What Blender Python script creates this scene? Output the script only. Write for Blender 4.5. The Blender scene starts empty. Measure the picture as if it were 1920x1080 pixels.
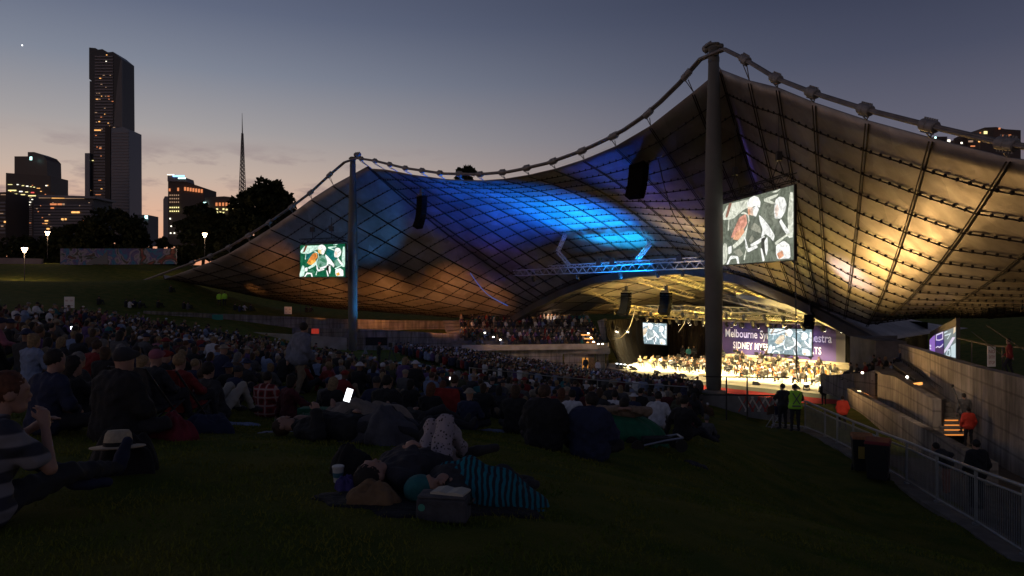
import bpy, math, random
import numpy as np
R = math.radians
scene = bpy.context.scene
COL = scene.collection

# ------------------------------------------------------------------ camera
cam_data = bpy.data.cameras.new('camera')
cam_data.lens = 25.3125            # 1350 px focal length on a 1920 px wide frame
cam_data.sensor_width = 36
cam_data.clip_start = 0.05
cam_data.clip_end = 9000
camera = bpy.data.objects.new('camera', cam_data)
COL.objects.link(camera)
camera.location = (0, 0, 0)
camera.rotation_euler = (R(90), 0, 0)
scene.camera = camera
scene.view_settings.view_transform = 'Standard'
scene.view_settings.look = 'None'
scene.view_settings.exposure = 0
scene.view_settings.gamma = 1
scene.cycles.max_bounces = 5
scene.cycles.diffuse_bounces = 3
scene.cycles.glossy_bounces = 2
scene.cycles.sample_clamp_indirect = 3
scene.cycles.use_denoising = True

def lin(c):
    c = c / 255.0
    return c / 12.92 if c <= 0.04045 else ((c + 0.055) / 1.055) ** 2.4
def S(r, g, b):
    return (lin(r), lin(g), lin(b), 1.0)

# ------------------------------------------------------------------ world: dusk sky
world = bpy.data.worlds.new('World')
scene.world = world
world.use_nodes = True
nt = world.node_tree
nt.nodes.clear()
def N(t, **kw):
    n = nt.nodes.new(t)
    for k, v in kw.items():
        setattr(n, k, v)
    return n
def L(a, b):
    nt.links.new(a, b)
wo = N('ShaderNodeOutputWorld'); bg = N('ShaderNodeBackground')
tc = N('ShaderNodeTexCoord'); sep = N('ShaderNodeSeparateXYZ')
L(tc.outputs['Generated'], sep.inputs[0])
def ramp(stops):
    r = N('ShaderNodeValToRGB')
    el = r.color_ramp.elements
    el[0].position = stops[0][0]; el[0].color = S(*stops[0][1])
    el[1].position = stops[-1][0]; el[1].color = S(*stops[-1][1])
    for p, c in stops[1:-1]:
        e = el.new(p); e.color = S(*c)
    return r
SKY_L = [(0.0, (236, 150, 108)), (0.05, (234, 166, 130)), (0.09, (222, 176, 150)), (0.14, (196, 174, 160)),
         (0.20, (160, 155, 156)), (0.27, (124, 130, 145)), (0.34, (94, 102, 124)), (0.45, (62, 68, 92)), (1.0, (30, 33, 48))]
SKY_R = [(0.0, (134, 118, 116)), (0.10, (118, 110, 118)), (0.20, (94, 94, 110)), (0.28, (70, 74, 94)),
         (0.36, (52, 57, 78)), (1.0, (22, 25, 38))]
rl, rr = ramp(SKY_L), ramp(SKY_R)
L(sep.outputs['Z'], rl.inputs[0]); L(sep.outputs['Z'], rr.inputs[0])
mr = N('ShaderNodeMapRange'); mr.inputs['From Min'].default_value = -0.5; mr.inputs['From Max'].default_value = 0.5
mr.interpolation_type = 'SMOOTHSTEP'
L(sep.outputs['X'], mr.inputs['Value'])
mx = N('ShaderNodeMixRGB'); L(mr.outputs[0], mx.inputs[0]); L(rl.outputs[0], mx.inputs[1]); L(rr.outputs[0], mx.inputs[2])
# low streaks of dusk cloud towards the sunset
mp = N('ShaderNodeMapping'); mp.inputs['Scale'].default_value = (7, 7, 26); mp.inputs['Location'].default_value = (1.3, 0.4, 0.2)
mp.inputs['Rotation'].default_value = (0, R(-9), 0)
L(tc.outputs['Generated'], mp.inputs[0])
nz = N('ShaderNodeTexNoise'); nz.inputs['Scale'].default_value = 1.0; nz.inputs['Detail'].default_value = 6; nz.inputs['Roughness'].default_value = 0.6
L(mp.outputs[0], nz.inputs['Vector'])
cr = N('ShaderNodeValToRGB'); cr.color_ramp.elements[0].position = 0.50; cr.color_ramp.elements[0].color = (0, 0, 0, 1)
cr.color_ramp.elements[1].position = 0.62; cr.color_ramp.elements[1].color = (1, 1, 1, 1)
L(nz.outputs[0], cr.inputs[0])
band = N('ShaderNodeValToRGB')
be = band.color_ramp.elements
be[0].position = 0.07; be[0].color = (0, 0, 0, 1); be[1].position = 0.19; be[1].color = (0, 0, 0, 1)
e = be.new(0.10); e.color = (1, 1, 1, 1); e = be.new(0.155); e.color = (0.8, 0.8, 0.8, 1)
L(sep.outputs['Z'], band.inputs[0])
mm = N('ShaderNodeMath', operation='MULTIPLY'); L(cr.outputs[0], mm.inputs[0]); L(band.outputs[0], mm.inputs[1])
mm2 = N('ShaderNodeMath', operation='MULTIPLY'); L(mm.outputs[0], mm2.inputs[0]); mm2.inputs[1].default_value = 0.85
cm = N('ShaderNodeMixRGB'); L(mm2.outputs[0], cm.inputs[0]); L(mx.outputs[0], cm.inputs[1]); cm.inputs[2].default_value = S(122, 102, 112)
# physical twilight sky adds its own faint share
sk = N('ShaderNodeTexSky', sky_type='NISHITA'); sk.sun_disc = False
sk.sun_elevation = R(-3.0); sk.sun_rotation = R(-38); sk.dust_density = 1.5
am = N('ShaderNodeMixRGB', blend_type='ADD'); am.inputs[0].default_value = 0.08
L(cm.outputs[0], am.inputs[1]); L(sk.outputs[0], am.inputs[2])
L(am.outputs[0], bg.inputs['Color']); bg.inputs['Strength'].default_value = 1.0
L(bg.outputs[0], wo.inputs['Surface'])

# last warm glow of the set sun, low in the west
sd = bpy.data.lights.new('sun', 'SUN'); sd.energy = 0.03; sd.angle = R(20); sd.color = (1.0, 0.62, 0.42)
sun = bpy.data.objects.new('sun', sd); COL.objects.link(sun)
sun.rotation_euler = (R(84), 0, R(38 + 180 - 0) )

# ------------------------------------------------------------------ helpers
FPX = 1350.0
def P(px, py, d):
    """the point at depth d (metres ahead of the camera) seen at photo pixel px, py"""
    return np.array([(px - 960) / FPX * d, d, -(py - 540) / FPX * d])
MX, MY = -2.75, 61.75            # the bowl's own axes: u along its front, n to the back
UX, UY, NX, NY = .633, -.773, .773, .634
def W(u, n, z=0.0):
    return np.array([MX + UX * u + NX * n, MY + UY * u + NY * n, z])
def local(p):
    dx, dy = p[0] - MX, p[1] - MY
    return UX * dx + UY * dy, NX * dx + NY * dy
def PL(px, py, n):
    r = (px - 960) / FPX
    d = (n - NY * -MY - NX * -MX) if False else (n + NX * MX + NY * MY)
    d = d / (NX * r + NY)
    return P(px, py, d)
ROT_STAGE = math.atan2(-.773, .633)   # angle of the u axis

def link(o, parent=None):
    COL.objects.link(o)
    if parent is not None:
        o.parent = parent
    return o
def tag(o, label=None, cat=None, group=None, kind=None):
    if label: o['label'] = label
    if cat: o['category'] = cat
    if group: o['group'] = group
    if kind: o['kind'] = kind
    return o
def empty(name, loc, label=None, cat=None, group=None, rz=0.0):
    o = bpy.data.objects.new(name, None)
    o.empty_display_size = 0.2
    o.location = tuple(loc); o.rotation_euler = (0, 0, rz)
    COL.objects.link(o)
    return tag(o, label, cat, group)
def vnorm(v):
    v = np.asarray(v, float); l = np.linalg.norm(v)
    return v / l if l > 1e-9 else np.array([0, 0, 1.0])

class MB:
    """collects shapes and links them as one mesh object"""
    def __init__(s):
        s.v = []; s.f = []; s.mi = []; s.m = 0
    def add(s, verts, faces):
        b = len(s.v)
        s.v.extend([tuple(map(float, q)) for q in verts])
        s.f.extend([tuple(i + b for i in q) for q in faces])
        s.mi.extend([s.m] * len(faces))
        return s
    def box(s, c, size, rz=0.0, M=None):
        hx, hy, hz = [q / 2 for q in size]
        vs = np.array([(x, y, z) for x in (-hx, hx) for y in (-hy, hy) for z in (-hz, hz)])
        if M is not None: vs = vs @ np.array(M).T
        if rz:
            c_, s_ = math.cos(rz), math.sin(rz)
            vs = vs @ np.array([[c_, s_, 0], [-s_, c_, 0], [0, 0, 1]])
        vs = vs + np.array(c)
        return s.add(vs, [(0, 1, 3, 2), (4, 6, 7, 5), (0, 4, 5, 1), (2, 3, 7, 6), (0, 2, 6, 4), (1, 5, 7, 3)])
    def tube(s, pts, r, sides=6, closed=False, caps=True):
        pts = [np.asarray(p, float) for p in pts]
        n = len(pts)
        rs = r if hasattr(r, '__len__') else [r] * n
        base = []
        up = np.array([0, 0, 1.0])
        t0 = vnorm(pts[1] - pts[0])
        a = np.cross(t0, up)
        if np.linalg.norm(a) < 1e-3: a = np.array([1.0, 0, 0])
        a = vnorm(a)
        vs = []
        for i in range(n):
            t = vnorm(pts[min(i + 1, n - 1)] - pts[max(i - 1, 0)])
            a = a - t * np.dot(a, t); a = vnorm(a)
            b = np.cross(t, a)
            for k in range(sides):
                w = 2 * math.pi * k / sides
                vs.append(pts[i] + rs[i] * (math.cos(w) * a + math.sin(w) * b))
        fs = []
        for i in range(n - 1):
            for k in range(sides):
                k2 = (k + 1) % sides
                fs.append((i * sides + k, i * sides + k2, (i + 1) * sides + k2, (i + 1) * sides + k))
        if caps:
            fs.append(tuple(range(sides))[::-1]); fs.append(tuple((n - 1) * sides + k for k in range(sides)))
        return s.add(vs, fs)
    def lathe(s, c, prof, sides=16, M=None):
        vs = []
        for (r, z) in prof:
            for k in range(sides):
                w = 2 * math.pi * k / sides
                vs.append((r * math.cos(w), r * math.sin(w), z))
        vs = np.array(vs)
        if M is not None: vs = vs @ np.array(M).T
        vs = vs + np.array(c)
        fs = []
        for i in range(len(prof) - 1):
            for k in range(sides):
                k2 = (k + 1) % sides
                fs.append((i * sides + k, i * sides + k2, (i + 1) * sides + k2, (i + 1) * sides + k))
        fs.append(tuple(range(sides))[::-1]); fs.append(tuple((len(prof) - 1) * sides + k for k in range(sides)))
        return s.add(vs, fs)
    def prism(s, poly, vec):
        """polygon (3-D points) extruded along vec"""
        poly = [np.asarray(p, float) for p in poly]; n = len(poly); v = np.asarray(vec, float)
        vs = poly + [p + v for p in poly]
        fs = [tuple(range(n)), tuple(range(2 * n - 1, n - 1, -1))]
        fs += [(i, i + n, (i + 1) % n + n, (i + 1) % n) for i in range(n)]
        return s.add(vs, fs)
    def poly(s, pts):
        return s.add(pts, [tuple(range(len(pts)))])
    def mesh(s, name, mats, smooth=False):
        me = bpy.data.meshes.new(name)
        me.from_pydata(s.v, [], s.f)
        for m in (mats if isinstance(mats, (list, tuple)) else [mats]): me.materials.append(m)
        if any(s.mi): me.polygons.foreach_set('material_index', s.mi)
        if smooth: me.polygons.foreach_set('use_smooth', [True] * len(me.polygons))
        me.update()
        return me
    def build(s, name, mats, parent=None, smooth=False, origin=None):
        """verts are world coordinates; origin (or the parent's place) is taken off"""
        if origin is None and parent is not None: origin = np.array(parent_loc(parent))
        if origin is not None:
            rz = parent_rz(parent) if parent is not None else 0.0
            vs = np.array(s.v) - np.array(origin)
            if rz:
                c_, s_ = math.cos(-rz), math.sin(-rz)
                vs = vs @ np.array([[c_, s_, 0], [-s_, c_, 0], [0, 0, 1]])
            s.v = [tuple(q) for q in vs]
        o = bpy.data.objects.new(name, s.mesh(name, mats, smooth))
        if origin is not None and parent is None: o.location = tuple(origin)
        return link(o, parent)
ORD = ['first', 'second', 'third', 'fourth', 'fifth', 'sixth', 'seventh', 'eighth', 'ninth', 'tenth', 'eleventh', 'twelfth', 'thirteenth', 'fourteenth', 'fifteenth', 'sixteenth']
def parent_loc(p):
    q = np.zeros(3)
    while p is not None:
        q = q + np.array(p.location); p = p.parent
    return q
def parent_rz(p):
    r = 0.0
    while p is not None:
        r += p.rotation_euler[2]; p = p.parent
    return r
def copy_tree(o, parent=None):
    c = o.copy(); COL.objects.link(c)
    if parent is not None: c.parent = parent
    for ch in list(o.children): copy_tree(ch, c)
    return c

# ------------------------------------------------------------------ materials
MATS = {}
def mat(name, col, rough=0.7, metal=0.0, var=0.0, vs=4.0, bump=0.0, bs=20.0, emit=None, es=1.0, col2=None, spec=0.5, coords='Object'):
    if name in MATS: return MATS[name]
    m = bpy.data.materials.new(name); m.use_nodes = True
    t = m.node_tree; b = t.nodes['Principled BSDF']
    b.inputs['Base Color'].default_value = col if len(col) == 4 else (*col, 1)
    b.inputs['Roughness'].default_value = rough; b.inputs['Metallic'].default_value = metal
    b.inputs['Specular IOR Level'].default_value = spec
    if emit is not None:
        b.inputs['Emission Color'].default_value = emit if len(emit) == 4 else (*emit, 1)
        b.inputs['Emission Strength'].default_value = es
    if var or col2 or bump:
        tcn = t.nodes.new('ShaderNodeTexCoord')
    if var or col2:
        n = t.nodes.new('ShaderNodeTexNoise'); n.inputs['Scale'].default_value = vs; n.inputs['Detail'].default_value = 6
        t.links.new(tcn.outputs[coords], n.inputs['Vector'])
        r = t.nodes.new('ShaderNodeValToRGB')
        c = np.array(col[:3]); 
        c1, c2 = (c * (1 - var), c * (1 + var)) if col2 is None else (c, np.array(col2[:3]))
        r.color_ramp.elements[0].position = .35; r.color_ramp.elements[1].position = .65
        r.color_ramp.elements[0].color = (*c1, 1); r.color_ramp.elements[1].color = (*np.clip(c2, 0, 1), 1)
        t.links.new(n.outputs[0], r.inputs[0]); t.links.new(r.outputs[0], b.inputs['Base Color'])
    if bump:
        n2 = t.nodes.new('ShaderNodeTexNoise'); n2.inputs['Scale'].default_value = bs; n2.inputs['Detail'].default_value = 4
        t.links.new(tcn.outputs[coords], n2.inputs['Vector'])
        bp = t.nodes.new('ShaderNodeBump'); bp.inputs['Strength'].default_value = bump; bp.inputs['Distance'].default_value = 0.05
        t.links.new(n2.outputs[0], bp.inputs['Height']); t.links.new(bp.outputs[0], b.inputs['Normal'])
    MATS[name] = m
    return m
concrete = mat('concrete', (.22, .205, .19), .9, var=.28, vs=.9, bump=.3, bs=8)
dark_steel = mat('dark_steel', (.05, .05, .052), .5, .6)
mast_steel = mat('painted_steel', (.105, .11, .10), .6, var=.15, vs=.6, bump=.1, bs=6)
cable_steel = mat('cable_steel', (.20, .19, .18), .55, .3, var=.2, vs=2)
net_steel = mat('net_steel', (.028, .024, .022), .7, .1, spec=.2)
truss_alu = mat('truss_alu', (.45, .45, .45), .4, .7)
black_cloth = mat('black_cloth', (.012, .012, .013), .95)
black_plastic = mat('black_plastic', (.012, .012, .013), .45)

# ------------------------------------------------------------------ ground heights
CP = []
def cp(px, py, d): CP.append(P(px, py, d))
for d in (-20., -8., 0., 3., 6., 10., 15., 20.):
    dd = max(d, 0)
    CP.append(np.array([0, d, -(1.1 + .07 * dd + .0033 * dd * dd) + (0.03 * -d if d < 0 else 0)]))
for q in [(0, 972, 4.2), (270, 885, 5.3), (340, 795, 10), (555, 745, 17.5), (430, 772, 13), (120, 720, 12), (60, 660, 20), (250, 672, 24),
          (1060, 852, 10.5), (1240, 832, 13), (1310, 812, 16), (1480, 808, 26), (1360, 784, 26), (1640, 890, 18.5),
          (1830, 980, 13.9), (1920, 1040, 12), (1500, 1080, 5), (1900, 1080, 8), (1560, 845, 23),
          (900, 762, 20), (760, 722, 30), (640, 694, 40), (780, 700, 45), (665, 668, 80), (440, 690, 27), (600, 705, 30),
          (900, 714, 50), (1020, 710, 62), (1160, 707, 81), (1100, 735, 55), (1300, 741, 66), (1200, 752, 42), (1100, 765, 30), (1250, 785, 22),
          (1333, 735, 43.5), (1400, 745, 43), (1500, 760, 52), (1560, 762, 60),
          (40, 592, 45), (300, 642, 42), (560, 667, 52), (150, 607, 40), (0, 620, 30),
          (280, 598, 74), (460, 614, 78), (640, 640, 84), (100, 570, 62), (100, 503, 120), (220, 497, 130), (45, 526, 105), (-300, 500, 110),
          (340, 524, 96), (412, 576, 105), (640, 594, 100), (800, 600, 97), (-600, 560, 40), (-900, 520, 100), (700, 660, 70), (800, 664, 72), (860, 675, 78),
          (1775, 940, 20), (1578, 806, 39), (1850, 1000, 16), (1950, 1080, 13), (1650, 850, 30),
          (2100, 1080, 14), (2300, 900, 25), (1000, 672, 84), (1130, 690, 86)]:
    cp(*q)
for (px_, py_, d_) in ((1450, 799, 29.0), (1510, 806, 27.5), (1547, 821, 25.3), (1600, 849, 22.6), (1645, 876, 20.4), (1700, 909, 18.4), (1757, 945, 16.4), (1830, 988, 14.4), (1920, 1047, 12.5), (2040, 1128, 10.8)):
    q_ = P(px_, py_, d_)
    CP.append(q_); CP.append(q_ + np.array([-.7, -.3, -.02])); CP.append(q_ + np.array([-2.0, -.8, .16])); CP.append(q_ + np.array([2.0, .5, -.7]))
CP.append(W(0, 30, -10.3)); CP.append(W(-8, 45, -10.3)); CP.append(W(10, 45, -10.3)); CP.append(W(18, 30, -10.3)); CP.append(W(0, 60, -8.0))
CP.append(W(-30, 40, -4)); CP.append(W(40, 40, -4.5)); CP.append(W(45, 10, -4.2)); CP.append(W(34, 22, -6.0)); CP.append(W(60, 10, -3))
for a in range(0, 360, 20):
    for rr_, z in ((320, 2.0), (1200, 0.0), (5000, -2.0)):
        CP.append(np.array([rr_ * math.sin(R(a)), rr_ * math.cos(R(a)) + 30, z]))
CP.append(np.array([-120, 180, 6.0])); CP.append(np.array([-60, 170, 5.0])); CP.append(np.array([20, 180, 2.0]))
CP = np.array(CP)
_d = np.linalg.norm(CP[:, None, :2] - CP[None, :, :2], axis=2)
_A = np.zeros((len(CP) + 1, len(CP) + 1)); _A[:-1, :-1] = -np.sqrt(_d ** 2 + 1.5 ** 2); _A[:-1, -1] = 1; _A[-1, :-1] = 1
_A[:-1, :-1] += np.eye(len(CP)) * 0.12
_w = np.linalg.solve(_A, np.append(CP[:, 2], 0))
def H(x, y):
    x = np.asarray(x, float); y = np.asarray(y, float)
    d = np.sqrt((x[..., None] - CP[:, 0]) ** 2 + (y[..., None] - CP[:, 1]) ** 2 + 1.5 ** 2)
    return -(d @ _w[:-1]) + _w[-1]
def G(x, y): return float(H(np.array(x), np.array(y)))
_DD = 0.6 * 1.012 ** np.arange(0, 620)
def GP(px, py, dmin=2.0):
    """first ground point met by the ray through a photo pixel"""
    dd = _DD[_DD > dmin]
    x = (px - 960) / FPX * dd; z = -(py - 540) / FPX * dd
    h = H(x, dd)
    k = np.argmax(h >= z)
    if h[k] < z[k]: k = len(dd) - 1
    d = dd[k]
    return np.array([(px - 960) / FPX * d, d, G((px - 960) / FPX * d, d)])
# ------------------------------------------------------------------ the ground
def axis(parts):
    out = []
    for a, b, n in parts: out += list(np.linspace(a, b, n, endpoint=False))
    out.append(parts[-1][1]); return np.array(out)
gx = axis([(-5000, -600, 8), (-600, -120, 20), (-120, -14, 70), (-14, 16, 90), (16, 60, 50), (60, 300, 20), (300, 5000, 9)])
gy = axis([(-3000, -200, 6), (-200, -10, 10), (-10, 30, 130), (30, 120, 110), (120, 320, 30), (320, 1500, 14), (1500, 6000, 8)])
XX, YY = np.meshgrid(gx, gy)
ZZ = np.zeros_like(XX)
for i in range(len(gy)): ZZ[i] = H(XX[i], YY[i])
near = (np.abs(XX) < 25) & (YY < 40) & (YY > -5)
rng = np.random.RandomState(4)
ZZ = ZZ + np.where(near, 0.012 * rng.randn(*ZZ.shape), 0)
vs = np.stack([XX.ravel(), YY.ravel(), ZZ.ravel()], 1)
nx_, ny_ = len(gx), len(gy)
fs = [(j * nx_ + i, j * nx_ + i + 1, (j + 1) * nx_ + i + 1, (j + 1) * nx_ + i) for j in range(ny_ - 1) for i in range(nx_ - 1)]
grass_m = mat('lawn_soil', (.062, .090, .012), 1.0, col2=(.13, .125, .022), vs=1.3, bump=.9, bs=60, spec=.1)
g = MB(); g.add(vs, fs)
ground = g.build('ground', grass_m, smooth=True); tag(ground, kind='structure')
# ------------------------------------------------------------------ the bowl: masts, main cable, canopy, arch
ZC = [(-23.6, 14.5), (-18.8, 13.5), (-12.5, 11.9), (-5.6, 10.5), (0, 9.75), (4.3, 9.45), (8.8, 9.55), (12.5, 9.95), (15.9, 10.6), (18.5, 11.5), (20.7, 12.7), (22.4, 13.9), (23.6, 14.75)]
def cable_c(u):
    return np.array([u, 0, np.interp(u, [q[0] for q in ZC], [q[1] for q in ZC])])
WT = [(0, 14.75), (3.3, 12.8), (6.13, 10.95), (9.0, 9.45), (12.5, 7.8), (15.9, 6.35), (19.2, 5.0), (22, 4.1), (25.6, 3.2), (31.6, 1.75), (43.6, -1.1)]
def cable_w(t, side):
    z = np.interp(t, [q[0] for q in WT], [q[1] for q in WT])
    return np.array([side * (23.6 + .911 * t), -.41 * t, z])
def WL(p): return W(p[0], p[1], p[2])
ARCH = [(-20.8, -4.2), (-20.4, -3.9), (-16, -2.1), (-11.5, -.56), (-6.4, .83), (-.2, 1.56), (5.9, 1.78), (12.3, .73), (17.5, -1.27), (20.3, -2.55), (23.7, -4.2), (24.5, -4.8)]
def zarch(u): return float(np.interp(u, [q[0] for q in ARCH], [q[1] for q in ARCH]))
NA = 21.0
# lines of the net: (front point on the cable, rear point)
TW = [-0.65, 3.3, 6.13, 9.0, 12.5, 15.9, 19.2, 22.4, 25.6, 28.8, 31.0]
def rear_w(t, side):
    uR = [.0, 15.9, 19.2, 22.4, 25.6, 28.8, 31.0]
    if side > 0:
        tt_ = [-.65, 3.3, 6.13, 9, 12.5, 15.9, 19.2, 22.4, 25.6, 28.8, 31.0]
        return np.array([np.interp(t, tt_, [17, 18.2, 19.2, 20.1, 21.4, 23.2, 24.0, 27.5, 34, 43, 53]), np.interp(t, tt_, [NA] * 6 + [20.8, 19, 13.5, 8, -12.4]),
                         np.interp(t, tt_, [zarch(17) + .45, zarch(18.2) + .45, zarch(19.2) + .5, zarch(20.1) + .6, zarch(21.4) + .75, -2.9, -2.7, -2.1, -1.7, -.8, 1.7])])
    else:
        U_ = [15.5, 20.6, 25.5, 29, 34.5, 43, 53]; N_ = [NA, NA, 19.8, 17.5, 13.5, 8, -12.4]; Z_ = [0, 0, -4.1, -3.8, -3.4, -2.8, 1.7]
    u = np.interp(t, uR, U_); n = np.interp(t, uR, N_)
    z = np.interp(t, uR, Z_) if t > 15.9 else zarch(side * u) + .45
    if 15.9 < t < 19.2:
        k = (t - 15.9) / 3.3; z = (1 - k) * (zarch(side * U_[1]) + .45) + k * Z_[2]
    return np.array([side * u, n, z])
def edge_off(p, g, o=1.3):
    return np.array([p[0], p[1] + o, p[2] - g])
def ew(t): return 1.3 * max(.12, 1 - max(0, t + .65) / 6.0)
LINES = []
for t in TW[::-1]: LINES.append((edge_off(cable_w(t, -1), 1.1 if t < 4 else .7, ew(t)), rear_w(t, -1), ('w', -1, t)))
for u in np.linspace(-21.6, 21.6, 15):
    gap = .5 + .45 * (abs(u) / 21.6) ** 3
    o_ = float(np.interp(u, [-21.6, -12, 0, 8, 19, 21.6], [1.3, .8, .4, .25, .25, .7]))
    f = edge_off(cable_c(u), gap, o_)
    ur = u * .72 if u > 0 else u * .66
    LINES.append((f, np.array([ur, NA, zarch(ur) + .45]), ('c', 0, u)))
for t in TW: LINES.append((edge_off(cable_w(t, 1), 1.1 if t < 4 else .45, ew(t)), rear_w(t, 1), ('w', 1, t)))
NLN = len(LINES)
def surf(i, b):
    """canopy point; i is a (real) line index, b runs 0 front .. 1 rear"""
    k = min(int(i), NLN - 2); fr = i - k
    F0 = LINES[k][0] * (1 - fr) + LINES[k + 1][0] * fr
    R0 = LINES[k][1] * (1 - fr) + LINES[k + 1][1] * fr
    p = F0 * (1 - b) + R0 * b
    ln = np.linalg.norm(F0 - R0)
    kd = LINES[k][2]
    uu_ = kd[2] + fr * 3.1 if kd[0] == 'c' else 25 * kd[1]
    wc_ = math.exp(-(abs(uu_ - 0) / 17.5) ** 3.2)
    p[2] += (-.035 * ln * (1 - wc_) * (1 - .25 * b) + 1.35 * wc_) * 4 * b * (1 - b)
    return WL(p)
bowl = empty('music_bowl', W(0, 20, -9.2), 'huge tent-like metal canopy of the music bowl, underside lit blue and gold', 'bowl canopy')
# metal skin
SUB, NB = 3, 32
ia = np.linspace(0, NLN - 1, (NLN - 1) * SUB + 1)
grid = np.array([[surf(i, b) for b in np.linspace(0, 1, NB)] for i in ia])
def canopy_mat():
    m = bpy.data.materials.new('weathered_aluminium'); m.use_nodes = True
    t = m.node_tree; b = t.nodes['Principled BSDF']
    tcn = t.nodes.new('ShaderNodeTexCoord')
    n1 = t.nodes.new('ShaderNodeTexNoise'); n1.inputs['Scale'].default_value = .22; n1.inputs['Detail'].default_value = 8; n1.inputs['Roughness'].default_value = .62
    t.links.new(tcn.outputs['Object'], n1.inputs['Vector'])
    r1 = t.nodes.new('ShaderNodeValToRGB'); e = r1.color_ramp.elements
    e[0].position = .32; e[0].color = (.20, .18, .165, 1); e[1].position = .68; e[1].color = (.44, .43, .43, 1)
    q = e.new(.5); q.color = (.31, .295, .28, 1)
    t.links.new(n1.outputs[0], r1.inputs[0]); 
    # sheet to sheet differences
    vo = t.nodes.new('ShaderNodeTexVoronoi'); vo.inputs['Scale'].default_value = .42
    t.links.new(tcn.outputs['Object'], vo.inputs['Vector'])
    mixc = t.nodes.new('ShaderNodeMixRGB'); mixc.blend_type = 'MULTIPLY'; mixc.inputs[0].default_value = .3
    hs = t.nodes.new('ShaderNodeSeparateColor'); t.links.new(vo.outputs['Color'], hs.inputs[0])
    t.links.new(r1.outputs[0], mixc.inputs[1]); t.links.new(hs.outputs[0], mixc.inputs[2])
    t.links.new(mixc.outputs[0], b.inputs['Base Color'])
    b.inputs['Metallic'].default_value = .45
    n2 = t.nodes.new('ShaderNodeTexNoise'); n2.inputs['Scale'].default_value = .8; n2.inputs['Detail'].default_value = 6
    t.links.new(tcn.outputs['Object'], n2.inputs['Vector'])
    mr_ = t.nodes.new('ShaderNodeMapRange'); mr_.inputs['To Min'].default_value = .28; mr_.inputs['To Max'].default_value = .68
    t.links.new(n2.outputs[0], mr_.inputs['Value']); t.links.new(mr_.outputs[0], b.inputs['Roughness'])
    bp = t.nodes.new('ShaderNodeBump'); bp.inputs['Strength'].default_value = .35; bp.inputs['Distance'].default_value = .25
    n3 = t.nodes.new('ShaderNodeTexNoise'); n3.inputs['Scale'].default_value = .5; n3.inputs['Detail'].default_value = 3
    t.links.new(tcn.outputs['Object'], n3.inputs['Vector']); t.links.new(n3.outputs[0], bp.inputs['Height']); t.links.new(bp.outputs[0], b.inputs['Normal'])
    return m
skin = canopy_mat()
b_ = MB(); na, nb = grid.shape[:2]
b_.add(grid.reshape(-1, 3), [(i * nb + j, i * nb + j + 1, (i + 1) * nb + j + 1, (i + 1) * nb + j) for i in range(na - 1) for j in range(nb - 1)])
sk_o = b_.build('canopy_skin', skin, bowl, smooth=True)
md = sk_o.modifiers.new('thickness', 'SOLIDIFY'); md.thickness = .05; md.offset = 0
# rear shell behind the arch, over the stage
b_ = MB(); ur = np.linspace(-20.8, 24.3, 41); rows = []
def rear_pt(u, k):
    z0 = zarch(u) + .45; zr = -4.3 + 1.2 * math.cos(u / 24 * 1.5)
    return W(u * (1 - .12 * k), NA + 27 * k, z0 * (1 - k) + zr * k + 1.0 * math.sin(math.pi * k) * (1 - (u / 25) ** 2))
for k in np.linspace(0, 1, 14):
    rows.append([rear_pt(u, k) for u in ur])
rg = np.array(rows)
b_.add(rg.reshape(-1, 3), [(i * 41 + j, i * 41 + j + 1, (i + 1) * 41 + j + 1, (i + 1) * 41 + j) for i in range(13) for j in range(40)])
rs_o = b_.build('rear_shell', skin, bowl, smooth=True)
md = rs_o.modifiers.new('thickness', 'SOLIDIFY'); md.thickness = .05; md.offset = 0
# net cables under the skin
def dn(p, q=.13): return p - np.array([0, 0, q])
for i in range(NLN):
    b_ = MB(); pts = [dn(surf(i, b), .16) for b in np.linspace(0, 1, 16)]
    sgn = pts[0] - pts[0]
    b_.tube([p + np.array([.07, 0, 0]) for p in pts], .035, 5); b_.tube([p - np.array([.07, 0, 0]) for p in pts], .035, 5)
    b_.build('net_cable', net_steel, bowl)
NBL = 15
for j in range(1, NBL + 1):
    b = j / (NBL + .6)
    b_ = MB(); pts = [dn(surf(i, b), .15) for i in np.linspace(0, NLN - 1, (NLN - 1) * 3 + 1)]
    b_.tube(pts, .035, 4)
    # clips that hold the skin to the cable
    acc = 0.0
    for k in range(1, len(pts)):
        sgm = pts[k] - pts[k - 1]; ln = np.linalg.norm(sgm)
        while acc < ln:
            q = pts[k - 1] + sgm * (acc / ln)
            b_.box(q + np.array([0, 0, .03]), (.09, .09, .15)); acc += .62
        acc -= ln
    b_.build('cross_cable', net_steel, bowl)
for u in np.linspace(-19, 22.5, 15):
    b_ = MB(); b_.tube([dn(rear_pt(u, k), .1) for k in np.linspace(0, 1, 9)], .04, 4); b_.build('net_cable', net_steel, bowl)
for k in (.12, .26, .4, .55, .7, .85):
    b_ = MB(); b_.tube([dn(rear_pt(u, k), .12) for u in ur[::2]], .035, 4); b_.build('cross_cable', net_steel, bowl)
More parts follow.
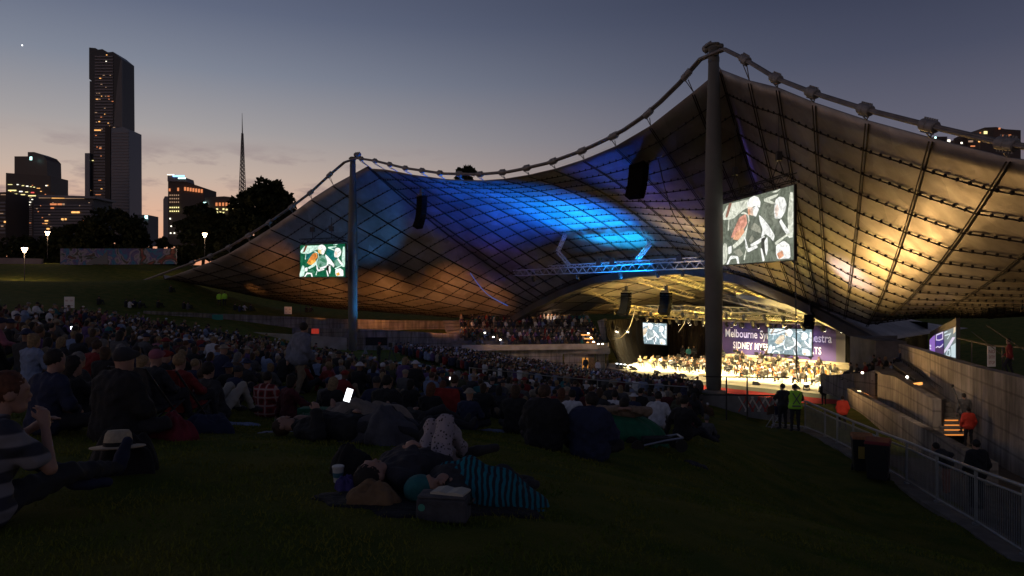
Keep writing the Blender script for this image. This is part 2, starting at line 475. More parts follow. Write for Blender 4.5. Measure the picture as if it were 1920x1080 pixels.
# arch beam
b_ = MB(); prof = []
for u in np.linspace(-20.8, 24.5, 40):
    z = zarch(u); w = .55
    prof.append((u, z))
prof = [(u, z) for u, z in prof]
vv = []; ff = []
for k, (u, z) in enumerate(prof):
    dz = (zarch(u + .5) - zarch(u - .5)); nrm = vnorm([-dz, 1.0, 0])
    for (a, c) in ((-.5, .38), (.5, .38), (.5, -.38), (-.5, -.38)):
        vv.append(W(u + nrm[0] * c, NA + a - .3, z + nrm[1] * c))
for k in range(len(prof) - 1):
    for c in range(4): ff.append((k * 4 + c, k * 4 + (c + 1) % 4, (k + 1) * 4 + (c + 1) % 4, (k + 1) * 4 + c))
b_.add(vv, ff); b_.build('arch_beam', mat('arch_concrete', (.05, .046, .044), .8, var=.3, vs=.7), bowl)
b_ = MB(); up_p = [(1380, 550), (1445, 562), (1500, 579), (1545, 596), (1590, 616), (1628, 637)]; lo_p = [(1380, 556), (1445, 573), (1500, 592), (1545, 609), (1590, 627), (1628, 641)]
for k in range(5):
    b_.prism([PL(*up_p[k], 26), PL(*up_p[k + 1], 26), PL(*lo_p[k + 1], 26), PL(*lo_p[k], 26)], (NX * .12, NY * .12, 0))
b_.build('rear_fascia', mat('pale_yellow_paint', (.5, .44, .26), .6, var=.15, vs=1.5), bowl)
# main cable: a bundle of ropes
def main_pts():
    out = [WL(cable_w(t, -1)) for t in (43.6, 38, 31.6, 28, 25.6, 22, 19.2, 15.9, 12.5, 9, 6.13, 3.3, 1.2)]
    out += [WL(cable_c(u) + np.array([0, 0, .0])) for u in np.linspace(-22.6, 22.6, 30)]
    out += [WL(cable_w(t, 1)) for t in (1.2, 3.3, 6.13, 9, 12.5, 15.9, 19.2, 22, 25.6, 31.6, 43.6)]
    return out
mp_ = main_pts()
b_ = MB()
for (dx, dz) in ((-.06, .06), (.06, .06), (0, -.07), (-.11, -.02), (.11, -.02)):
    b_.tube([p + np.array([dx, dx * .3, dz]) for p in mp_], .062, 6)
b_.build('main_cable', cable_steel, bowl, smooth=True)
def frame_dir(t):
    t = vnorm(t); a = vnorm(np.cross(t, [0, 0, 1.0])); return np.array([a, np.cross(a, t), t]).T
def clamp(p, t, s=1.0):
    b = MB(); Mt = frame_dir(t)
    b.lathe(p, [(.30 * s, -.38), (.36 * s, -.34), (.36 * s, -.02), (.33 * s, 0), (.36 * s, .02), (.36 * s, .34), (.30 * s, .38)], 14, Mt)
    for k in range(6):
        b.box(p + Mt @ np.array([0, .37 * s, -.3 + k * .12]), (.06, .12, .05), M=Mt)
        b.box(p + Mt @ np.array([0, -.37 * s, -.3 + k * .12]), (.06, .12, .05), M=Mt)
    return b
for ln in LINES:
    kind, side, q = ln[2]
    if kind == 'w' and (q < -.7 or q > 26): continue
    p = WL(cable_c(q)) if kind == 'c' else WL(cable_w(q, side))
    p2 = WL(cable_c(q + .2)) if kind == 'c' else WL(cable_w(q + .2, side))
    b = clamp(p, p2 - p, .66 if kind == 'w' else .55)
    e_ = WL(ln[0])
    b.tube([p - np.array([.1, 0, .3]), e_], .03, 5); b.tube([p - np.array([-.1, 0, .3]), e_], .03, 5)
    b.build('cable_clamp', mat('clamp_steel', (.24, .24, .235), .6, .3, var=.15, vs=5), bowl)
# masts
def mast(base, top, label):
    t = empty('mast', base, label, 'mast', 'tall tapered masts of the bowl')
    h = top[2] - base[2]; b = MB()
    prof = [(.0, .38), (.02, .44), (.15, .50), (.35, .535), (.5, .54), (.65, .51), (.8, .43), (.92, .34), (1.0, .30)]
    pts = [np.array(base) + (np.array(top) - np.array(base)) * k for k, _ in prof]
    b.tube(pts, [r for _, r in prof], 24)
    b.build('shaft', mast_steel, t, smooth=True)
    b = MB(); b.lathe(top, [(.30, -.9), (.34, -.85), (.34, -.6), (.30, -.5), (.30, -.2), (.34, -.05), (.30, .05)], 16)
    b.build('collar', mast_steel, t, smooth=False)
    # curved saddle over which the cable runs
    b = MB(); c = np.array(top)
    for dn_ in (-.2, .2):
        pts = [c + np.array([UX, UY, 0]) * q + np.array([NX, NY, 0]) * dn_ + np.array([0, 0, .22 - .4 * q * q]) for q in np.linspace(-.5, .5, 9)]
        b.tube(pts, .07, 6)
    ring = [c + np.array([UX, UY, 0]) * q + np.array([0, 0, .10 - .4 * q * q]) for q in np.linspace(-.62, .62, 9)]
    b.tube(ring, [.12, .15, .18, .2, .21, .2, .18, .15, .12], 10)
    b.build('saddle', mast_steel, t, smooth=True)
    b = MB(); b.lathe(base, [(.75, -.1), (.75, .12), (.5, .2)], 16); b.build('base_plate', concrete, t)
    return t
mb_r = W(23.6, 0, -6.35); mast(mb_r, W(23.6, 0, 14.5), 'nearer thick grey mast rising in front of the lit stage')
mb_l = W(-23.6, 0, -7.6); mast(mb_l, W(-23.6, 0, 14.3), 'farther thin mast edged with blue light beside the small hanging screen')

_cell = [(i, b) for i in np.linspace(0, NLN - 1, 145) for b in np.linspace(0, 1, 33)]
_cp3 = np.array([surf(i, b) for i, b in _cell])
_cpx = np.stack([960 + FPX * _cp3[:, 0] / _cp3[:, 1], 540 - FPX * _cp3[:, 2] / _cp3[:, 1]], 1)
def SP(px, py):
    """canopy point seen at a photo pixel"""
    k = int(np.argmin(((_cpx - [px, py]) ** 2).sum(1))); return _cp3[k]
# ------------------------------------------------------------------ stage lamps
def spot(loc, target, energy, color, ang=60, blend=.6, size=.3, name='spot_lamp'):
    d = bpy.data.lights.new(name, 'SPOT'); d.energy = energy; d.color = color; d.spot_size = R(ang); d.spot_blend = blend; d.shadow_soft_size = size
    o = bpy.data.objects.new(name, d); COL.objects.link(o); o.location = tuple(loc)
    from mathutils import Vector
    v = Vector(tuple(np.array(target) - np.array(loc)))
    o.rotation_euler = v.to_track_quat('-Z', 'Y').to_euler()
    return o
def area(loc, target, energy, color, sx, sy, name='area_lamp', spread=180):
    d = bpy.data.lights.new(name, 'AREA'); d.energy = energy; d.color = color; d.shape = 'RECTANGLE'; d.size = sx; d.size_y = sy; d.spread = R(spread)
    o = bpy.data.objects.new(name, d); COL.objects.link(o); o.location = tuple(loc)
    from mathutils import Vector
    v = Vector(tuple(np.array(target) - np.array(loc)))
    o.rotation_euler = v.to_track_quat('-Z', 'Y').to_euler()
    return o
WARM = (1.0, .80, .42); GOLD = (1.0, .60, .16); AMBER = (1.0, .42, .12); BLUE = (.02, .16, 1.0); PURP = (.38, .22, 1.0)
SZ = -9.2
# white-warm washes over the orchestra, hung in the rig
for (u, n, e) in ((-4, 27, 1), (1, 29, 1), (6, 28, 1.2), (11, 29, 1.1), (2, 36, .8), (9, 36, .9), (16, 29, .7), (-9, 28, .6)):
    spot(W(u, n, -3.9), W(u, n + 1.2, SZ), 11000 * e, WARM, 100, .8, .25, 'stage_wash_lamp')
for (u, e_) in ((-2, 1.0), (6, 1.2), (13, 1.0)): spot(W(u, 7, 1.5), W(u + .5, 31, SZ + 1), 26000 * e_, (1.0, .78, .40), 34, .5, .2, 'added_front_light')  # added front light to gild the players, no fixture hangs here
spot(PL(1490, 640, 24.5), PL(1530, 598, 26), 1500, (1.0, .80, .34), 110, .9, .2, 'added_fascia_light')  # added light that brightens the yellow fascia, no fixture of its own
# gold floods thrown up from the stage sides on to the right wing of the canopy and the ceiling
def surf_uv(i, b): return surf(i, b)
GOLDS = [(W(19, 15, -6.8), SP(1590, 515), 2900, (1, .58, .16), 58), (W(21, 12, -6.6), SP(1690, 510), 2500, (1, .56, .18), 56), (W(16, 12, -7.6), SP(1520, 450), 1000, (1, .56, .14), 36),
         (W(22, 8, -6.4), SP(1850, 540), 4600, (1, .56, .2), 72), (W(13, 17, -7.4), SP(1420, 500), 2600, (1, .60, .12), 70), (W(18, 12, -6.8), SP(1590, 520), 9000, (1, .74, .8), 20),
         (W(19, 11, -6.8), SP(1540, 350), 420, (1, .75, .6), 24), (W(9, 14, -7.6), SP(1285, 430), 11000, (1, .62, .18), 34),
         (W(-4, 27, -8.6), W(-9, 31, -1), 9000, (1, .60, .14), 130), (W(-12, 25, -8.0), W(-15, 27, -3), 2600, (1, .55, .14), 120), (W(3, 30, -5.6), W(2, 27, 1), 7000, (1, .66, .15), 160), (W(10, 30, -5.6), W(10, 27, 1), 8000, (1, .68, .16), 160),
         (W(16, 27, -7.0), W(19, 28, -2), 6500, (1, .70, .18), 120)]
for a in GOLDS: spot(a[0], a[1], a[2], a[3], a[4], 1.0, .4, 'gold_flood_lamp')
spot(W(8, 17.5, -7.5), SP(1120, 425), 110000, (.0, .42, 1.0), 38, 1.0, .2, 'blue_flood_lamp')
spot(W(9, 17, -7.5), SP(1050, 392), 140000, (.0, .16, 1.0), 46, 1.0, .2, 'blue_flood_lamp')
spot(W(6, 8, -7.5), SP(930, 390), 90000, (.0, .10, 1.0), 44, 1.0, .2, 'blue_flood_lamp')
spot(W(2, 8, -7.5), SP(1150, 320), 34000, (.01, .12, 1.0), 26, 1.0, .2, 'blue_flood_lamp')
spot(W(-9, 8, -7.2), SP(930, 490), 16000, (.16, .10, 1.0), 50, 1.0, .3, 'violet_flood_lamp')
spot(W(-2, 10, -7.2), SP(1255, 390), 4500, (.22, .16, 1.0), 26, 1.0, .3, 'violet_flood_lamp')
spot(W(-20, 3, -7.0), SP(730, 365), 450, (.02, .22, 1.0), 30, 1.0, .3, 'blue_flood_lamp')
spot(W(-19.0, 4.5, -6.0), W(-23.6, 0, 3.5), 3200, (.02, .35, 1.0), 70, .5, .2, 'mast_uplight_lamp')
# amber uplights along the foot of the left wing
for (px, py, fx, fy, d, e, an) in ((512, 495, 520, 580, 84, 300, 60), (600, 545, 600, 590, 84, 700, 70), (720, 560, 700, 600, 82, 800, 80), (850, 560, 800, 604, 80, 900, 80), (700, 555, 760, 604, 84, 200, 40), (930, 560, 900, 606, 80, 500, 40), (480, 540, 440, 566, 90, 160, 40)):
    q = P(fx, fy, d)
    spot(q, SP(px, py), e * 2.9, (1, .36, .09), an, 1.0, .15, 'amber_uplight_lamp')

# ------------------------------------------------------------------ stage
stage = empty('stage', W(6, 25, SZ), 'floodlit concert stage with pale floor, low red front and short side steps', 'stage')
b = MB()
us = np.linspace(-11, 21, 33)
def nfront(u): return 25.2 - 1.7 * math.cos((u - 6) / 15 * 1.45)
top = [W(u, nfront(u), SZ) for u in us] + [W(21, 41, SZ), W(-11, 41, SZ)]
b.prism(top, (0, 0, -.18)); b.build('stage_floor', mat('stage_floor', (.62, .56, .42), .55, var=.08, vs=.8), stage)
b = MB()
for k in range(len(us) - 1):
    a, c = W(us[k], nfront(us[k]) + .12, 0), W(us[k + 1], nfront(us[k + 1]) + .12, 0)
    b.add([a + [0, 0, SZ - .18], c + [0, 0, SZ - .18], c + [0, 0, SZ - .55], a + [0, 0, SZ - .55]], [(0, 1, 2, 3)])
b.build('stage_lip', mat('grey_fascia', (.16, .16, .12), .7), stage)
b = MB()
for k in range(len(us) - 1):
    a, c = W(us[k], nfront(us[k]) + .02, 0), W(us[k + 1], nfront(us[k + 1]) + .02, 0)
    b.add([a + [0, 0, SZ - .55], c + [0, 0, SZ - .55], c + [0, 0, SZ - 1.3], a + [0, 0, SZ - 1.3]], [(0, 1, 2, 3)])
b.build('stage_front_panel', mat('red_fascia', (.36, .035, .03), .7), stage)
# pale riser strip under the front edge
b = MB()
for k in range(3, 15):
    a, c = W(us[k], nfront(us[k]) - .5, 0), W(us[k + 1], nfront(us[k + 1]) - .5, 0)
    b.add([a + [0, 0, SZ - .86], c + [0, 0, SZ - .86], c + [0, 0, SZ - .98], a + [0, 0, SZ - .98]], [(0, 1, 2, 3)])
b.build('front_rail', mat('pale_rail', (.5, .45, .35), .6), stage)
risers = []
for k, (n0, n1, u0, u1, h) in enumerate(((33.0, 35.2, -1, 15, .35), (35.2, 37.4, -2, 15.5, .75), (37.4, 39.8, -2, 14, 1.15))):
    b = MB(); c0 = W((u0 + u1) / 2, (n0 + n1) / 2, SZ + h / 2 + .01); b.box(c0, (u1 - u0, n1 - n0 - .01, h), ROT_STAGE)
    b.build('riser', mat('riser_wood', (.40, .33, .2), .7), stage)
for side_u, n_ in ((-11.5, 27.5), (21.3, 29)):
    b = MB()
    for k in range(6): b.box(W(side_u + (-.3 * k if side_u < 0 else .3 * k), n_, SZ - .1 - .18 * k), (.34, 2.4, .05), ROT_STAGE)
    b.build('steps', mat('step_grey', (.35, .3, .2), .7), stage)
# cloth at the back and the curved side drape
bc = empty('stage_backdrop', W(-9, 41.3, SZ), 'dark brown cloth hung behind the orchestra left of the purple banner', 'curtain')
b = MB()
uu = np.linspace(-13, -4.2, 60)
vs = []; fs = []
for k, u in enumerate(uu):
    w = .10 * math.sin(k * 1.15)
    vs += [W(u, 41.0 + w, SZ), W(u, 41.0 + w, -3.6)]
for k in range(len(uu) - 1): fs.append((2 * k, 2 * k + 1, 2 * k + 3, 2 * k + 2))
b.add(vs, fs); o = b.build('cloth', mat('brown_drape', (.014, .010, .007), .95, spec=.1), bc); m_ = o.modifiers.new('t', 'SOLIDIFY'); m_.thickness = .03
sd_ = empty('side_drape', W(-10, 31, SZ), 'black curved side curtain at the left end of the stage', 'curtain')
b = MB(); vs = []; fs = []
pts_ = [(-9.2, 24.8), (-10.5, 27.5), (-11.5, 31), (-12.3, 35), (-12.9, 40.8)]
tt = np.linspace(0, 4, 50)
for k, t_ in enumerate(tt):
    i = min(int(t_), 3); f = t_ - i
    u = pts_[i][0] * (1 - f) + pts_[i + 1][0] * f; n = pts_[i][1] * (1 - f) + pts_[i + 1][1] * f
    w = .14 * math.sin(k * 1.3)
    for q in range(6):
        h = q / 5
        vs.append(W(u + w + 2.6 * (1 - h) ** 2.2 * (1 - t_ / 4) + .6, n, SZ + h * 5.4))
for k in range(49):
    for q in range(5): fs.append((k * 6 + q, k * 6 + q + 1, (k + 1) * 6 + q + 1, (k + 1) * 6 + q))
b.add(vs, fs); o = b.build('cloth', mat('black_drape', (.004, .0035, .0035), .95, spec=.1), sd_); m_ = o.modifiers.new('t', 'SOLIDIFY'); m_.thickness = .03
rd_ = empty('side_drape', W(14, 40, SZ), 'black curtain wall at the right of the purple banner', 'curtain')
b = MB(); vs = []; fs = []
for k in range(40):
    u = 11.5 + k * .27; w = .12 * math.sin(k * 1.3)
    vs += [W(u, 40.6 + w - .12 * k, SZ), W(u, 40.6 + w - .12 * k, -3.2)]
for k in range(39): fs.append((2 * k, 2 * k + 1, 2 * k + 3, 2 * k + 2))
b.add(vs, fs); o = b.build('cloth', mat('black_drape', (.004, .0035, .0035), .95, spec=.1), rd_); m_ = o.modifiers.new('t', 'SOLIDIFY'); m_.thickness = .03

# ------------------------------------------------------------------ text
def text_mesh(txt, size, bold=0.0, spacing=1.0, shear=0.0):
    cu = bpy.data.curves.new('lettering', 'FONT'); cu.body = txt; cu.size = size; cu.offset = bold; cu.space_character = spacing; cu.shear = shear
    cu.align_x = 'LEFT'; cu.resolution_u = 3
    o = bpy.data.objects.new('lettering', cu); COL.objects.link(o)
    dg = bpy.context.evaluated_depsgraph_get(); me = bpy.data.meshes.new_from_object(o.evaluated_get(dg))
    COL.objects.unlink(o); bpy.data.objects.remove(o)
    vs = np.array([v.co[:] for v in me.vertices]); fs = [tuple(p.vertices) for p in me.polygons]
    bpy.data.meshes.remove(me)
    return vs, fs
def text_on(b, txt, c, ax, ay, width, height, bold=0.0, spacing=1.0, serif=False):
    """fit text into width x height with its lower left at c"""
    vs, fs = text_mesh(txt, 1.0, bold, spacing)
    w = vs[:, 0].max() - vs[:, 0].min(); x0 = vs[:, 0].min()
    sc_ = width / w; hs_ = height / .70 if height else sc_
    vv = [np.array(c) + np.array(ax) * ((q[0] - x0) * sc_) + np.array(ay) * (q[1] * hs_) for q in vs]
    b.add(vv, fs)
AXU = np.array([UX, UY, 0.0]); AXZ = np.array([0, 0, 1.0])
ban = empty('banner', W(3.6, 40, SZ), 'wide purple stage banner with white orchestra lettering behind the players', 'banner')
def banner_mat():
    m = bpy.data.materials.new('purple_banner'); m.use_nodes = True; t = m.node_tree; b = t.nodes['Principled BSDF']
    tcn = t.nodes.new('ShaderNodeTexCoord'); n = t.nodes.new('ShaderNodeTexNoise'); n.inputs['Scale'].default_value = .25
    t.links.new(tcn.outputs['Object'], n.inputs['Vector']); r = t.nodes.new('ShaderNodeValToRGB')
    r.color_ramp.elements[0].position = .4; r.color_ramp.elements[0].color = (.05, .038, .14, 1)
    r.color_ramp.elements[1].position = .6; r.color_ramp.elements[1].color = (.10, .065, .22, 1)
    t.links.new(n.outputs[0], r.inputs[0]); t.links.new(r.outputs[0], b.inputs['Base Color']); b.inputs['Roughness'].default_value = .8
    return m
b = MB(); b.prism([W(-4, 40, -9.1), W(11.3, 40, -9.1), W(11.3, 40, -4.0), W(-4, 40, -4.0)], (NX * .05, NY * .05, 0)); b.build('panel', banner_mat(), ban)
b = MB(); text_on(b, 'Melbourne Symphony Orchestra', W(-2.7, 39.96, -6.0), AXU, AXZ, 13.5, .95, .018, 1.0)
# slab serifs at the feet and heads of the first line
text_on(b, 'SIDNEY MYER FREE CONCERTS', W(-1.6, 39.96, -7.35), AXU, AXZ, 11.2, .78, .022, 1.12)
b.build('lettering', mat('banner_white_glow', (.9, .9, .95), .6, emit=(.9, .88, 1), es=.15), ban)  # faint glow put into the white lettering, which is no lamp
spot(W(0, 37.2, -3.8), W(0, 40, -6.5), 260, (.5, .35, 1.0), 90, .9, .2, 'banner_wash_lamp')
spot(W(8, 37.2, -3.8), W(8, 40, -6.5), 260, (.5, .35, 1.0), 90, .9, .2, 'banner_wash_lamp')
b = MB(); b.prism([W(11.3, 39.9, -9.1), W(12.3, 39.9, -9.1), W(12.3, 39.9, -4.2), W(11.3, 39.9, -4.2)], (NX * .05, NY * .05, 0))
b.build('side_strip', mat('grey_cloth', (.10, .09, .10), .8), ban)

# ------------------------------------------------------------------ video screens
def em(name, c, s=1.0):
    m = mat(name, (0, 0, 0), .8, emit=c, es=s)
    if name.startswith('picture'):
        t = m.node_tree; b = t.nodes['Principled BSDF']; tcn = t.nodes.new('ShaderNodeTexCoord'); n = t.nodes.new('ShaderNodeTexNoise')
        n.inputs['Scale'].default_value = 1.7; n.inputs['Detail'].default_value = 8; n.inputs['Roughness'].default_value = .7; n.inputs['Distortion'].default_value = 1.5
        t.links.new(tcn.outputs['Object'], n.inputs['Vector']); r = t.nodes.new('ShaderNodeValToRGB'); e = r.color_ramp.elements
        cc = np.array(c[:3]); e[0].position = .32; e[0].color = (*(cc * .45), 1); e[1].position = .68; e[1].color = (*np.clip(cc * 1.5 + .03, 0, 1), 1); q = e.new(.5); q.color = (*cc, 1)
        t.links.new(n.outputs[0], r.inputs[0]); t.links.new(r.outputs[0], b.inputs['Emission Color'])
    return m
def px_poly(pts): return pts
# the concert close-up all screens carry: two reed players, white hair and skin burnt out, drawn in unit square (x right, y up)
PIC = [
 ('bg', [(0, 0), (1, 0), (1, 1), (0, 1)]),
 ('teal', [(.58, .62), (.82, .45), (.80, .9), (.60, .85)]), ('teal', [(.12, .55), (.3, .6), (.3, .78), (.12, .75)]),
 ('pale', [(0, .80), (.10, .98), (.55, .97), (.50, .84), (.36, .84), (.18, .72), (.03, .74)]),
 ('brown', [(.06, .77), (.10, .77), (.17, .99), (.12, .99)]),
 ('pale', [(.63, .92), (.82, .94), (.80, .90), (.70, .88), (.78, .82), (.76, .80), (.63, .88)]),
 ('pale', [(.94, .3), (1, .3), (1, .9), (.96, .92), (.93, .6)]), ('pale', [(.73, .98), (.85, 1), (.80, .96)]),
 ('red', [(.15, .42), (.30, .46), (.40, .60), (.38, .76), (.28, .72), (.20, .55)]),
 ('orange', [(.18, .40), (.26, .37), (.37, .46), (.34, .56), (.24, .50)]),
 ('pale', [(.30, .78), (.40, .74), (.42, .62), (.36, .48), (.26, .36), (.18, .30), (.20, .24), (.32, .32), (.40, .42), (.44, .58), (.42, .74), (.35, .80)]),
 ('jacket', [(.38, .42), (.42, .62), (.50, .68), (.62, .60), (.66, .42), (.58, .30), (.46, .26), (.38, .32)]),
 ('mid', [(.44, .52), (.50, .60), (.58, .52), (.60, .42), (.52, .46)]), ('mid', [(.42, .34), (.47, .42), (.50, .36), (.46, .30)]),
 ('white', [(.40, .92), (.44, .98), (.50, 1.0), (.56, .96), (.59, .88), (.58, .80), (.52, .84), (.46, .84), (.41, .86)]),
 ('skin', [(.41, .86), (.46, .84), (.50, .82), (.50, .70), (.45, .72), (.41, .78)]), ('orange', [(.41, .82), (.44, .82), (.45, .74), (.42, .72)]),
 ('white', [(.48, .82), (.54, .84), (.57, .78), (.53, .68), (.49, .70)]),
 ('white', [(.57, .70), (.62, .64), (.70, .52), (.78, .36), (.76, .28), (.72, .34), (.66, .40), (.60, .36), (.62, .48), (.58, .60)]),
 ('white', [(.46, .24), (.56, .27), (.66, .34), (.64, .38), (.54, .32), (.45, .28)]),
 ('black', [(.60, .34), (.66, .36), (.67, .22), (.64, .06), (.61, .08)]),
 ('white', [(.35, .42), (.38, .40), (.38, .24), (.42, .16), (.56, .22), (.54, .26), (.42, .22), (.40, .30)]),
 ('white', [(.79, .86), (.84, .89), (.90, .86), (.93, .76), (.91, .66), (.86, .58), (.78, .60), (.77, .70)]),
 ('pinkish', [(.78, .74), (.82, .80), (.84, .68), (.80, .60)]),
 ('jacket', [(.78, .50), (.84, .56), (.92, .44), (.94, .34), (.84, .30), (.77, .38)]), ('white', [(.86, .58), (.90, .50), (.98, .36), (.96, .30), (.88, .44), (.84, .54)]),
 ('pale', [(.78, .26), (.94, .36), (1, .36), (1, .33), (.92, .32), (.80, .22)]),
 ('white', [(.80, .22), (.90, .27), (.97, .20), (.98, .02), (.82, .02), (.80, .10)]), ('orange', [(.81, .10), (.88, .14), (.90, .06), (.84, .02)]),
 ('white', [(.65, .30), (.69, .36), (.70, .2), (.68, .08), (.66, .14)]),
 ('pale', [(0, .1), (.06, .36), (.10, .34), (.12, .20), (.10, .04), (.04, 0), (0, 0)]),
 ('white', [(.12, .28), (.18, .30), (.18, .18), (.13, .16)]), ('white', [(.10, 0), (.16, .14), (.28, .12), (.30, 0), (.27, 0), (.25, .09), (.17, .08), (.13, 0)]),
 ('mid', [(.20, .20), (.30, .24), (.36, .14), (.30, .10)]), ('white', [(.60, .20), (.62, .20), (.66, .02), (.63, 0)]),
 ('pale', [(.36, .06), (.40, .22), (.41, .22), (.38, .04)]), ('pale', [(.12, .55), (.14, .74), (.15, .74), (.14, .54)]),
]
def palette(kind):
    if kind == 'green':
        c = dict(bg=(4, 88, 58), teal=(8, 100, 96), pale=(205, 240, 222), brown=(120, 62, 36), red=(214, 132, 62), orange=(240, 168, 72), jacket=(110, 156, 136),
                 mid=(60, 120, 90), white=(250, 250, 246), skin=(236, 206, 150), black=(14, 20, 14), pinkish=(244, 214, 200)); s_ = 1.15
    elif kind == 'grey':
        c = dict(bg=(104, 110, 96), teal=(122, 126, 112), pale=(214, 216, 198), brown=(140, 100, 84), red=(214, 150, 128), orange=(230, 166, 130), jacket=(104, 108, 96),
                 mid=(150, 150, 134), white=(250, 250, 244), skin=(238, 206, 184), black=(60, 60, 54), pinkish=(240, 218, 204)); s_ = 1.1
    else:
        c = dict(bg=(120, 142, 150), teal=(134, 160, 170), pale=(214, 226, 230), brown=(170, 150, 130), red=(214, 196, 172), orange=(222, 200, 166), jacket=(140, 156, 160),
                 mid=(166, 180, 182), white=(250, 252, 252), skin=(232, 226, 214), black=(110, 122, 128), pinkish=(232, 228, 224)); s_ = 1.35
    return {k: em('picture_%s_%s' % (kind, k), S(*v), s_) for k, v in c.items()}
def chaikin(p):
    out = []
    for i in range(len(p)):
        a, c = p[i], p[(i + 1) % len(p)]; out += [(a[0] * .88 + c[0] * .12, a[1] * .88 + c[1] * .12), (a[0] * .12 + c[0] * .88, a[1] * .12 + c[1] * .88)]
    return out
def screen(tl, tr, br, bl, kind, label, truss=True, group='concert video screens', part=None):
    """flat LED wall; corners as world points"""
    tl, tr, br, bl = map(np.array, (tl, tr, br, bl))
    cen = (tl + tr + br + bl) / 4
    t = empty('video_screen', (bl + br) / 2, label, 'video screen', group)
    ax, ay = tr - tl, tl - bl
    nrm = vnorm(np.cross(br - bl, tl - bl))
    if np.dot(nrm, -cen) < 0: nrm = -nrm
    b = MB(); m = .06
    b.prism([bl - vnorm(ax) * m - vnorm(ay) * m - nrm * .02, br + vnorm(ax) * m - vnorm(ay) * m - nrm * .02, tr + vnorm(ax) * m + vnorm(ay) * m - nrm * .02, tl - vnorm(ax) * m + vnorm(ay) * m - nrm * .02], -nrm * .14)
    b.build('casing', black_plastic, t)
    pal = palette(kind); keys = list(pal.keys()); b = MB()
    for k, (c, poly) in enumerate(PIC):
        b.m = keys.index(c)
        if c != 'bg' : poly = chaikin(poly)
        pts = [bl + (br - bl) * x * (1 - y) + (tr - tl) * x * y + (tl - bl) * y + nrm * (.003 * k) for x, y in poly]
        b.poly(pts)
    b.build('picture', [pal[k] for k in keys], t)
    return t
# big ones beside the masts
def truss(b, p, q, s=.4, step=.45, r=.028, rd=.018):
    p, q = np.array(p, float), np.array(q, float); d = vnorm(q - p)
    a = vnorm(np.cross(d, [0, 0, 1.0])); c = np.cross(a, d); L_ = np.linalg.norm(q - p); n = max(2, int(L_ / step)); L2 = L_ / n
    cor = [a * s / 2 + c * s / 2, -a * s / 2 + c * s / 2, -a * s / 2 - c * s / 2, a * s / 2 - c * s / 2]
    for k in cor: b.tube([p + k, q + k], r, 5)
    for i in range(n):
        for f in range(4):
            k1, k2 = cor[f], cor[(f + 1) % 4]
            if (i + f) % 2: k1, k2 = k2, k1
            b.tube([p + d * (i * L2) + k1, p + d * ((i + 1) * L2) + k2], rd, 4, caps=False)
sA = (P(1353, 384, 45.0), P(1488, 347, 38.3), P(1488, 487, 38.3), P(1353, 497, 45.0))
t = screen(*sA, 'grey', 'largest hanging video screen, to the right of the nearer mast')
b = MB(); truss(b, sA[0] + [0, 0, .45], sA[1] + [0, 0, .45], .42, .42); b.build('screen_truss', dark_steel, t)
b = MB()
for (f, du) in ((.22, .2), (.82, .2)):
    q = sA[0] * (1 - f) + sA[1] * f + np.array([0, 0, .65])
    top_ = q + np.array([0, 0, 1.0])
    b.tube([q + np.array([-.3, .1, 0]), top_], .02, 4); b.tube([q + np.array([.3, -.1, 0]), top_], .02, 4)
    b.box(top_ + [0, 0, .15], (.28, .28, .5)); b.tube([top_, top_ + np.array([0, 0, 3.2])], .02, 4)
b.tube([sA[1] + [.05, 0, 0], sA[2] + [.05, 0, 0], P(1492, 560, 38.3), P(1494, 700, 38.6), P(1497, 716, 38.6)], .035, 5)
b.build('hoist', dark_steel, t)
sB = (P(563, 460, 78.5), P(647, 457, 76), P(647, 519, 76), P(563, 519, 78.5))
t = screen(*sB, 'green', 'small hanging video screen with a green picture, left of the farther mast')
b = MB(); truss(b, sB[0] + [0, 0, .45], sB[1] + [0, 0, .45], .42, .5); b.build('screen_truss', dark_steel, t)
b = MB()
for f in (.28, .70):
    q = sB[0] * (1 - f) + sB[1] * f + np.array([0, 0, .65]); b.box(q + [0, 0, 1.0], (.45, .45, .5)); b.tube([q, q + np.array([0, 0, 2.2])], .03, 4)
b.tube([sB[3], sB[3] - np.array([0, 0, 4.2])], .02, 4)
b.build('hoist', dark_steel, t)
screen(PL(1191, 604, 35), PL(1250, 607, 35), PL(1250, 647, 35), PL(1191, 643, 35), 'blue', 'pale blue video screen hung over the strings before the brown cloth')
screen(PL(1440, 615, 35), PL(1522, 618, 35), PL(1522, 668, 35), PL(1440, 662, 35), 'blue', 'pale blue video screen covering the middle of the purple banner')

# ------------------------------------------------------------------ rig over the stage
rig_col = mat('rig_alu', (.40, .36, .26), .5, .5)
def rig_truss(p, q, label, s=.5, group='lighting trusses over the stage', m=None, step=.5):
    b = MB(); truss(b, p, q, s, step, .035, .022)
    mid = (np.array(p) + np.array(q)) / 2
    o = b.build('lighting_truss', m or rig_col, origin=mid); return tag(o, label, 'truss', group)
front_m = mat('front_truss_alu', (.55, .56, .6), .45, .5)
ft_a, ft_b = PL(966, 512, 15), PL(1318, 496, 15)
rig_truss(ft_a, ft_b, 'long blue-lit box truss hung high in front of the arch', .62, 'trusses of the front rig', front_m, .55)
rig_truss(PL(1030, 503, 15) + [0, 0, .1], PL(1305, 488, 15) + [0, 0, .1], 'thin upper truss resting along the long blue-lit truss', .3, 'trusses of the front rig', front_m, .4)
spot(PL(1000, 560, 8), PL(1150, 505, 15), 2500, (.1, .35, 1.0), 110, .9, .3, 'truss_wash_lamp')
spot(PL(1250, 560, 8), PL(1250, 500, 15), 1500, (.1, .35, 1.0), 110, .9, .3, 'truss_wash_lamp')
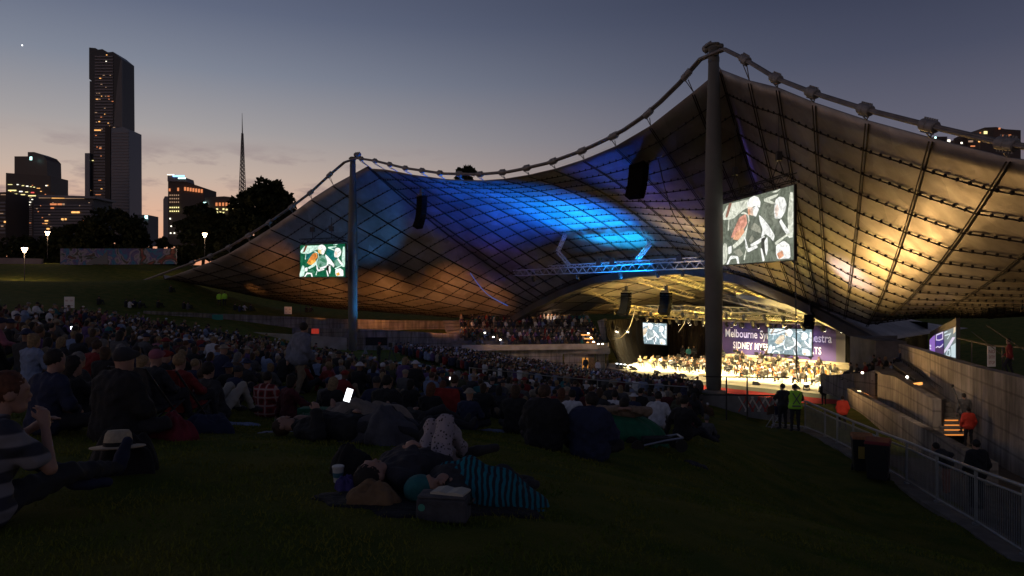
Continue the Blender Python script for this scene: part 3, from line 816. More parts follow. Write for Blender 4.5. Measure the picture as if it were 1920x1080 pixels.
for pts, lab in (((PL(1060, 440, 14), PL(1046, 472, 14.6), PL(1068, 498, 15)), 'left bent ladder truss rising from the blue-lit truss'),
                 ((PL(1200, 422, 14), PL(1219, 457, 14.6), PL(1194, 488, 15)), 'right bent ladder truss rising from the blue-lit truss')):
    b = MB(); truss(b, pts[0], pts[1], .28, .35); truss(b, pts[1], pts[2], .28, .35)
    tag(b.build('ladder_truss', front_m, origin=pts[1]), lab, 'truss', 'trusses of the front rig')
RT = [(PL(1092, 536, 24), PL(1168, 572, 33), 'left slanting truss under the gold ceiling'), (PL(1170, 517, 22), PL(1300, 556, 33), 'slanting truss behind the two small speaker arrays'),
      (PL(1235, 512, 22), PL(1322, 540, 30), 'slanting truss meeting the nearer mast'), (PL(1345, 530, 22), PL(1440, 566, 30), 'truss right of the nearer mast over the banner'),
      (PL(1180, 560, 28), PL(1600, 560, 28) , None), (PL(1140, 578, 33), PL(1560, 590, 33), None), (PL(1185, 590, 37), PL(1540, 598, 37), None)]
RIG = []
for p, q, lab in RT:
    if lab: rig_truss(p, q, lab); RIG.append((p, q))
for n, z, u0, u1, lab in ((26, -2.2, -9, 14, 'front cross truss carrying dark spotlights over the stage'), (30, -3.0, -10, 15, 'middle cross truss of the stage rig'),
                          (34, -3.5, -10, 15, 'rear cross truss above the stage screens'), (38, -3.75, -10, 14, 'rearmost cross truss above the banner with white lamps')):
    p, q = W(u0, n, z), W(u1, n, z); rig_truss(p, q, lab); RIG.append((p, q))
for u, lab in ((-6, 'lengthwise truss at the left of the stage rig'), (3, 'lengthwise truss in the middle of the stage rig'), (13, 'lengthwise truss at the right of the stage rig')):
    rig_truss(W(u, 24, -2.0), W(u, 39, -3.7), lab)
rig_truss(PL(1352, 556, 23), PL(1545, 604, 23), 'truss running down just beneath the arch beam on its right')
# stage lights
lens_w = mat('lamp_lens', (.9, .9, .9), .2, emit=(1, .92, .75), es=14)
lens_b = mat('lamp_lens_blue', (.9, .9, .9), .2, emit=(.75, .88, 1), es=4)
lens_off = mat('dark_lens', (.03, .03, .04), .1)
def stage_light(loc, label, lens, rz=0, group='spotlights hung in the stage rig', tilt=.5):
    t = empty('stage_light', loc, label, 'spotlight', group, rz)
    b = MB(); b.tube([(0, 0, 0), (0, 0, -.12)], .03, 6); b.box((0, 0, -.14), (.44, .06, .04)); b.box((-.21, 0, -.3), (.03, .06, .34)); b.box((.21, 0, -.3), (.03, .06, .34))
    o = bpy.data.objects.new('yoke', b.mesh('yoke', dark_steel)); link(o, t)
    c_, s_ = math.cos(tilt), math.sin(tilt); Mx = np.array([[1, 0, 0], [0, c_, -s_], [0, s_, c_]])
    b = MB(); b.lathe((0, 0, -.42), [(.10, .26), (.16, .20), (.17, -.12), (.19, -.24)], 10, Mx)
    o = bpy.data.objects.new('lamp_body', b.mesh('lamp_body', black_plastic, True)); link(o, t)
    b = MB(); b.lathe(np.array([0, 0, -.42]) + Mx @ np.array([0, 0, -.245]), [(.17, 0), (.17, -.012)], 10, Mx)
    o = bpy.data.objects.new('lens', b.mesh('lens', lens)); link(o, t)
    return t
sl = [stage_light((0, 0, -500), None, m) for m in (lens_off, lens_w)]
rng = random.Random(5); first = [True, True]
def put_light(k, loc, label, rz, group):
    o = sl[k] if first[k] else copy_tree(sl[k]); first[k] = False
    o.location = tuple(loc); o.rotation_euler = (0, 0, rz); o['label'] = label; o['category'] = 'spotlight'; o['group'] = group
names_f = ['front cross truss', 'middle cross truss', 'rear cross truss', 'rearmost cross truss']
for row, (n, z) in enumerate(((26, -2.45), (30, -3.25), (34, -3.75), (38, -4.0))):
    for k in range(12):
        u = -8.5 + k * 1.95 + rng.uniform(-.25, .25)
        lit = row == 3 or (row == 1 and k % 3 == 1) or (row == 2 and k % 4 == 0)
        put_light(1 if lit else 0, W(u, n, z), ('lit white' if lit else 'dark') + ' spotlight under the %s, %s from its left end' % (names_f[row], ORD[k]), ROT_STAGE + rng.uniform(-.6, .6), '%s spotlights under the %s' % ('lit' if lit else 'dark', names_f[row]))
for k, px in enumerate((1000, 1083, 1163, 1233, 1279)):
    p = PL(px, 512 - (px - 966) * .045 + 6, 15); put_light(0, p, 'dark spotlight hanging under the long blue-lit truss, %s from the left' % ORD[k], ROT_STAGE, 'spotlights under the blue-lit truss')
for px, wh in ((1150, 'middle'), (1276, 'rightmost'), (1125, 'leftmost')):
    p = PL(px, 500 - (px - 966) * .045, 15)
    b = MB(); b.box(p, (.6, .5, .55), ROT_STAGE); b.box(p + [0, 0, .35], (.3, .3, .2), ROT_STAGE)
    tag(b.build('dimmer_box', black_plastic, origin=p), 'dark equipment box standing on the blue-lit truss, the %s one' % wh, 'equipment box', 'boxes on the blue-lit truss')
# bracketed pair at the left
for px, wh in ((1158, 'left'), (1178, 'right')):
    put_light(1, PL(px, 612, 27), 'bright floodlight at the left side of the stage, %s one of the pair' % wh, ROT_STAGE + 3, 'bright side floodlights')
# line arrays
def line_array(top, n, w, h, dep, curve, label, rz=ROT_STAGE, up=1.0):
    t = empty('speaker_array', top, label, 'speaker array', 'hanging loudspeaker arrays')
    b = MB(); b.box(np.array(top) + [0, 0, .12], (w * .8, dep * .8, .14), rz); b.box(np.array(top) + [0, 0, .45], (.25, .25, .5), rz)
    b.tube([np.array(top) + [0, 0, .6], np.array(top) + [0, 0, up]], .025, 4); b.build('hanging_frame', dark_steel, t)
    y = 0; ang = 0; pos = np.array(top, float)
    fw = -np.array([NX, NY, 0])
    for k in range(n):
        ang = curve * (k / max(1, n - 1)) ** 1.6
        up_ = np.array([0, 0, 1.0]); M0 = np.array([[math.cos(rz), -math.sin(rz), 0], [math.sin(rz), math.cos(rz), 0], [0, 0, 1.0]])
        Mt = M0 @ np.array([[1, 0, 0], [0, math.cos(ang), -math.sin(ang)], [0, math.sin(ang), math.cos(ang)]])
        c = pos + Mt @ np.array([0, 0, -h / 2]); b = MB(); b.box(c, (w, dep, h * .93), M=Mt)
        b.box(c + Mt @ np.array([w / 2 + .02, 0, 0]), (.04, dep * .6, h * .5), M=Mt); b.box(c + Mt @ np.array([-w / 2 - .02, 0, 0]), (.04, dep * .6, h * .5), M=Mt)
        b.build('cabinet', mat('speaker_grille', (.004, .004, .004), .95, spec=.1), t)
        pos = pos + Mt @ np.array([0, 0, -h])
    return t
line_array(PL(1198, 290, 3), 11, 1.35, .29, .6, -.42, 'largest hanging speaker array, in front of the blue canopy')
line_array(PL(791, 368, 1), 11, 1.0, .29, .6, -.42, 'hanging speaker array right of the farther mast')
line_array(PL(1174, 548, 23), 9, 1.1, .29, .6, -.6, 'left one of the two small speaker arrays over the stage')
line_array(PL(1249, 548, 23), 8, 1.2, .29, .6, -.5, 'right one of the two small speaker arrays over the stage')
line_array(PL(1518, 590, 20), 4, .7, .28, .5, -.5, 'small speaker array hung at the right end of the banner', up=1.5)
# hanging cables
def cable(pts, label, r=.03, m=None, group='slack cables'):
    b = MB(); pts = [np.array(p) for p in pts]; out = []
    for k in range(len(pts) - 1):
        p0 = pts[max(k - 1, 0)]; p1 = pts[k]; p2 = pts[k + 1]; p3 = pts[min(k + 2, len(pts) - 1)]
        for t_ in np.linspace(0, 1, 7)[:-1]:
            out.append(.5 * ((2 * p1) + (-p0 + p2) * t_ + (2 * p0 - 5 * p1 + 4 * p2 - p3) * t_ ** 2 + (-p0 + 3 * p1 - 3 * p2 + p3) * t_ ** 3))
    out.append(pts[-1]); b.tube(out, r, 5)
    return tag(b.build('cable', m or black_plastic, origin=pts[0]), label, 'cable', group)
cable([PL(1355, 580, 20), PL(1376, 600, 20), PL(1410, 620, 20), PL(1450, 624, 20), PL(1485, 612, 20), PL(1516, 592, 20)], 'black cable slung in a curve in front of the purple banner')
cable([PL(1524, 596, 22), PL(1545, 612, 22), PL(1572, 622, 22)], 'black cable hanging over the right end of the banner')
pale_c = mat('pale_cable', (.4, .38, .3), .6)
cable([PL(1150, 636, 26), PL(1165, 632, 26), PL(1180, 614, 26), PL(1188, 590, 26), PL(1192, 575, 26)], 'pale cable curving up to the left small speaker array', .05, pale_c)
cable([PL(1272, 623, 30), PL(1283, 606, 30), PL(1288, 588, 30)], 'pale cable hanging between the small speaker arrays', .04, pale_c)
cable([PL(882, 512, 9), PL(900, 537, 9), PL(920, 556, 9), PL(952, 573, 9)], 'blue-lit strap curving below the canopy left of the truss', .06, mat('strap_blue_glow', (.15, .35, .9), .5, emit=(.05, .2, .9), es=.25))  # blue light put into the strap as colour and faint glow
cable([PL(1232, 290, 3), PL(1262, 400, 4), PL(1316, 470, 5)], 'thin black cable running from the largest speaker array to the mast', .03)
# ------------------------------------------------------------------ terraces, walls
def wall(name, tops, bots, label, cat='wall', m=None, th=.35, group=None):
    """vertical concrete wall; tops/bots are world points in order"""
    b = MB(); tops = [np.array(p, float) for p in tops]; bots = [np.array(p, float) for p in bots]
    for k in range(len(tops) - 1):
        a, c, d, e_ = tops[k], tops[k + 1], bots[k + 1], bots[k]
        nrm = vnorm(np.cross(c - a, [0, 0, 1.0]))
        if nrm[1] < 0: nrm = -nrm
        b.prism([a, c, d, e_], nrm * th)
    o = b.build(name, m or concrete, origin=bots[0])
    return tag(o, label, cat, group)
def VW(pts):   # (px, pytop, pybottom, depth)
    return [P(a, b, d) for a, b, c, d in pts], [P(a, c, d) for a, b, c, d in pts]
wc = mat('board_concrete', (.25, .225, .205), .9, var=.3, vs=.7, bump=.35, bs=5)
def streak(m, amt=.55):
    t = m.node_tree; b = t.nodes['Principled BSDF']; src = b.inputs['Base Color'].links[0].from_socket
    tcn = t.nodes.new('ShaderNodeTexCoord'); mp_ = t.nodes.new('ShaderNodeMapping'); mp_.inputs['Scale'].default_value = (2.2, 2.2, .22); t.links.new(tcn.outputs['Object'], mp_.inputs[0])
    n = t.nodes.new('ShaderNodeTexNoise'); n.inputs['Scale'].default_value = 1.2; n.inputs['Detail'].default_value = 7; n.inputs['Roughness'].default_value = .65; t.links.new(mp_.outputs[0], n.inputs['Vector'])
    r = t.nodes.new('ShaderNodeValToRGB'); e = r.color_ramp.elements; e[0].position = .38; e[0].color = (1 - amt, 1 - amt, 1 - amt, 1); e[1].position = .6; e[1].color = (1, 1, 1, 1); t.links.new(n.outputs[0], r.inputs[0])
    mx_ = t.nodes.new('ShaderNodeMixRGB'); mx_.blend_type = 'MULTIPLY'; mx_.inputs[0].default_value = 1; t.links.new(src, mx_.inputs[1]); t.links.new(r.outputs[0], mx_.inputs[2])
    w = t.nodes.new('ShaderNodeTexWave'); w.bands_direction = 'Z'; w.inputs['Scale'].default_value = .42; w.inputs['Distortion'].default_value = .15; t.links.new(tcn.outputs['Object'], w.inputs['Vector'])
    r2 = t.nodes.new('ShaderNodeValToRGB'); e = r2.color_ramp.elements; e[0].position = 0; e[0].color = (.55, .55, .55, 1); e[1].position = .06; e[1].color = (1, 1, 1, 1); t.links.new(w.outputs[0], r2.inputs[0])
    m2 = t.nodes.new('ShaderNodeMixRGB'); m2.blend_type = 'MULTIPLY'; m2.inputs[0].default_value = 1; t.links.new(mx_.outputs[0], m2.inputs[1]); t.links.new(r2.outputs[0], m2.inputs[2])
    t.links.new(m2.outputs[0], b.inputs['Base Color'])
streak(wc)
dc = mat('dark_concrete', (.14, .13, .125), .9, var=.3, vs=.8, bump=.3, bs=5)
t_, b_2 = VW([(270, 583, 604, 76), (460, 590, 614, 82), (640, 598, 625, 88), (760, 601, 628, 92), (960, 603, 628, 96)])
wall('retaining_wall', t_, b_2, 'long low concrete retaining wall below the upper grass bank', m=wc)
t_, b_2 = VW([(548, 614, 650, 80), (700, 618, 664, 83), (870, 627, 676, 85)])
wall('ramp_wall', t_, b_2, 'plain concrete ramp wall behind the foot of the farther mast', m=wc)
t_, b_2 = VW([(460, 622, 636, 76), (560, 628, 652, 77), (650, 634, 666, 78)])
wall('ramp_wall', t_, b_2, 'low pale ramp parapet left of the farther mast foot', m=mat('pale_concrete', (.32, .28, .23), .9, var=.2, vs=.8))
# left balcony
bal = empty('balcony', W(-15, 23, -10), 'concrete seating balcony with pale front lip at the left of the stage', 'balcony')
lipx = [(866, 646, 80.0), (960, 646, 80.5), (1060, 646, 81.5), (1120, 646, 82), (1140, 644, 83), (1146, 640, 85.5)]
LZ = -6.35
pts = [np.array([P(a, b, d)[0], d, LZ]) for a, b, d in lipx]
b = MB()
for k in range(len(pts) - 1):
    nrm = np.array([0, .25, 0]); b.prism([pts[k], pts[k + 1], pts[k + 1] - [0, 0, .62], pts[k] - [0, 0, .62]], nrm)
b.build('lip', mat('lip_concrete', (.34, .30, .26), .85, var=.2, vs=1), bal)
b = MB()
for k in range(len(pts) - 1):
    a, c = pts[k] + [-.1, .5, -.62], pts[k + 1] + [-.25, .5, -.62]; b.prism([a, c, c - [0, 0, 3.6], a - [0, 0, 3.4]], (0, .3, 0))
b.build('underwall', wc, bal)
b = MB()
for r_ in range(9):    # seat steps
    y0 = 81.5 + r_ * 1.35; z = LZ - .55 + r_ * .34
    b.prism([(-6.5 - r_ * .3, y0, z), (11.2 - r_ * .25, y0 + .6, z), (11.2 - r_ * .25, y0 + 1.95, z), (-6.5 - r_ * .3, y0 + 1.35, z)], (0, 0, -.6))
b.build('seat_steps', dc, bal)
b = MB(); b.prism([P(975, 603, 97), P(1085, 603, 97), P(1062, 590, 97), P(1010, 588, 97)], (0, .2, 0)); b.build('back_panel', mat('lit_boards', (.5, .36, .22), .8, var=.2, vs=2), bal)
spot(P(1030, 596, 91), P(1030, 597, 97), 260, (1, .62, .36), 120, .9, .3, 'terrace_lamp')
b = MB(); b.prism([P(1120, 602, 86), P(1131, 598, 86), P(1139, 640, 86), P(1130, 642, 86)], (.5, .9, 0)); b.build('fin', wc, bal)
b = MB(); b.prism([P(1107, 616, 88), P(1118, 616, 88), P(1118, 640, 88), P(1107, 640, 88)], (0, .1, 0)); b.build('lit_doorway', mat('lit_door', (.4, .2, .05), .7, emit=(1, .42, .08), es=.55), bal)
b = MB(); b.prism([P(1092, 671, 81), P(1103, 671, 81), P(1103, 690, 81), P(1092, 694, 81)], (0, .1, 0)); b.build('lit_doorway', MATS['lit_door'], bal)
b = MB(); b.prism([P(1104, 672, 80.6), P(1114, 671, 80.6), P(1119, 704, 80.6), P(1103, 704, 80.6)], (0, .4, 0)); b.build('timber_screen', mat('timber', (.16, .10, .05), .8, var=.3, vs=6), bal)
warm_glow = mat('step_lamp_glow', (.5, .25, .08), .6, emit=(1, .42, .10), es=1.4)
white_glow = mat('white_lamp_glow', (.9, .9, .9), .4, emit=(1, .9, .75), es=8)
b = MB()
for (px, py) in ((1098, 628), (1104, 635), (1108, 642)): b.box(P(px, py, 82.5), (1.0, .08, .12))
b.build('step_glow', warm_glow, bal)
for (px, py) in ((909, 624), (925, 632), (938, 637), (1103, 625), (1108, 633), (1113, 641), (1122, 645), (1130, 645)):
    p = P(px, py, 80.2); b = MB(); b.lathe(p, [(.08, -.05), (.11, 0), (.08, .06)], 8)
    b.build('marker_lamp', white_glow, bal)
    if px in (925, 1108): spot(p + [0, -.3, .5], p - [0, 0, 1], 60, (1, .5, .2), 150, .9, .1, 'marker_glow_lamp')
spot(P(1000, 560, 74), P(1000, 650, 80), 900, (1, .62, .38), 100, 1, 1, 'terrace_lamp')

# right hand terrace
t_, b_2 = VW([(1700, 645, 735, 48), (1745, 657, 775, 42), (1792, 672, 820, 36), (1850, 688, 868, 31), (1920, 704, 925, 27), (2080, 742, 1060, 21)])
wall('side_wall', t_, b_2, 'tall stained concrete side wall on the right', m=wc, th=.5)
t_, b_2 = VW([(1600, 728, 800, 46), (1660, 758, 822, 39), (1765, 812, 866, 29), (1872, 868, 912, 23)])
wall('ramp_wall', t_, b_2, 'long concrete ramp wall sloping down behind the lawn fence', m=wc)
t_, b_2 = VW([(1657, 700, 770, 42), (1690, 706, 778, 40), (1765, 750, 812, 33)])
wall('parapet', t_, b_2, 'sloping concrete parapet between the ramp and the right hand benches', m=wc)
t_, b_2 = VW([(1765, 750, 812, 33), (1773, 752, 812, 34.5)])
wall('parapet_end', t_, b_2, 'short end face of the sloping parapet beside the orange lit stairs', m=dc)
# rounded corner of the right balcony
t_, b_2 = VW([(1547, 700, 735, 58), (1556, 704, 738, 54), (1582, 702, 745, 50), (1612, 700, 770, 47), (1640, 694, 778, 46)])
wall('curved_wall', t_, b_2, 'rounded concrete balcony corner at the right end of the stage', m=wc)
b = MB(); b.prism([P(1560, 735, 55), P(1604, 728, 47), P(1765, 812, 33.6), P(1766, 810, 36), P(1657, 770, 43), P(1612, 768, 49)], (0, 0, -.1))
tag(b.build('ramp_landing', mat('landing', (.3, .2, .13), .9, var=.2, vs=1), origin=P(1660, 760, 42)), 'amber lit landing behind the long ramp wall', 'landing')
for px, py, d in ((1630, 742, 45), (1690, 772, 39)): spot(P(px, py - 14, d), P(px, py + 10, d), 90, (1, .45, .16), 150, .9, .15, 'landing_lamp')
spot(P(1700, 640, 30), P(1700, 790, 36), 520, (1, .72, .5), 90, 1, 1.0, 'terrace_lamp')
spot(P(1850, 600, 20), P(1850, 790, 30), 150, (1, .75, .55), 100, 1, 1.0, 'terrace_lamp')
t_, b_2 = VW([(1606, 646, 700, 58), (1645, 630, 695, 56), (1700, 640, 690, 50)])
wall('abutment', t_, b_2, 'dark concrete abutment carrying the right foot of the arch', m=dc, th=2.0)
# terrace slope with benches
b = MB(); b.prism([P(1640, 694, 46), P(1765, 750, 33), P(1772, 748, 36), P(1790, 720, 37), P(1705, 668, 47.5), P(1640, 672, 52)], (0, 0, -.15))
tag(b.build('bench_terrace', dc, origin=P(1700, 700, 44)), 'dark stepped terrace holding the rows of benches', 'terrace')
for k, (x0, y0, x1, y1, d0, d1, lab) in enumerate(((1690, 672, 1738, 706, 47, 40.5, 'upper row of dark slatted seats below the side wall'), (1726, 700, 1768, 728, 42, 36.5, 'lower row of dark slatted seats nearest the stairs'),
                                 (1672, 682, 1716, 712, 46, 40, 'shadowed row of seats in front of the upper slatted row'))):
    t = empty('bench', P(x0, y0 + 12, d0), lab, 'bench', 'rows of slatted seats')
    p0, p1 = P(x0, y0, d0), P(x1, y1, d1); dirv = vnorm((p1 - p0) * [1, 1, 0]); outv = np.array([-dirv[1], dirv[0], 0]); outv = outv if outv[1] < 0 else -outv
    b = MB(); n_s = 14
    for s_ in range(n_s + 1):
        q = p0 + (p1 - p0) * s_ / n_s; b.tube([q, q - [0, 0, .55] + outv * .1], .03, 4)
    b.tube([p0, p1], .04, 5); b.tube([p0 - [0, 0, .5], p1 - [0, 0, .5]], .03, 4); b.build('backrest', dark_steel, t)
    b = MB(); b.prism([p0 - [0, 0, .5], p1 - [0, 0, .5], p1 - [0, 0, .5] + outv * .5, p0 - [0, 0, .5] + outv * .5], (0, 0, -.06)); b.build('seat', black_plastic, t)
    b = MB()
    for s_ in (0.05, .5, .95):
        q = p0 + (p1 - p0) * s_ - [0, 0, .55]; b.tube([q + outv * .25, q + outv * .25 - [0, 0, .5]], .04, 5)
    b.build('leg', dark_steel, t)
for k, (px, py, lab) in enumerate(((1617, 699, 'left'), (1701, 707, 'right'))):
    p = P(px, py, 44 if k == 0 else 40.5); b = MB(); b.lathe(p, [(.05, -.05), (.08, 0), (.05, .06)], 8)
    tag(b.build('marker_lamp', white_glow, origin=p), 'small white marker light, the %s one over the sloping parapet' % lab, 'marker light', 'marker lights on the right terrace')
b = MB(); b.box(P(1720, 720, 38.5), (.9, .1, .13), .6); tag(b.build('step_lamp', warm_glow, origin=P(1720, 720, 38.5)), 'orange step light under the slatted seats', 'step light')
# stairs lit orange
st = empty('stairs', P(1785, 815, 33), 'concrete stairs with orange lit treads between parapet and side wall', 'stairs')
b = MB(); b2 = MB()
for k in range(7):
    c = P(1786, 812 - k * 9, 32.5 + k * .45); b.box(c, (1.15, .5, .16), .0); b2.box(c + [0, -.26, -.03], (1.05, .03, .05), 0) if k < 4 else None
b.build('tread', dc, st); b2.build('tread_light', mat('tread_glow', (.5, .25, .08), .6, emit=(1, .33, .06), es=.75), st)
# lit slot window on the ramp wall
b = MB(); p = P(1611, 744, 44.5); b.box(p, (.18, .12, .75)); tag(b.build('wall_light', mat('wall_light_glow', (.9, .8, .6), .5, emit=(1, .75, .4), es=3), origin=p), 'narrow lit wall light on the ramp wall', 'wall light')
spot(p + [-.3, -.8, 0], p + [-1, 0, -1], 60, (1, .7, .4), 150, .9, .1, 'wall_light_lamp')
# corner video screen on the side wall
c_tl, c_tr, c_br, c_bl = P(1743, 631, 47), P(1792, 613, 40), P(1792, 673, 40), P(1743, 662, 47)
t = empty('video_screen', P(1768, 668, 43), 'corner video screen on the side wall, half purple and half picture', 'video screen', 'concert video screens')
nrm = vnorm(np.cross(c_br - c_bl, c_tl - c_bl)); nrm = nrm if np.dot(nrm, -c_bl) > 0 else -nrm
b = MB(); up = np.array([0, 0, .5]); b.prism([c_bl - nrm * .02, c_br - nrm * .02, c_tr + up - nrm * .02, c_tl + up * .6 - nrm * .02], -nrm * .2); b.build('casing', mat('casing_grey', (.06, .055, .06), .6), t)
def Q(x, y, k=0): return c_bl * (1 - x) * (1 - y) + c_br * x * (1 - y) + c_tr * x * y + c_tl * (1 - x) * y + nrm * (.004 * k)
pal = [em('panel_violet', S(150, 110, 196), .9), em('panel_purple', S(86, 64, 150), .8), em('panel_mauve', S(96, 70, 110), .7), em('panel_white', S(236, 226, 250), .9), em('panel_grey', S(120, 136, 142), .9), em('panel_pale', S(214, 230, 236), .9), em('panel_peach', S(236, 216, 190), .9)]
b = MB()
def pp(k, i, pts): b.m = i; b.poly([Q(x, y, k) for x, y in pts])
pp(0, 0, [(0, 0), (.24, 0), (.24, .98), (.12, .92), (0, .80)])
pp(0, 2, [(.27, 0), (.57, 0), (.57, .36), (.27, .34)]); pp(0, 1, [(.27, .34), (.57, .36), (.57, 1), (.27, 1)])
pp(0, 4, [(.60, 0), (1, 0), (1, 1), (.60, 1)])
for seg in ([(.28, .98), (.56, 1.0), (.56, .94), (.28, .92)], [(.28, .96), (.31, .96), (.31, .68), (.28, .70)], [(.53, .98), (.56, .98), (.56, .68), (.53, .70)], [(.28, .74), (.42, .70), (.56, .74), (.56, .69), (.42, .65), (.28, .69)],
            [(.27, .36), (.35, .42), (.41, .38), (.50, .44), (.56, .52), (.56, .46), (.50, .38), (.41, .33), (.35, .37), (.27, .31)], [(.0, .50), (.05, .50), (.08, .42), (.04, .34), (.08, .26), (.04, .22), (0, .30), (.05, .36), (0, .44)]):
    pp(1, 3, seg)
for i, seg in ((5, [(.60, .96), (.72, .97), (.72, .93), (.60, .90)]), (5, [(.62, .84), (.86, .86), (.74, .66), (.70, .66), (.80, .80), (.62, .79)]), (3, [(.60, .24), (.90, .70), (.99, .68), (.84, .44), (.78, .34), (.60, .12)]),
                (5, [(.66, .04), (.72, .30), (.82, .30), (.84, .10), (.78, .02)]), (4, [(.70, .08), (.74, .24), (.79, .22), (.78, .08)]), (5, [(.84, .40), (1, .50), (1, .04), (.86, .04)]), (6, [(.92, .8), (1, .85), (1, 1), (.94, 1)])):
    pp(2, i, seg)
b.build('picture', pal, t)
# railing and signs on the side wall
b = MB(); tops = [P(1795, 634, 40), P(1860, 648, 33), P(1925, 652, 29)]
b.tube(tops, .04, 5)
for (px, py0, py1, d) in ((1822, 640, 690, 36), (1880, 650, 704, 31)): b.tube([P(px, py0, d), P(px, py1, d)], .03, 5)
b.tube([P(1850, 610, 31), P(1925, 660, 25)], .02, 4); b.tube([P(1822, 622, 36), P(1900, 682, 30)], .02, 4)
tag(b.build('railing', dark_steel, origin=P(1860, 690, 33)), 'thin dark railing and stays on top of the side wall', 'railing')
def sign(name, c, w, h, label, lines, face=(.75, .73, .7), ink=(.35, .08, .07), stand=0.0):
    t = empty(name, c - np.array([0, 0, h / 2 + stand]), label, 'sign')
    b = MB(); b.box(c, (w, .05, h)); b.build('board', mat(name + '_board', face, .7), t)
    b = MB(); n_ = len(lines)
    for k, tx in enumerate(lines):
        hh = h * .8 / n_; text_on(b, tx, c + np.array([-w * .38, -.03, h * .38 - hh * (k + .85)]), (1, 0, 0), (0, 0, 1), w * .76, hh * .6)
    b.build('lettering', mat(name + '_ink', ink, .7), t)
    if stand:
        b = MB(); b.tube([c - [w * .4, 0, h / 2], c - [w * .4, 0, h / 2 + stand]], .03, 5); b.tube([c + [w * .4, 0, -h / 2], c + [w * .4, 0, -h / 2 - stand]], .03, 5); b.build('leg', dark_steel, t)
    return t
sign('notice', P(1859, 668, 33), .36, .95, 'tall white notice with red figures on the side wall railing', ['NO', 'ENTRY', 'STOP'])
def rest_sign(px, py, w, h, lab, d0):
    p = GP(px, py + 12); c = P(px, py, p[1]); sign('sign', c, w, h, lab, ['= =', '- -'], stand=max(.05, c[2] - h / 2 - p[2]))
rest_sign(540, 582, .95, .95, 'small white sign standing above the long retaining wall', 84)
rest_sign(130, 567, .85, .95, 'small grey sign standing at the far left edge of the crowd', 60)
# lawn fence
fence_p = [(1318, 738, 776, 33), (1360, 740, 779, 32), (1404, 742, 781, 31), (1450, 745, 786, 30)]
ch = empty('barrier', P(1404, 781, 31), 'dark post and rail barrier below the nearer mast', 'barrier')
b = MB()
for px in (1362, 1401):
    b.tube([P(px, 786, 31), P(px, 706, 31)], .035, 5)
b.tube([P(1318, 706, 31), P(1480, 708, 31)], .03, 5); b.tube([P(1318, 740, 31), P(1470, 742, 31)], .03, 5); b.tube([P(1362, 706, 31), P(1362, 790, 31)], .03, 5)
b.build('rail', dark_steel, ch)
b = MB()
red_w = [mat('barrier_white', (.6, .56, .5), .6), mat('barrier_red', (.35, .05, .04), .6)]
for k in range(7):
    x0 = 1385 + k * 12; b.m = k % 2; b.tube([P(x0, 744, 31.3), P(x0 + 16, 772, 31.3)], .035, 5); b.m = (k + 1) % 2; b.tube([P(x0 + 16, 744, 31.4), P(x0, 772, 31.4)], .035, 5)
b.build('folding_lattice', red_w, ch)
t_, b_2 = VW([(1290, 741, 778, 41), (1333, 740, 778, 40), (1400, 742, 782, 38), (1470, 750, 792, 34)])
wall('platform_wall', t_, b_2, 'low concrete wall at the foot of the nearer mast', m=dc)
FN = [(1450, 745, 797, 29.0), (1510, 752, 803, 27.5), (1547, 768, 818, 25.3), (1570, 778, 830, 24.2), (1600, 790, 846, 22.6), (1645, 808, 872, 20.4), (1700, 828, 905, 18.4), (1757, 852, 940, 16.4), (1830, 880, 982, 14.4), (1920, 912, 1040, 12.5), (2040, 960, 1120, 10.8)]
fence = empty('fence', P(1700, 905, 18.4), 'galvanised fence with round rails and close vertical bars along the lawn edge', 'fence')
galv = mat('galvanised', (.34, .35, .36), .45, .6, var=.15, vs=3)
fp = [(P(a, b1, d), P(a, c, d)) for a, b1, c, d in FN]
b = MB(); b.tube([q[0] for q in fp], .038, 8); b.build('top_rail', galv, fence, smooth=True)
b = MB(); b.tube([q[0] + [.02, 0, -.17] for q in fp], .028, 8); b.build('mid_rail', galv, fence, smooth=True)
b = MB(); b.tube([q[1] + [0, 0, .06] for q in fp], .025, 8); b.build('bottom_rail', galv, fence, smooth=True)
for k, (q, r_) in enumerate(fp):
    b = MB(); b.tube([q, r_ - [0, 0, .05]], .034, 8); b.lathe(r_, [(.07, -.02), (.07, .02)], 8)
    b.build('post', galv, fence, smooth=False)
for k in range(1, len(fp) - 1):
    b = MB(); L_ = np.linalg.norm((fp[k + 1][1] - fp[k][1])[:2]); n_ = int(L_ / .085)
    for s_ in range(1, n_):
        f = s_ / n_; a = fp[k][0] * (1 - f) + fp[k + 1][0] * f - [0, 0, .17]; c = fp[k][1] * (1 - f) + fp[k + 1][1] * f + [0, 0, .06]
        b.tube([a, c], .0065, 4, caps=False)
    b.build('bar_panel', galv, fence)
b = MB()
for k in range(len(fp) - 1):
    a, c = fp[k][1], fp[k + 1][1]; o_ = vnorm(np.cross(c - a, [0, 0, 1])) ; o_ = o_ if o_[0] < 0 else -o_
    b.prism([a + o_ * .32 + [0, 0, -.02], c + o_ * .32 + [0, 0, -.02], c - o_ * .25 + [0, 0, -.02], a - o_ * .25 + [0, 0, -.02]], (0, 0, -.5))
tag(b.build('fence_plinth', mat('plinth', (.16, .14, .12), .9, var=.3, vs=2, bump=.3, bs=20), origin=fp[5][1]), kind='structure')
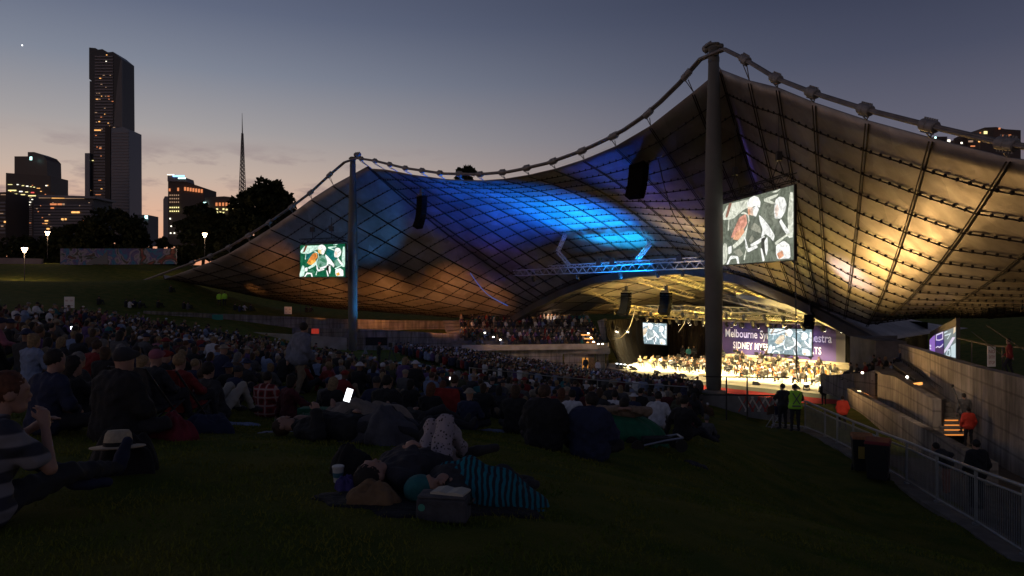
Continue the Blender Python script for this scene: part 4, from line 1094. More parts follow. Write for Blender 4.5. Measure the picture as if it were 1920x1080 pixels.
# sunken path right of the fence
b = MB(); L1 = [r_ + [.22, 0, -.35] for q, r_ in fp]; ring = []
rows = []
for q in L1:
    row = []
    for s_ in range(0, 9):
        x = q[0] + s_ * 1.0; row.append((x, q[1], min(G(x, q[1]) + .05, q[2] + 0) if s_ else q[2]))
    rows.append(row)
vs = [v for r_ in rows for v in r_]; b.add(vs, [(i * 9 + j, i * 9 + j + 1, (i + 1) * 9 + j + 1, (i + 1) * 9 + j) for i in range(len(rows) - 1) for j in range(8)])
tag(b.build('path', mat('asphalt', (.06, .055, .055), .9, var=.25, vs=1.5, bump=.3, bs=30)), kind='structure')
# crowd rail in front of the seats, camera platform and its white awning strip
b = MB(); rp = [GP(x, y) for x, y in ((880, 724), (960, 730), (1040, 738), (1120, 745), (1200, 752), (1290, 760))]
for q in rp: b.tube([q, q + [0, 0, 1.0]], .03, 5)
b.tube([q + [0, 0, 1.0] for q in rp], .03, 5); b.tube([q + [0, 0, .55] for q in rp], .025, 5)
tag(b.build('hand_rail', galv, origin=rp[0]), 'long pale hand rail between the lawn and the lower seats', 'hand rail')
sr = empty('stair_rail', GP(1285, 745), 'black stair hand rails sloping up beside the nearer mast', 'hand rail')
b = MB(); d_ = 42
for off in (0, 14):
    b.tube([P(1258 + off, 735 - off * .3, d_), P(1300 + off * .6, 706, d_), P(1303 + off * .6, 740, d_)], .035, 5)
    b.tube([P(1258 + off, 747 - off * .3, d_), P(1303 + off * .6, 720, d_)], .03, 5)
b.build('rail', dark_steel, sr)
pf = empty('camera_platform', P(780, 700, 46), 'low grey platform with a curved white edge beside the farther mast', 'platform')
b = MB(); b.prism([P(700, 676, 60), P(730, 668, 66), P(800, 683, 58), P(868, 704, 50), P(850, 712, 46), P(720, 690, 52)], (0, 0, -.4)); b.build('deck', dc, pf)
b = MB(); pts = [(728, 678, 58), (770, 684, 55.5), (815, 688, 54), (845, 694, 52.5), (862, 702, 50), (874, 708, 48.5)]
for k in range(5):
    a, c = pts[k], pts[k + 1]; b.prism([P(*a), P(*c), P(c[0], c[1] + 5, c[2]), P(a[0], a[1] + 4, a[2])], (0, .25, 0))
b.build('white_edge', mat('white_sheet', (.42, .45, .52), .7), pf)
b = MB(); b.prism([P(680, 668, 66), P(684, 652, 66), P(690, 668, 64), P(706, 676, 62), P(686, 676, 62)], (0, .3, 0)); b.build('side_ramp', concrete, pf)
p = P(706, 640, 80); b = MB(); b.box(p, (2.4, .2, .9)); tag(b.build('dark_opening', mat('dark_hatch', (.01, .01, .01), .9), origin=p), 'dark rectangular opening in the wall right of the farther mast', 'opening')
for (px, py, d, lab) in ((591, 621, 78, 'right of the standing man'), ):
    p = P(px, py, d); b = MB(); b.box(p, (.8, .05, .55)); tag(b.build('red_sign', mat('red_sign', (.5, .03, .03), .6, emit=(1, .08, .04), es=.25), origin=p), 'small red sign on the wall %s' % lab, 'sign')
p = P(408, 595, 79.5); b = MB(); b.box(p, (1.2, .05, .6)); tag(b.build('teal_sign', mat('teal_sign', (.02, .2, .18), .7), origin=p), 'teal sheet fixed to the long retaining wall', 'sign')
# ------------------------------------------------------------------ park behind: mural, lamps, trees
mw = empty('mural_wall', P(220, 496, 128), 'long hoarding covered by a dark colourful painted mural', 'mural')
def mural_mat():
    m = bpy.data.materials.new('mural_paint'); m.use_nodes = True; t = m.node_tree; b = t.nodes['Principled BSDF']
    tcn = t.nodes.new('ShaderNodeTexCoord'); n = t.nodes.new('ShaderNodeTexNoise'); n.inputs['Scale'].default_value = .35; n.inputs['Detail'].default_value = 5; n.inputs['Distortion'].default_value = 1.5
    t.links.new(tcn.outputs['Object'], n.inputs['Vector']); r = t.nodes.new('ShaderNodeValToRGB'); e = r.color_ramp.elements
    e[0].position = .3; e[0].color = (.01, .03, .08, 1); e[1].position = .75; e[1].color = (.36, .19, .11, 1)
    for p_, c_ in ((.40, (.05, .22, .36, 1)), (.46, (.12, .09, .24, 1)), (.52, (.32, .29, .34, 1)), (.58, (.02, .07, .05, 1)), (.66, (.24, .06, .06, 1))):
        q = e.new(p_); q.color = c_
    t.links.new(n.outputs[0], r.inputs[0]); t.links.new(r.outputs[0], b.inputs['Base Color']); b.inputs['Roughness'].default_value = .8
    return m
b = MB(); b.prism([P(113, 497, 128), P(330, 495, 128), P(330, 466, 128), P(113, 466, 128)], (0, .4, 0)); b.build('panel', mural_mat(), mw)
b = MB(); b.prism([P(160, 495, 127.9), P(175, 485, 127.9), P(190, 482, 127.9), P(201, 470, 127.9), P(202, 495, 127.9)], (0, .04, 0)); b.build('painted_tent', mat('paint_grey', (.16, .17, .18), .8), mw)
b = MB(); b.prism([P(-60, 496, 130), P(78, 496, 130), P(78, 485, 130), P(-60, 482, 130)], (0, .5, 0)); tag(b.build('garden_wall', mat('pale_wall', (.25, .2, .2), .9, var=.15, vs=.3), origin=P(0, 496, 130)), 'low pale garden wall at the left end of the bank', 'wall')
lampm = mat('lantern_glow', (.9, .8, .6), .4, emit=(1, .70, .42), es=14)
def street_lamp(px, py, d, label, hs):
    head = P(px, py, d); gz = head[2] - hs
    t = empty('street_lamp', (head[0], d, gz), label, 'street lamp', 'lit park lamps')
    b = MB(); b.tube([(head[0], d, gz), (head[0], d, head[2] - .45)], .06, 8); b.build('post', dark_steel, t)
    b = MB(); b.lathe(head, [(.14, -.45), (.42, .25)], 12); b.build('lantern', lampm, t)
    b = MB(); b.lathe(head, [(.46, .26), (.30, .38), (.05, .48)], 12); b.build('cap', dark_steel, t)
    l = bpy.data.lights.new('street_lamp_light', 'POINT'); l.energy = 420; l.color = (1, .62, .34); l.shadow_soft_size = .3
    o = bpy.data.objects.new('street_lamp_light', l); COL.objects.link(o); o.location = (head[0], head[1] - .8, head[2] - .6)
street_lamp(46, 468, 105, 'lit park lamp on the grass bank, nearest and farthest left', 4.6)
street_lamp(89, 437, 134, 'lit park lamp standing by the garden wall', 4.8)
street_lamp(384, 440, 128, 'lit park lamp between the trees and the canopy edge', 4.8)
# trees
leaf_m = mat('foliage', (.018, .026, .012), .9, col2=(.042, .046, .02), vs=.6, spec=.1)
bark_m = mat('bark', (.06, .045, .03), .9)
def tree(px, base_y, top_y, d, w_px, label, seed, clumps=26, leaves=2600, trunk=True, squash=1.0, warm=None):
    rg_ = np.random.RandomState(seed)
    base = P(px, base_y, d); top = P(px, top_y, d); hgt = top[2] - base[2]; wr = w_px / FPX * d / 2
    t = empty('tree', base, label, 'tree', 'trees behind the bank')
    cc = []
    for k in range(clumps):
        a = rg_.uniform(0, 2 * math.pi); rr_ = wr * math.sqrt(rg_.uniform(0, 1)) * .86; zf = rg_.uniform(.28, 1)
        rr_ *= math.sin(math.pi * min(1, max(.12, (1.08 - zf) / .85))) ** .5 if zf > .5 else 1
        cc.append((base[0] + rr_ * math.cos(a), base[1] + rr_ * math.sin(a) * .8, base[2] + hgt * (zf * .88 + .02), wr * rg_.uniform(.15, .30)))
    cc.append((base[0], base[1], top[2] - wr * .3, wr * .3))
    cc = np.array(cc)
    b = MB(); n = leaves; idx = rg_.randint(0, len(cc), n); dirs = rg_.randn(n, 3); dirs /= np.linalg.norm(dirs, axis=1)[:, None]
    rad = cc[idx, 3] * rg_.uniform(.3, 1.3, n) ** .7
    c = cc[idx, :3] + dirs * rad[:, None] * [1, 1, .75]
    s_ = d * .0036 * rg_.uniform(.6, 1.3, n)
    u_ = rg_.randn(n, 3); u_ /= np.linalg.norm(u_, axis=1)[:, None]; v_ = np.cross(u_, rg_.randn(n, 3)); v_ /= np.linalg.norm(v_, axis=1)[:, None]
    vv = np.stack([c - u_ * s_[:, None], c + v_ * s_[:, None] * .6, c + u_ * s_[:, None], c - v_ * s_[:, None] * .6], 1).reshape(-1, 3)
    b.add(vv, [(4 * k, 4 * k + 1, 4 * k + 2, 4 * k + 3) for k in range(n)])
    b.build('crown', leaf_m, t)
    b = MB(); tw = max(.18, wr * .06)
    mid = base + [0, 0, hgt * .45]
    b.tube([base - [0, 0, .5], base + [tw, 0, hgt * .2], mid], [tw * 1.3, tw, tw * .7], 8)
    for k in range(7): 
        q = cc[rg_.randint(len(cc)), :3]; b.tube([mid - [0, 0, hgt * .12 * rg_.rand()], (mid + q) / 2 + [0, 0, .3], q], [tw * .5, tw * .32, tw * .12], 6)
    b.build('trunk', bark_m, t)
    return t
TR = [(20, 520, 440, 150, 130, 'low bushy tree at the far left behind the garden wall', 1, 24, 2600), (85, 520, 448, 155, 110, 'low dark tree behind the second park lamp', 2, 22, 2400),
      (212, 520, 386, 150, 150, 'broad dark tree below the tallest tower', 3, 40, 6500), (142, 520, 418, 152, 110, 'rounded dark tree left of the broad one', 4, 26, 3200),
      (255, 520, 420, 153, 60, 'small tree before the short white block', 5, 18, 1600),
      (378, 520, 378, 145, 104, 'spreading tree in front of the office block with orange top windows', 6, 40, 6000), (420, 500, 402, 146, 90, 'dark tree right of the third park lamp', 7, 30, 4200),
      (306, 520, 445, 150, 40, 'small sprawling tree at the gap in the skyline', 8, 12, 700),
      (494, 500, 330, 140, 118, 'tall dark gum tree beside the lattice spire', 9, 44, 8000), (446, 500, 400, 142, 80, 'dark tree left of the tall gum', 10, 20, 2200), (540, 470, 372, 142, 40, 'small tree at the right of the tall gum', 11, 12, 800),
      (300, 505, 468, 155, 120, 'row of low shrubs behind the mural', 12, 18, 1800), (440, 500, 440, 140, 90, 'low shrubs behind the canopy edge', 13, 18, 1800),
      (876, 360, 311, 190, 50, 'tree top showing above the middle of the main cable', 14, 14, 1200)]
for a in TR: tree(*a)
# ------------------------------------------------------------------ the city
glass_d = mat('tower_glass', (.018, .021, .03), .35, .1, spec=.4)
slab_m = mat('tower_slab', (.20, .20, .23), .6)
brown_m = mat('brown_stone', (.075, .06, .055), .7)
grey_b = mat('grey_block', (.085, .09, .11), .7)
pale_b = mat('pale_block', (.16, .16, .18), .7)
w_am = mat('lit_window_amber', (.3, .2, .1), .5, emit=(1, .48, .14), es=1.6)
w_yl = mat('lit_window_yellow', (.3, .3, .1), .5, emit=(1, .86, .36), es=1.4)
w_wh = mat('lit_window_white', (.3, .3, .3), .5, emit=(1, .93, .75), es=2.2)
w_or = mat('lit_window_orange', (.3, .15, .08), .5, emit=(1, .32, .12), es=.8)
w_dm = mat('lit_window_dim', (.3, .2, .15), .5, emit=(1, .62, .38), es=.35)
w_cy = mat('lit_sign_cyan', (.3, .4, .4), .5, emit=(.55, 1, .95), es=3)
w_bl = mat('lit_crown_blue', (.2, .3, .6), .5, emit=(.25, .5, 1), es=2.5)
w_rd = mat('lit_sign_red', (.4, .1, .1), .5, emit=(1, .12, .1), es=1)
WK = dict(a=w_am, y=w_yl, w=w_wh, o=w_or, d=w_dm, c=w_cy, b=w_bl, r=w_rd)
def tower(name, d, label, blocks, wins=(), cat='building'):
    """blocks: (outline px list, depth behind, material, band spacing px or 0, (x0,x1) of bands)"""
    x0 = min(p[0] for bl in blocks for p in bl[0]); yb = max(p[1] for bl in blocks for p in bl[0])
    t = empty(name, P(x0, yb, d), label, cat, 'city towers on the skyline')
    for bl in blocks:
        out, off, th, m_, bs_, bx = bl
        dd = d + off; b = MB(); b.prism([P(x, y, dd) for x, y in out], (0, th, 0)); b.build('wall', m_, t)
        if bs_:
            b = MB(); ys = [p[1] for p in out]; y = min(ys) + 6
            while y < max(ys) - 1:
                for (xa, xb, ya, yb_) in bx:
                    if ya <= y <= yb_:
                        q0, q1 = P(xa, y, dd - .5), P(xb, y, dd - .5); b.box((q0 + q1) / 2, (q1[0] - q0[0], .9, bs_ * .46 / FPX * dd))
                y += bs_
            if b.v: b.build('floor_bands', slab_m, t)
    for (x, y, w, h, k) in wins:
        b = MB(); q = P(x, y, d - 1.3); b.box(q, (w / FPX * d, .3, h / FPX * d)); b.build('window', WK[k], t)
    return t
tower('skyscraper', 900, 'tallest tower with slanted notched top and stepped lower wing', [
    ([(168, 450), (168, 152), (172, 152), (167, 148), (167, 89), (179, 90), (183, 93), (192, 92), (199, 96), (200, 98), (212, 97), (228, 110), (229, 240), (230, 450)], 0, 30, glass_d, 5.6, [(178, 212, 104, 236), (176, 206, 237, 400)]),
    ([(208, 450), (208, 240), (231, 238), (242, 243), (243, 450)], -8, 30, mat('tower_glass_blue', (.075, .10, .15), .3, .2), 5.6, [(209.5, 241.5, 246, 420)]),
    ([(213, 238), (219, 165), (226, 112), (228, 112), (229, 238)], -3, 3, mat('tower_panel', (.10, .11, .125), .5, .2), 0, []),
    ([(159, 450), (159, 287), (168, 287), (168, 450)], -4, 25, mat('tower_glass_blue', (.075, .10, .15), .3, .2), 0, []),
    ([(197, 450), (197, 236), (207, 236), (207, 450)], -9, 3, mat('tower_core', (.018, .017, .018), .6), 0, [])],
    [(200, 103, 2, 1.4, 'a'), (199, 115, 2, 1.2, 'w'), (182, 186, 4, 1.3, 'a'), (211, 190, 3, 1, 'o'), (180, 211, 4, 1, 'd'), (186, 228, 3, 1.5, 'a'), (181, 229, 2, 1, 'd'), (183, 244, 12, 1.8, 'a'), (214, 239, 4, 1, 'd'), (215, 244, 4, 1.5, 'a'), (226, 246, 4, 1.6, 'a'),
     (180, 254, 3, 1, 'o'), (201, 266, 3, 1.5, 'a'), (214, 254, 2, 1, 'd'), (188, 278, 4, 2, 'o'), (174, 301, 3, 1.2, 'y'), (200, 308, 3, 1.3, 'a'), (202, 323, 3, 1.2, 'a'), (163, 312, 4, 4, 'd'), (163, 321, 3, 1.5, 'd'), (187, 338, 5, 1, 'o'), (200, 344, 3, 1, 'a'),
     (169, 357, 3, 1.4, 'a'), (217, 374, 9, 3.5, 'y'), (164, 336, 3, 5, 'd'), (184, 365, 10, 1, 'o'), (203, 352, 3, 1, 'o'), (223, 338, 2, 1, 'o'), (188, 372, 8, 1, 'o')] + [(rng.uniform(180, 240) if y_ > 250 else rng.uniform(180, 208), y_, rng.uniform(1.5, 3.5), 1.0, rng.choice('dddoa')) for y_ in [130 + 5.6 * rng.randrange(0, 46) for _ in range(46)]])
rw = random.Random(21)
def rwin(n, x0, x1, y0, y1, w=1.8, h=1.1, ks='dddoa'): return [(rw.uniform(x0, x1), y0 + round(rw.uniform(0, y1 - y0) / 5.6) * 5.6, w * rw.uniform(.8, 1.7), h, rw.choice(ks)) for _ in range(n)]
tower('office_block', 760, 'dark stepped office tower at the far left with rows of yellow windows', [
    ([(11, 450), (11, 324), (95, 330), (95, 360), (103, 361), (103, 450)], 0, 30, glass_d, 4.2, [(13, 60, 372, 440)]), ([(27, 330), (27, 293), (52, 293), (52, 285), (64, 285), (80, 291), (88, 300), (89, 336)], 6, 24, mat('dark_glass_round', (.03, .03, .036), .4), 0, [])],
    [(58, 297, 4, 6, 'c'), (19, 346, 8, 1, 'y'), (33, 346, 3, 1.3, 'w'), (43, 348, 4, 1.3, 'y'), (51, 349, 4, 1.3, 'w'), (58, 350, 3, 1.2, 'y'), (64, 351, 3, 1.2, 'y'), (72, 353, 6, 1, 'a'), (87, 348, 3, 1.6, 'w'), (23, 357, 15, 2, 'y'), (39, 359, 6, 1.5, 'w'), (50, 360, 5, 1.5, 'y'),
     (61, 361, 6, 2, 'r'), (24, 364, 16, 2, 'y'), (43, 365, 8, 1.4, 'y'), (60, 367, 14, 1.8, 'y'), (50, 373, 8, 1.3, 'w'), (61, 374, 4, 1.3, 'w'), (36, 376, 8, 1.3, 'w'), (46, 378, 6, 1.3, 'w'), (56, 379, 4, 1.3, 'w'), (14, 381, 4, 2, 'y'), (54, 384, 4, 1.2, 'w'),
     (36, 401, 4, 1.5, 'r'), (45, 402, 3, 1.3, 'a'), (36, 420, 5, 1, 'o'), (54, 418, 8, 1, 'o'), (12, 424, 3, 1.5, 'w'), (28, 433, 3, 1, 'd')] + rwin(26, 14, 90, 342, 436))
tower('low_block', 640, 'wide low grey block with a lit roof line between the two dark towers', [
    ([(62, 460), (62, 368), (175, 372), (175, 460)], 0, 30, grey_b, 5.5, [(64, 172, 380, 440)]), ([(70, 370), (72, 365), (178, 368), (178, 372)], -3, 34, slab_m, 0, [])],
    [(109, 371, 24, 2, 'a'), (84, 371, 22, 1, 'd'), (140, 372, 36, 1, 'd'), (100, 383, 12, 3, 'o'), (112, 383, 8, 3, 'o'), (119, 383, 4, 3, 'd'), (98, 390, 6, 2.4, 'o'), (138, 398, 8, 3, 'a'), (146, 398, 6, 3, 'a'), (117, 411, 4, 3, 'a'), (123, 411, 3, 3, 'a'), (87, 414, 6, 2, 'a'), (126, 424, 3, 1.5, 'o'), (131, 424, 3, 1.5, 'o'), (90, 429, 5, 2.5, 'a')] + rwin(22, 66, 172, 380, 436))
tower('low_block', 620, 'pale low building cut by the left border with two warm windows', [([(-60, 460), (-60, 362), (11, 360), (11, 460)], 0, 30, brown_m, 7, [(-60, 10, 376, 440)])], [(6, 365, 9, 1.4, 'd'), (2, 400, 8, 1, 'd'), (9, 416, 3, 3, 'a'), (4, 424, 4, 2, 'd')])
tower('small_block', 700, 'short pale block with a green white sign at its corner', [([(250, 460), (250, 402), (278, 403), (278, 460)], 0, 20, pale_b, 5, [(252, 270, 414, 450)])], [(274, 407, 5, 6, 'c')])
wl = []
for r_, y in enumerate((366, 372.5, 379, 389, 396)):
    for c_ in range(5): wl.append((319 + c_ * 3.9, y, 1.9, 2.2, 'd' if r_ < 3 else 'y'))
wl += [(318, 356, 3, 5, 'o'), (334, 355, 3, 6, 'o')] + [(347 + k * 5.2, 354 + k * .7, 3.3, 6.5, 'o') for k in range(7)]
wl += [(319, 410, 2.4, 2.4, 'w')] + [(x, y, 2.4, 2.2, 'w') for x, y in ((335, 416), (341, 416), (347, 416), (321, 424), (335, 424), (341, 423), (348, 423), (320, 437), (327, 437), (334, 437), (341, 437), (348, 437), (342, 443))]
tower('office_tower', 560, 'brown office tower with orange top windows and a blue lit crown', [
    ([(315, 460), (315, 331), (337, 338), (346, 340), (382, 352), (382, 460)], 0, 24, brown_m, 0, []), ([(314, 340), (314, 328), (322, 326), (348, 333), (350, 341), (337, 340)], -1, 14, slab_m, 0, []), ([(306, 460), (306, 374), (309, 368), (315, 368), (315, 460)], 3, 20, slab_m, 0, [])],
    wl + [(320, 327.5, 13, 1.6, 'w'), (335, 330, 22, 3, 'b'), (341, 334, 14, 2, 'c')])
wl = [(387 + k * 0, 384, 3, 4, 'o') for k in range(1)] + [(406 + k * 6.2, 383, 3.4, 6, 'o') for k in range(6)] + [(446, 383.5, 6, 5, 'w'), (384, 381, 8, 4, 'c')]
for (x, y) in ((391, 391), (407, 392), (419, 392), (425, 393), (437, 392), (443, 393), (387, 399), (393, 399), (407, 398), (413, 398), (419, 399), (437, 399), (426, 406), (437, 406), (426, 413), (408, 427), (414, 427), (419, 427), (431, 427), (437, 426), (413, 433), (420, 433), (427, 434), (420, 440), (426, 440), (432, 440)): wl.append((x, y, 3.2, 2.8, 'y' if (x + y) % 3 else 'w'))
tower('office_block', 540, 'curved topped brown office block left of the lattice spire', [([(384, 460), (384, 371), (400, 369), (420, 368), (440, 370), (450, 373), (450, 460)], 0, 24, brown_m, 0, [])], wl)
tower('hospital_block', 330, 'brown rooftop building with warm windows beyond the right end of the main cable', [
    ([(1838, 300), (1838, 243), (1846, 239), (1868, 238), (1884, 242), (1914, 244), (1914, 300)], 0, 20, brown_m, 0, []), ([(1752, 300), (1752, 256), (1776, 256), (1776, 300)], 20, 20, brown_m, 0, []), ([(1790, 300), (1790, 262), (1838, 252), (1838, 300)], 10, 20, brown_m, 0, [])],
    [(1848, 248.5, 6, 5, 'y'), (1874, 241, 3, 3, 'o'), (1880, 254, 3, 3, 'o'), (1893, 254, 5, 3, 'o'), (1803, 268, 3, 3, 'w'), (1820, 265, 8, 3, 'd'), (1836, 265, 3, 3, 'a'), (1824, 274, 8, 2, 'o'), (1779, 264, 5, 4, 'w'), (1754, 258, 3, 3, 'c'), (1838, 249, 2, 2, 'o')])
sp = empty('lattice_spire', P(454, 400, 620), 'thin tapering lattice spire with a needle tip', 'spire')
b = MB(); D = 620
def sw(y): return max(.25, (y - 250) / 125 * 1.8 + .5)
ys = list(np.arange(250, 400, 7.5))
for k in range(len(ys) - 1):
    for (sx, sy) in ((1, 1), (-1, 1), (-1, -1), (1, -1)):
        a = P(454.5, ys[k], D) + [sx * sw(ys[k]), sy * sw(ys[k]), 0]; c = P(454.5, ys[k + 1], D) + [sx * sw(ys[k + 1]), sy * sw(ys[k + 1]), 0]
        b.tube([a, c], .32, 4); c2 = P(454.5, ys[k + 1], D) + [-sx * sw(ys[k + 1]), sy * sw(ys[k + 1]), 0]; b.tube([a, c2], .3, 4, caps=False)
b.build('lattice', mat('spire_steel', (.11, .10, .10), .6), sp)
b = MB(); b.tube([P(454.5, 252, D), P(454.2, 232, D), P(454, 212, D)], [.5, .3, .12], 6); b.build('needle', MATS['spire_steel'], sp)
b = MB(); b.lathe(P(41.5, 85, 3000), [(.5, -2.6), (2.6, -1), (2.6, 1), (.5, 2.6)], 10); tag(b.build('evening_star', mat('star_glow', (1, 1, 1), .5, emit=(1, 1, 1), es=4), origin=P(41.5, 85, 3000)), 'single bright evening star high at the left of the sky', 'star')
# ------------------------------------------------------------------ figures grown as smooth distance fields
def smin(a, b, k):
    h = np.clip(.5 + .5 * (b - a) / k, 0, 1)
    return b * (1 - h) + a * h - k * h * (1 - h)
def field_mesh(prims, h, k=.035, cuts=()):
    """prims: ('c',p0,p1,r0,r1) tapered capsules / ('e',c,radii,M) ellipsoids -> verts, quads of the merged surface"""
    lo = np.full(3, 1e9); hi = -lo
    for q in prims:
        if q[0] == 'c':
            r = max(q[3], q[4]); lo = np.minimum(lo, np.minimum(q[1], q[2]) - r); hi = np.maximum(hi, np.maximum(q[1], q[2]) + r)
        else:
            r = max(q[2]); lo = np.minimum(lo, q[1] - r); hi = np.maximum(hi, q[1] + r)
    lo = lo - 2.5 * h - k * .5; hi = hi + 2.5 * h + k * .5
    n = np.ceil((hi - lo) / h).astype(int) + 1
    F = np.full(n, 1.0, np.float32)
    for q in prims:
        if q[0] == 'c': r = max(q[3], q[4]); a = np.minimum(q[1], q[2]) - r; c = np.maximum(q[1], q[2]) + r
        else: r = max(q[2]); a = q[1] - r; c = q[1] + r
        i0 = np.maximum(((a - k - 2 * h - lo) / h).astype(int), 0); i1 = np.minimum(((c + k + 2 * h - lo) / h).astype(int) + 2, n)
        gx_, gy_, gz_ = [lo[j] + h * np.arange(i0[j], i1[j]) for j in range(3)]
        X = np.stack(np.meshgrid(gx_, gy_, gz_, indexing='ij'), -1)
        if q[0] == 'c':
            p0, p1 = np.array(q[1]), np.array(q[2]); ba = p1 - p0; L2 = max(float(ba @ ba), 1e-9)
            t = np.clip(((X - p0) @ ba) / L2, 0, 1)
            D = np.linalg.norm(X - p0 - t[..., None] * ba, axis=-1) - (q[3] + (q[4] - q[3]) * t)
        else:
            Y = X - q[1]
            if q[3] is not None: Y = Y @ np.array(q[3])
            Y = Y / np.array(q[2]); l = np.linalg.norm(Y, axis=-1); D = (l - 1) * min(q[2]) * .5 * (1 + l / (np.linalg.norm(Y / np.array(q[2]), axis=-1) * min(q[2]) + 1e-6))
            D = np.clip(D, -1, 1)
        sl_ = tuple(slice(i0[j], i1[j]) for j in range(3))
        F[sl_] = smin(F[sl_], D.astype(np.float32), k)
    for (pt, nrm) in cuts:           # keep the side the normal points away from
        gx_, gy_, gz_ = [lo[j] + h * np.arange(n[j]) for j in range(3)]
        D = ((gx_ - pt[0]) * nrm[0])[:, None, None] + ((gy_ - pt[1]) * nrm[1])[None, :, None] + ((gz_ - pt[2]) * nrm[2])[None, None, :]
        F = np.maximum(F, D.astype(np.float32))
    S_ = F < 0
    c8 = [S_[i:n[0] - 1 + i, j:n[1] - 1 + j, kk:n[2] - 1 + kk] for i in (0, 1) for j in (0, 1) for kk in (0, 1)]
    anyi = np.logical_or.reduce(c8); alli = np.logical_and.reduce(c8); act = anyi & ~alli
    idx = np.full(act.shape, -1, int); cells = np.argwhere(act); idx[act] = np.arange(len(cells))
    acc = np.zeros((len(cells), 3)); cnt = np.zeros(len(cells))
    offs = [(i, j, kk) for i in (0, 1) for j in (0, 1) for kk in (0, 1)]
    for a in range(8):
        for ax in range(3):
            if offs[a][ax] == 1: continue
            o2 = list(offs[a]); o2[ax] = 1
            f0 = F[tuple((cells + offs[a]).T)]; f1 = F[tuple((cells + o2).T)]
            m = (f0 < 0) != (f1 < 0)
            t = np.where(m, f0 / np.where(m, f0 - f1, 1), 0)
            p = np.tile(np.array(offs[a], float), (len(cells), 1)); p[:, ax] = t
            acc += p * m[:, None]; cnt += m
    V = lo + h * (cells + acc / cnt[:, None])
    quads = []
    for ax in range(3):
        a1, a2 = (ax + 1) % 3, (ax + 2) % 3
        sA_ = [slice(None)] * 3; sB_ = [slice(None)] * 3
        sA_[ax] = slice(0, n[ax] - 1); sB_[ax] = slice(1, n[ax])
        for j in (a1, a2): sA_[j] = slice(1, n[j] - 1); sB_[j] = slice(1, n[j] - 1)
        d0 = S_[tuple(sA_)]; d1 = S_[tuple(sB_)]
        e = np.argwhere(d0 != d1)
        if not len(e): continue
        fl = d0[tuple(e.T)]
        base = e.copy()           # cell index of corner cell minus one in a1, a2
        def cid(o1, o2):
            q = base.copy(); q[:, a1] += o1; q[:, a2] += o2; return idx[tuple(q.T)]
        Q_ = np.stack([cid(0, 0), cid(1, 0), cid(1, 1), cid(0, 1)], 1)
        Q_ = np.where(fl[:, None], Q_, Q_[:, ::-1]); quads.append(Q_)
    return V, np.concatenate(quads) if quads else np.zeros((0, 4), int)

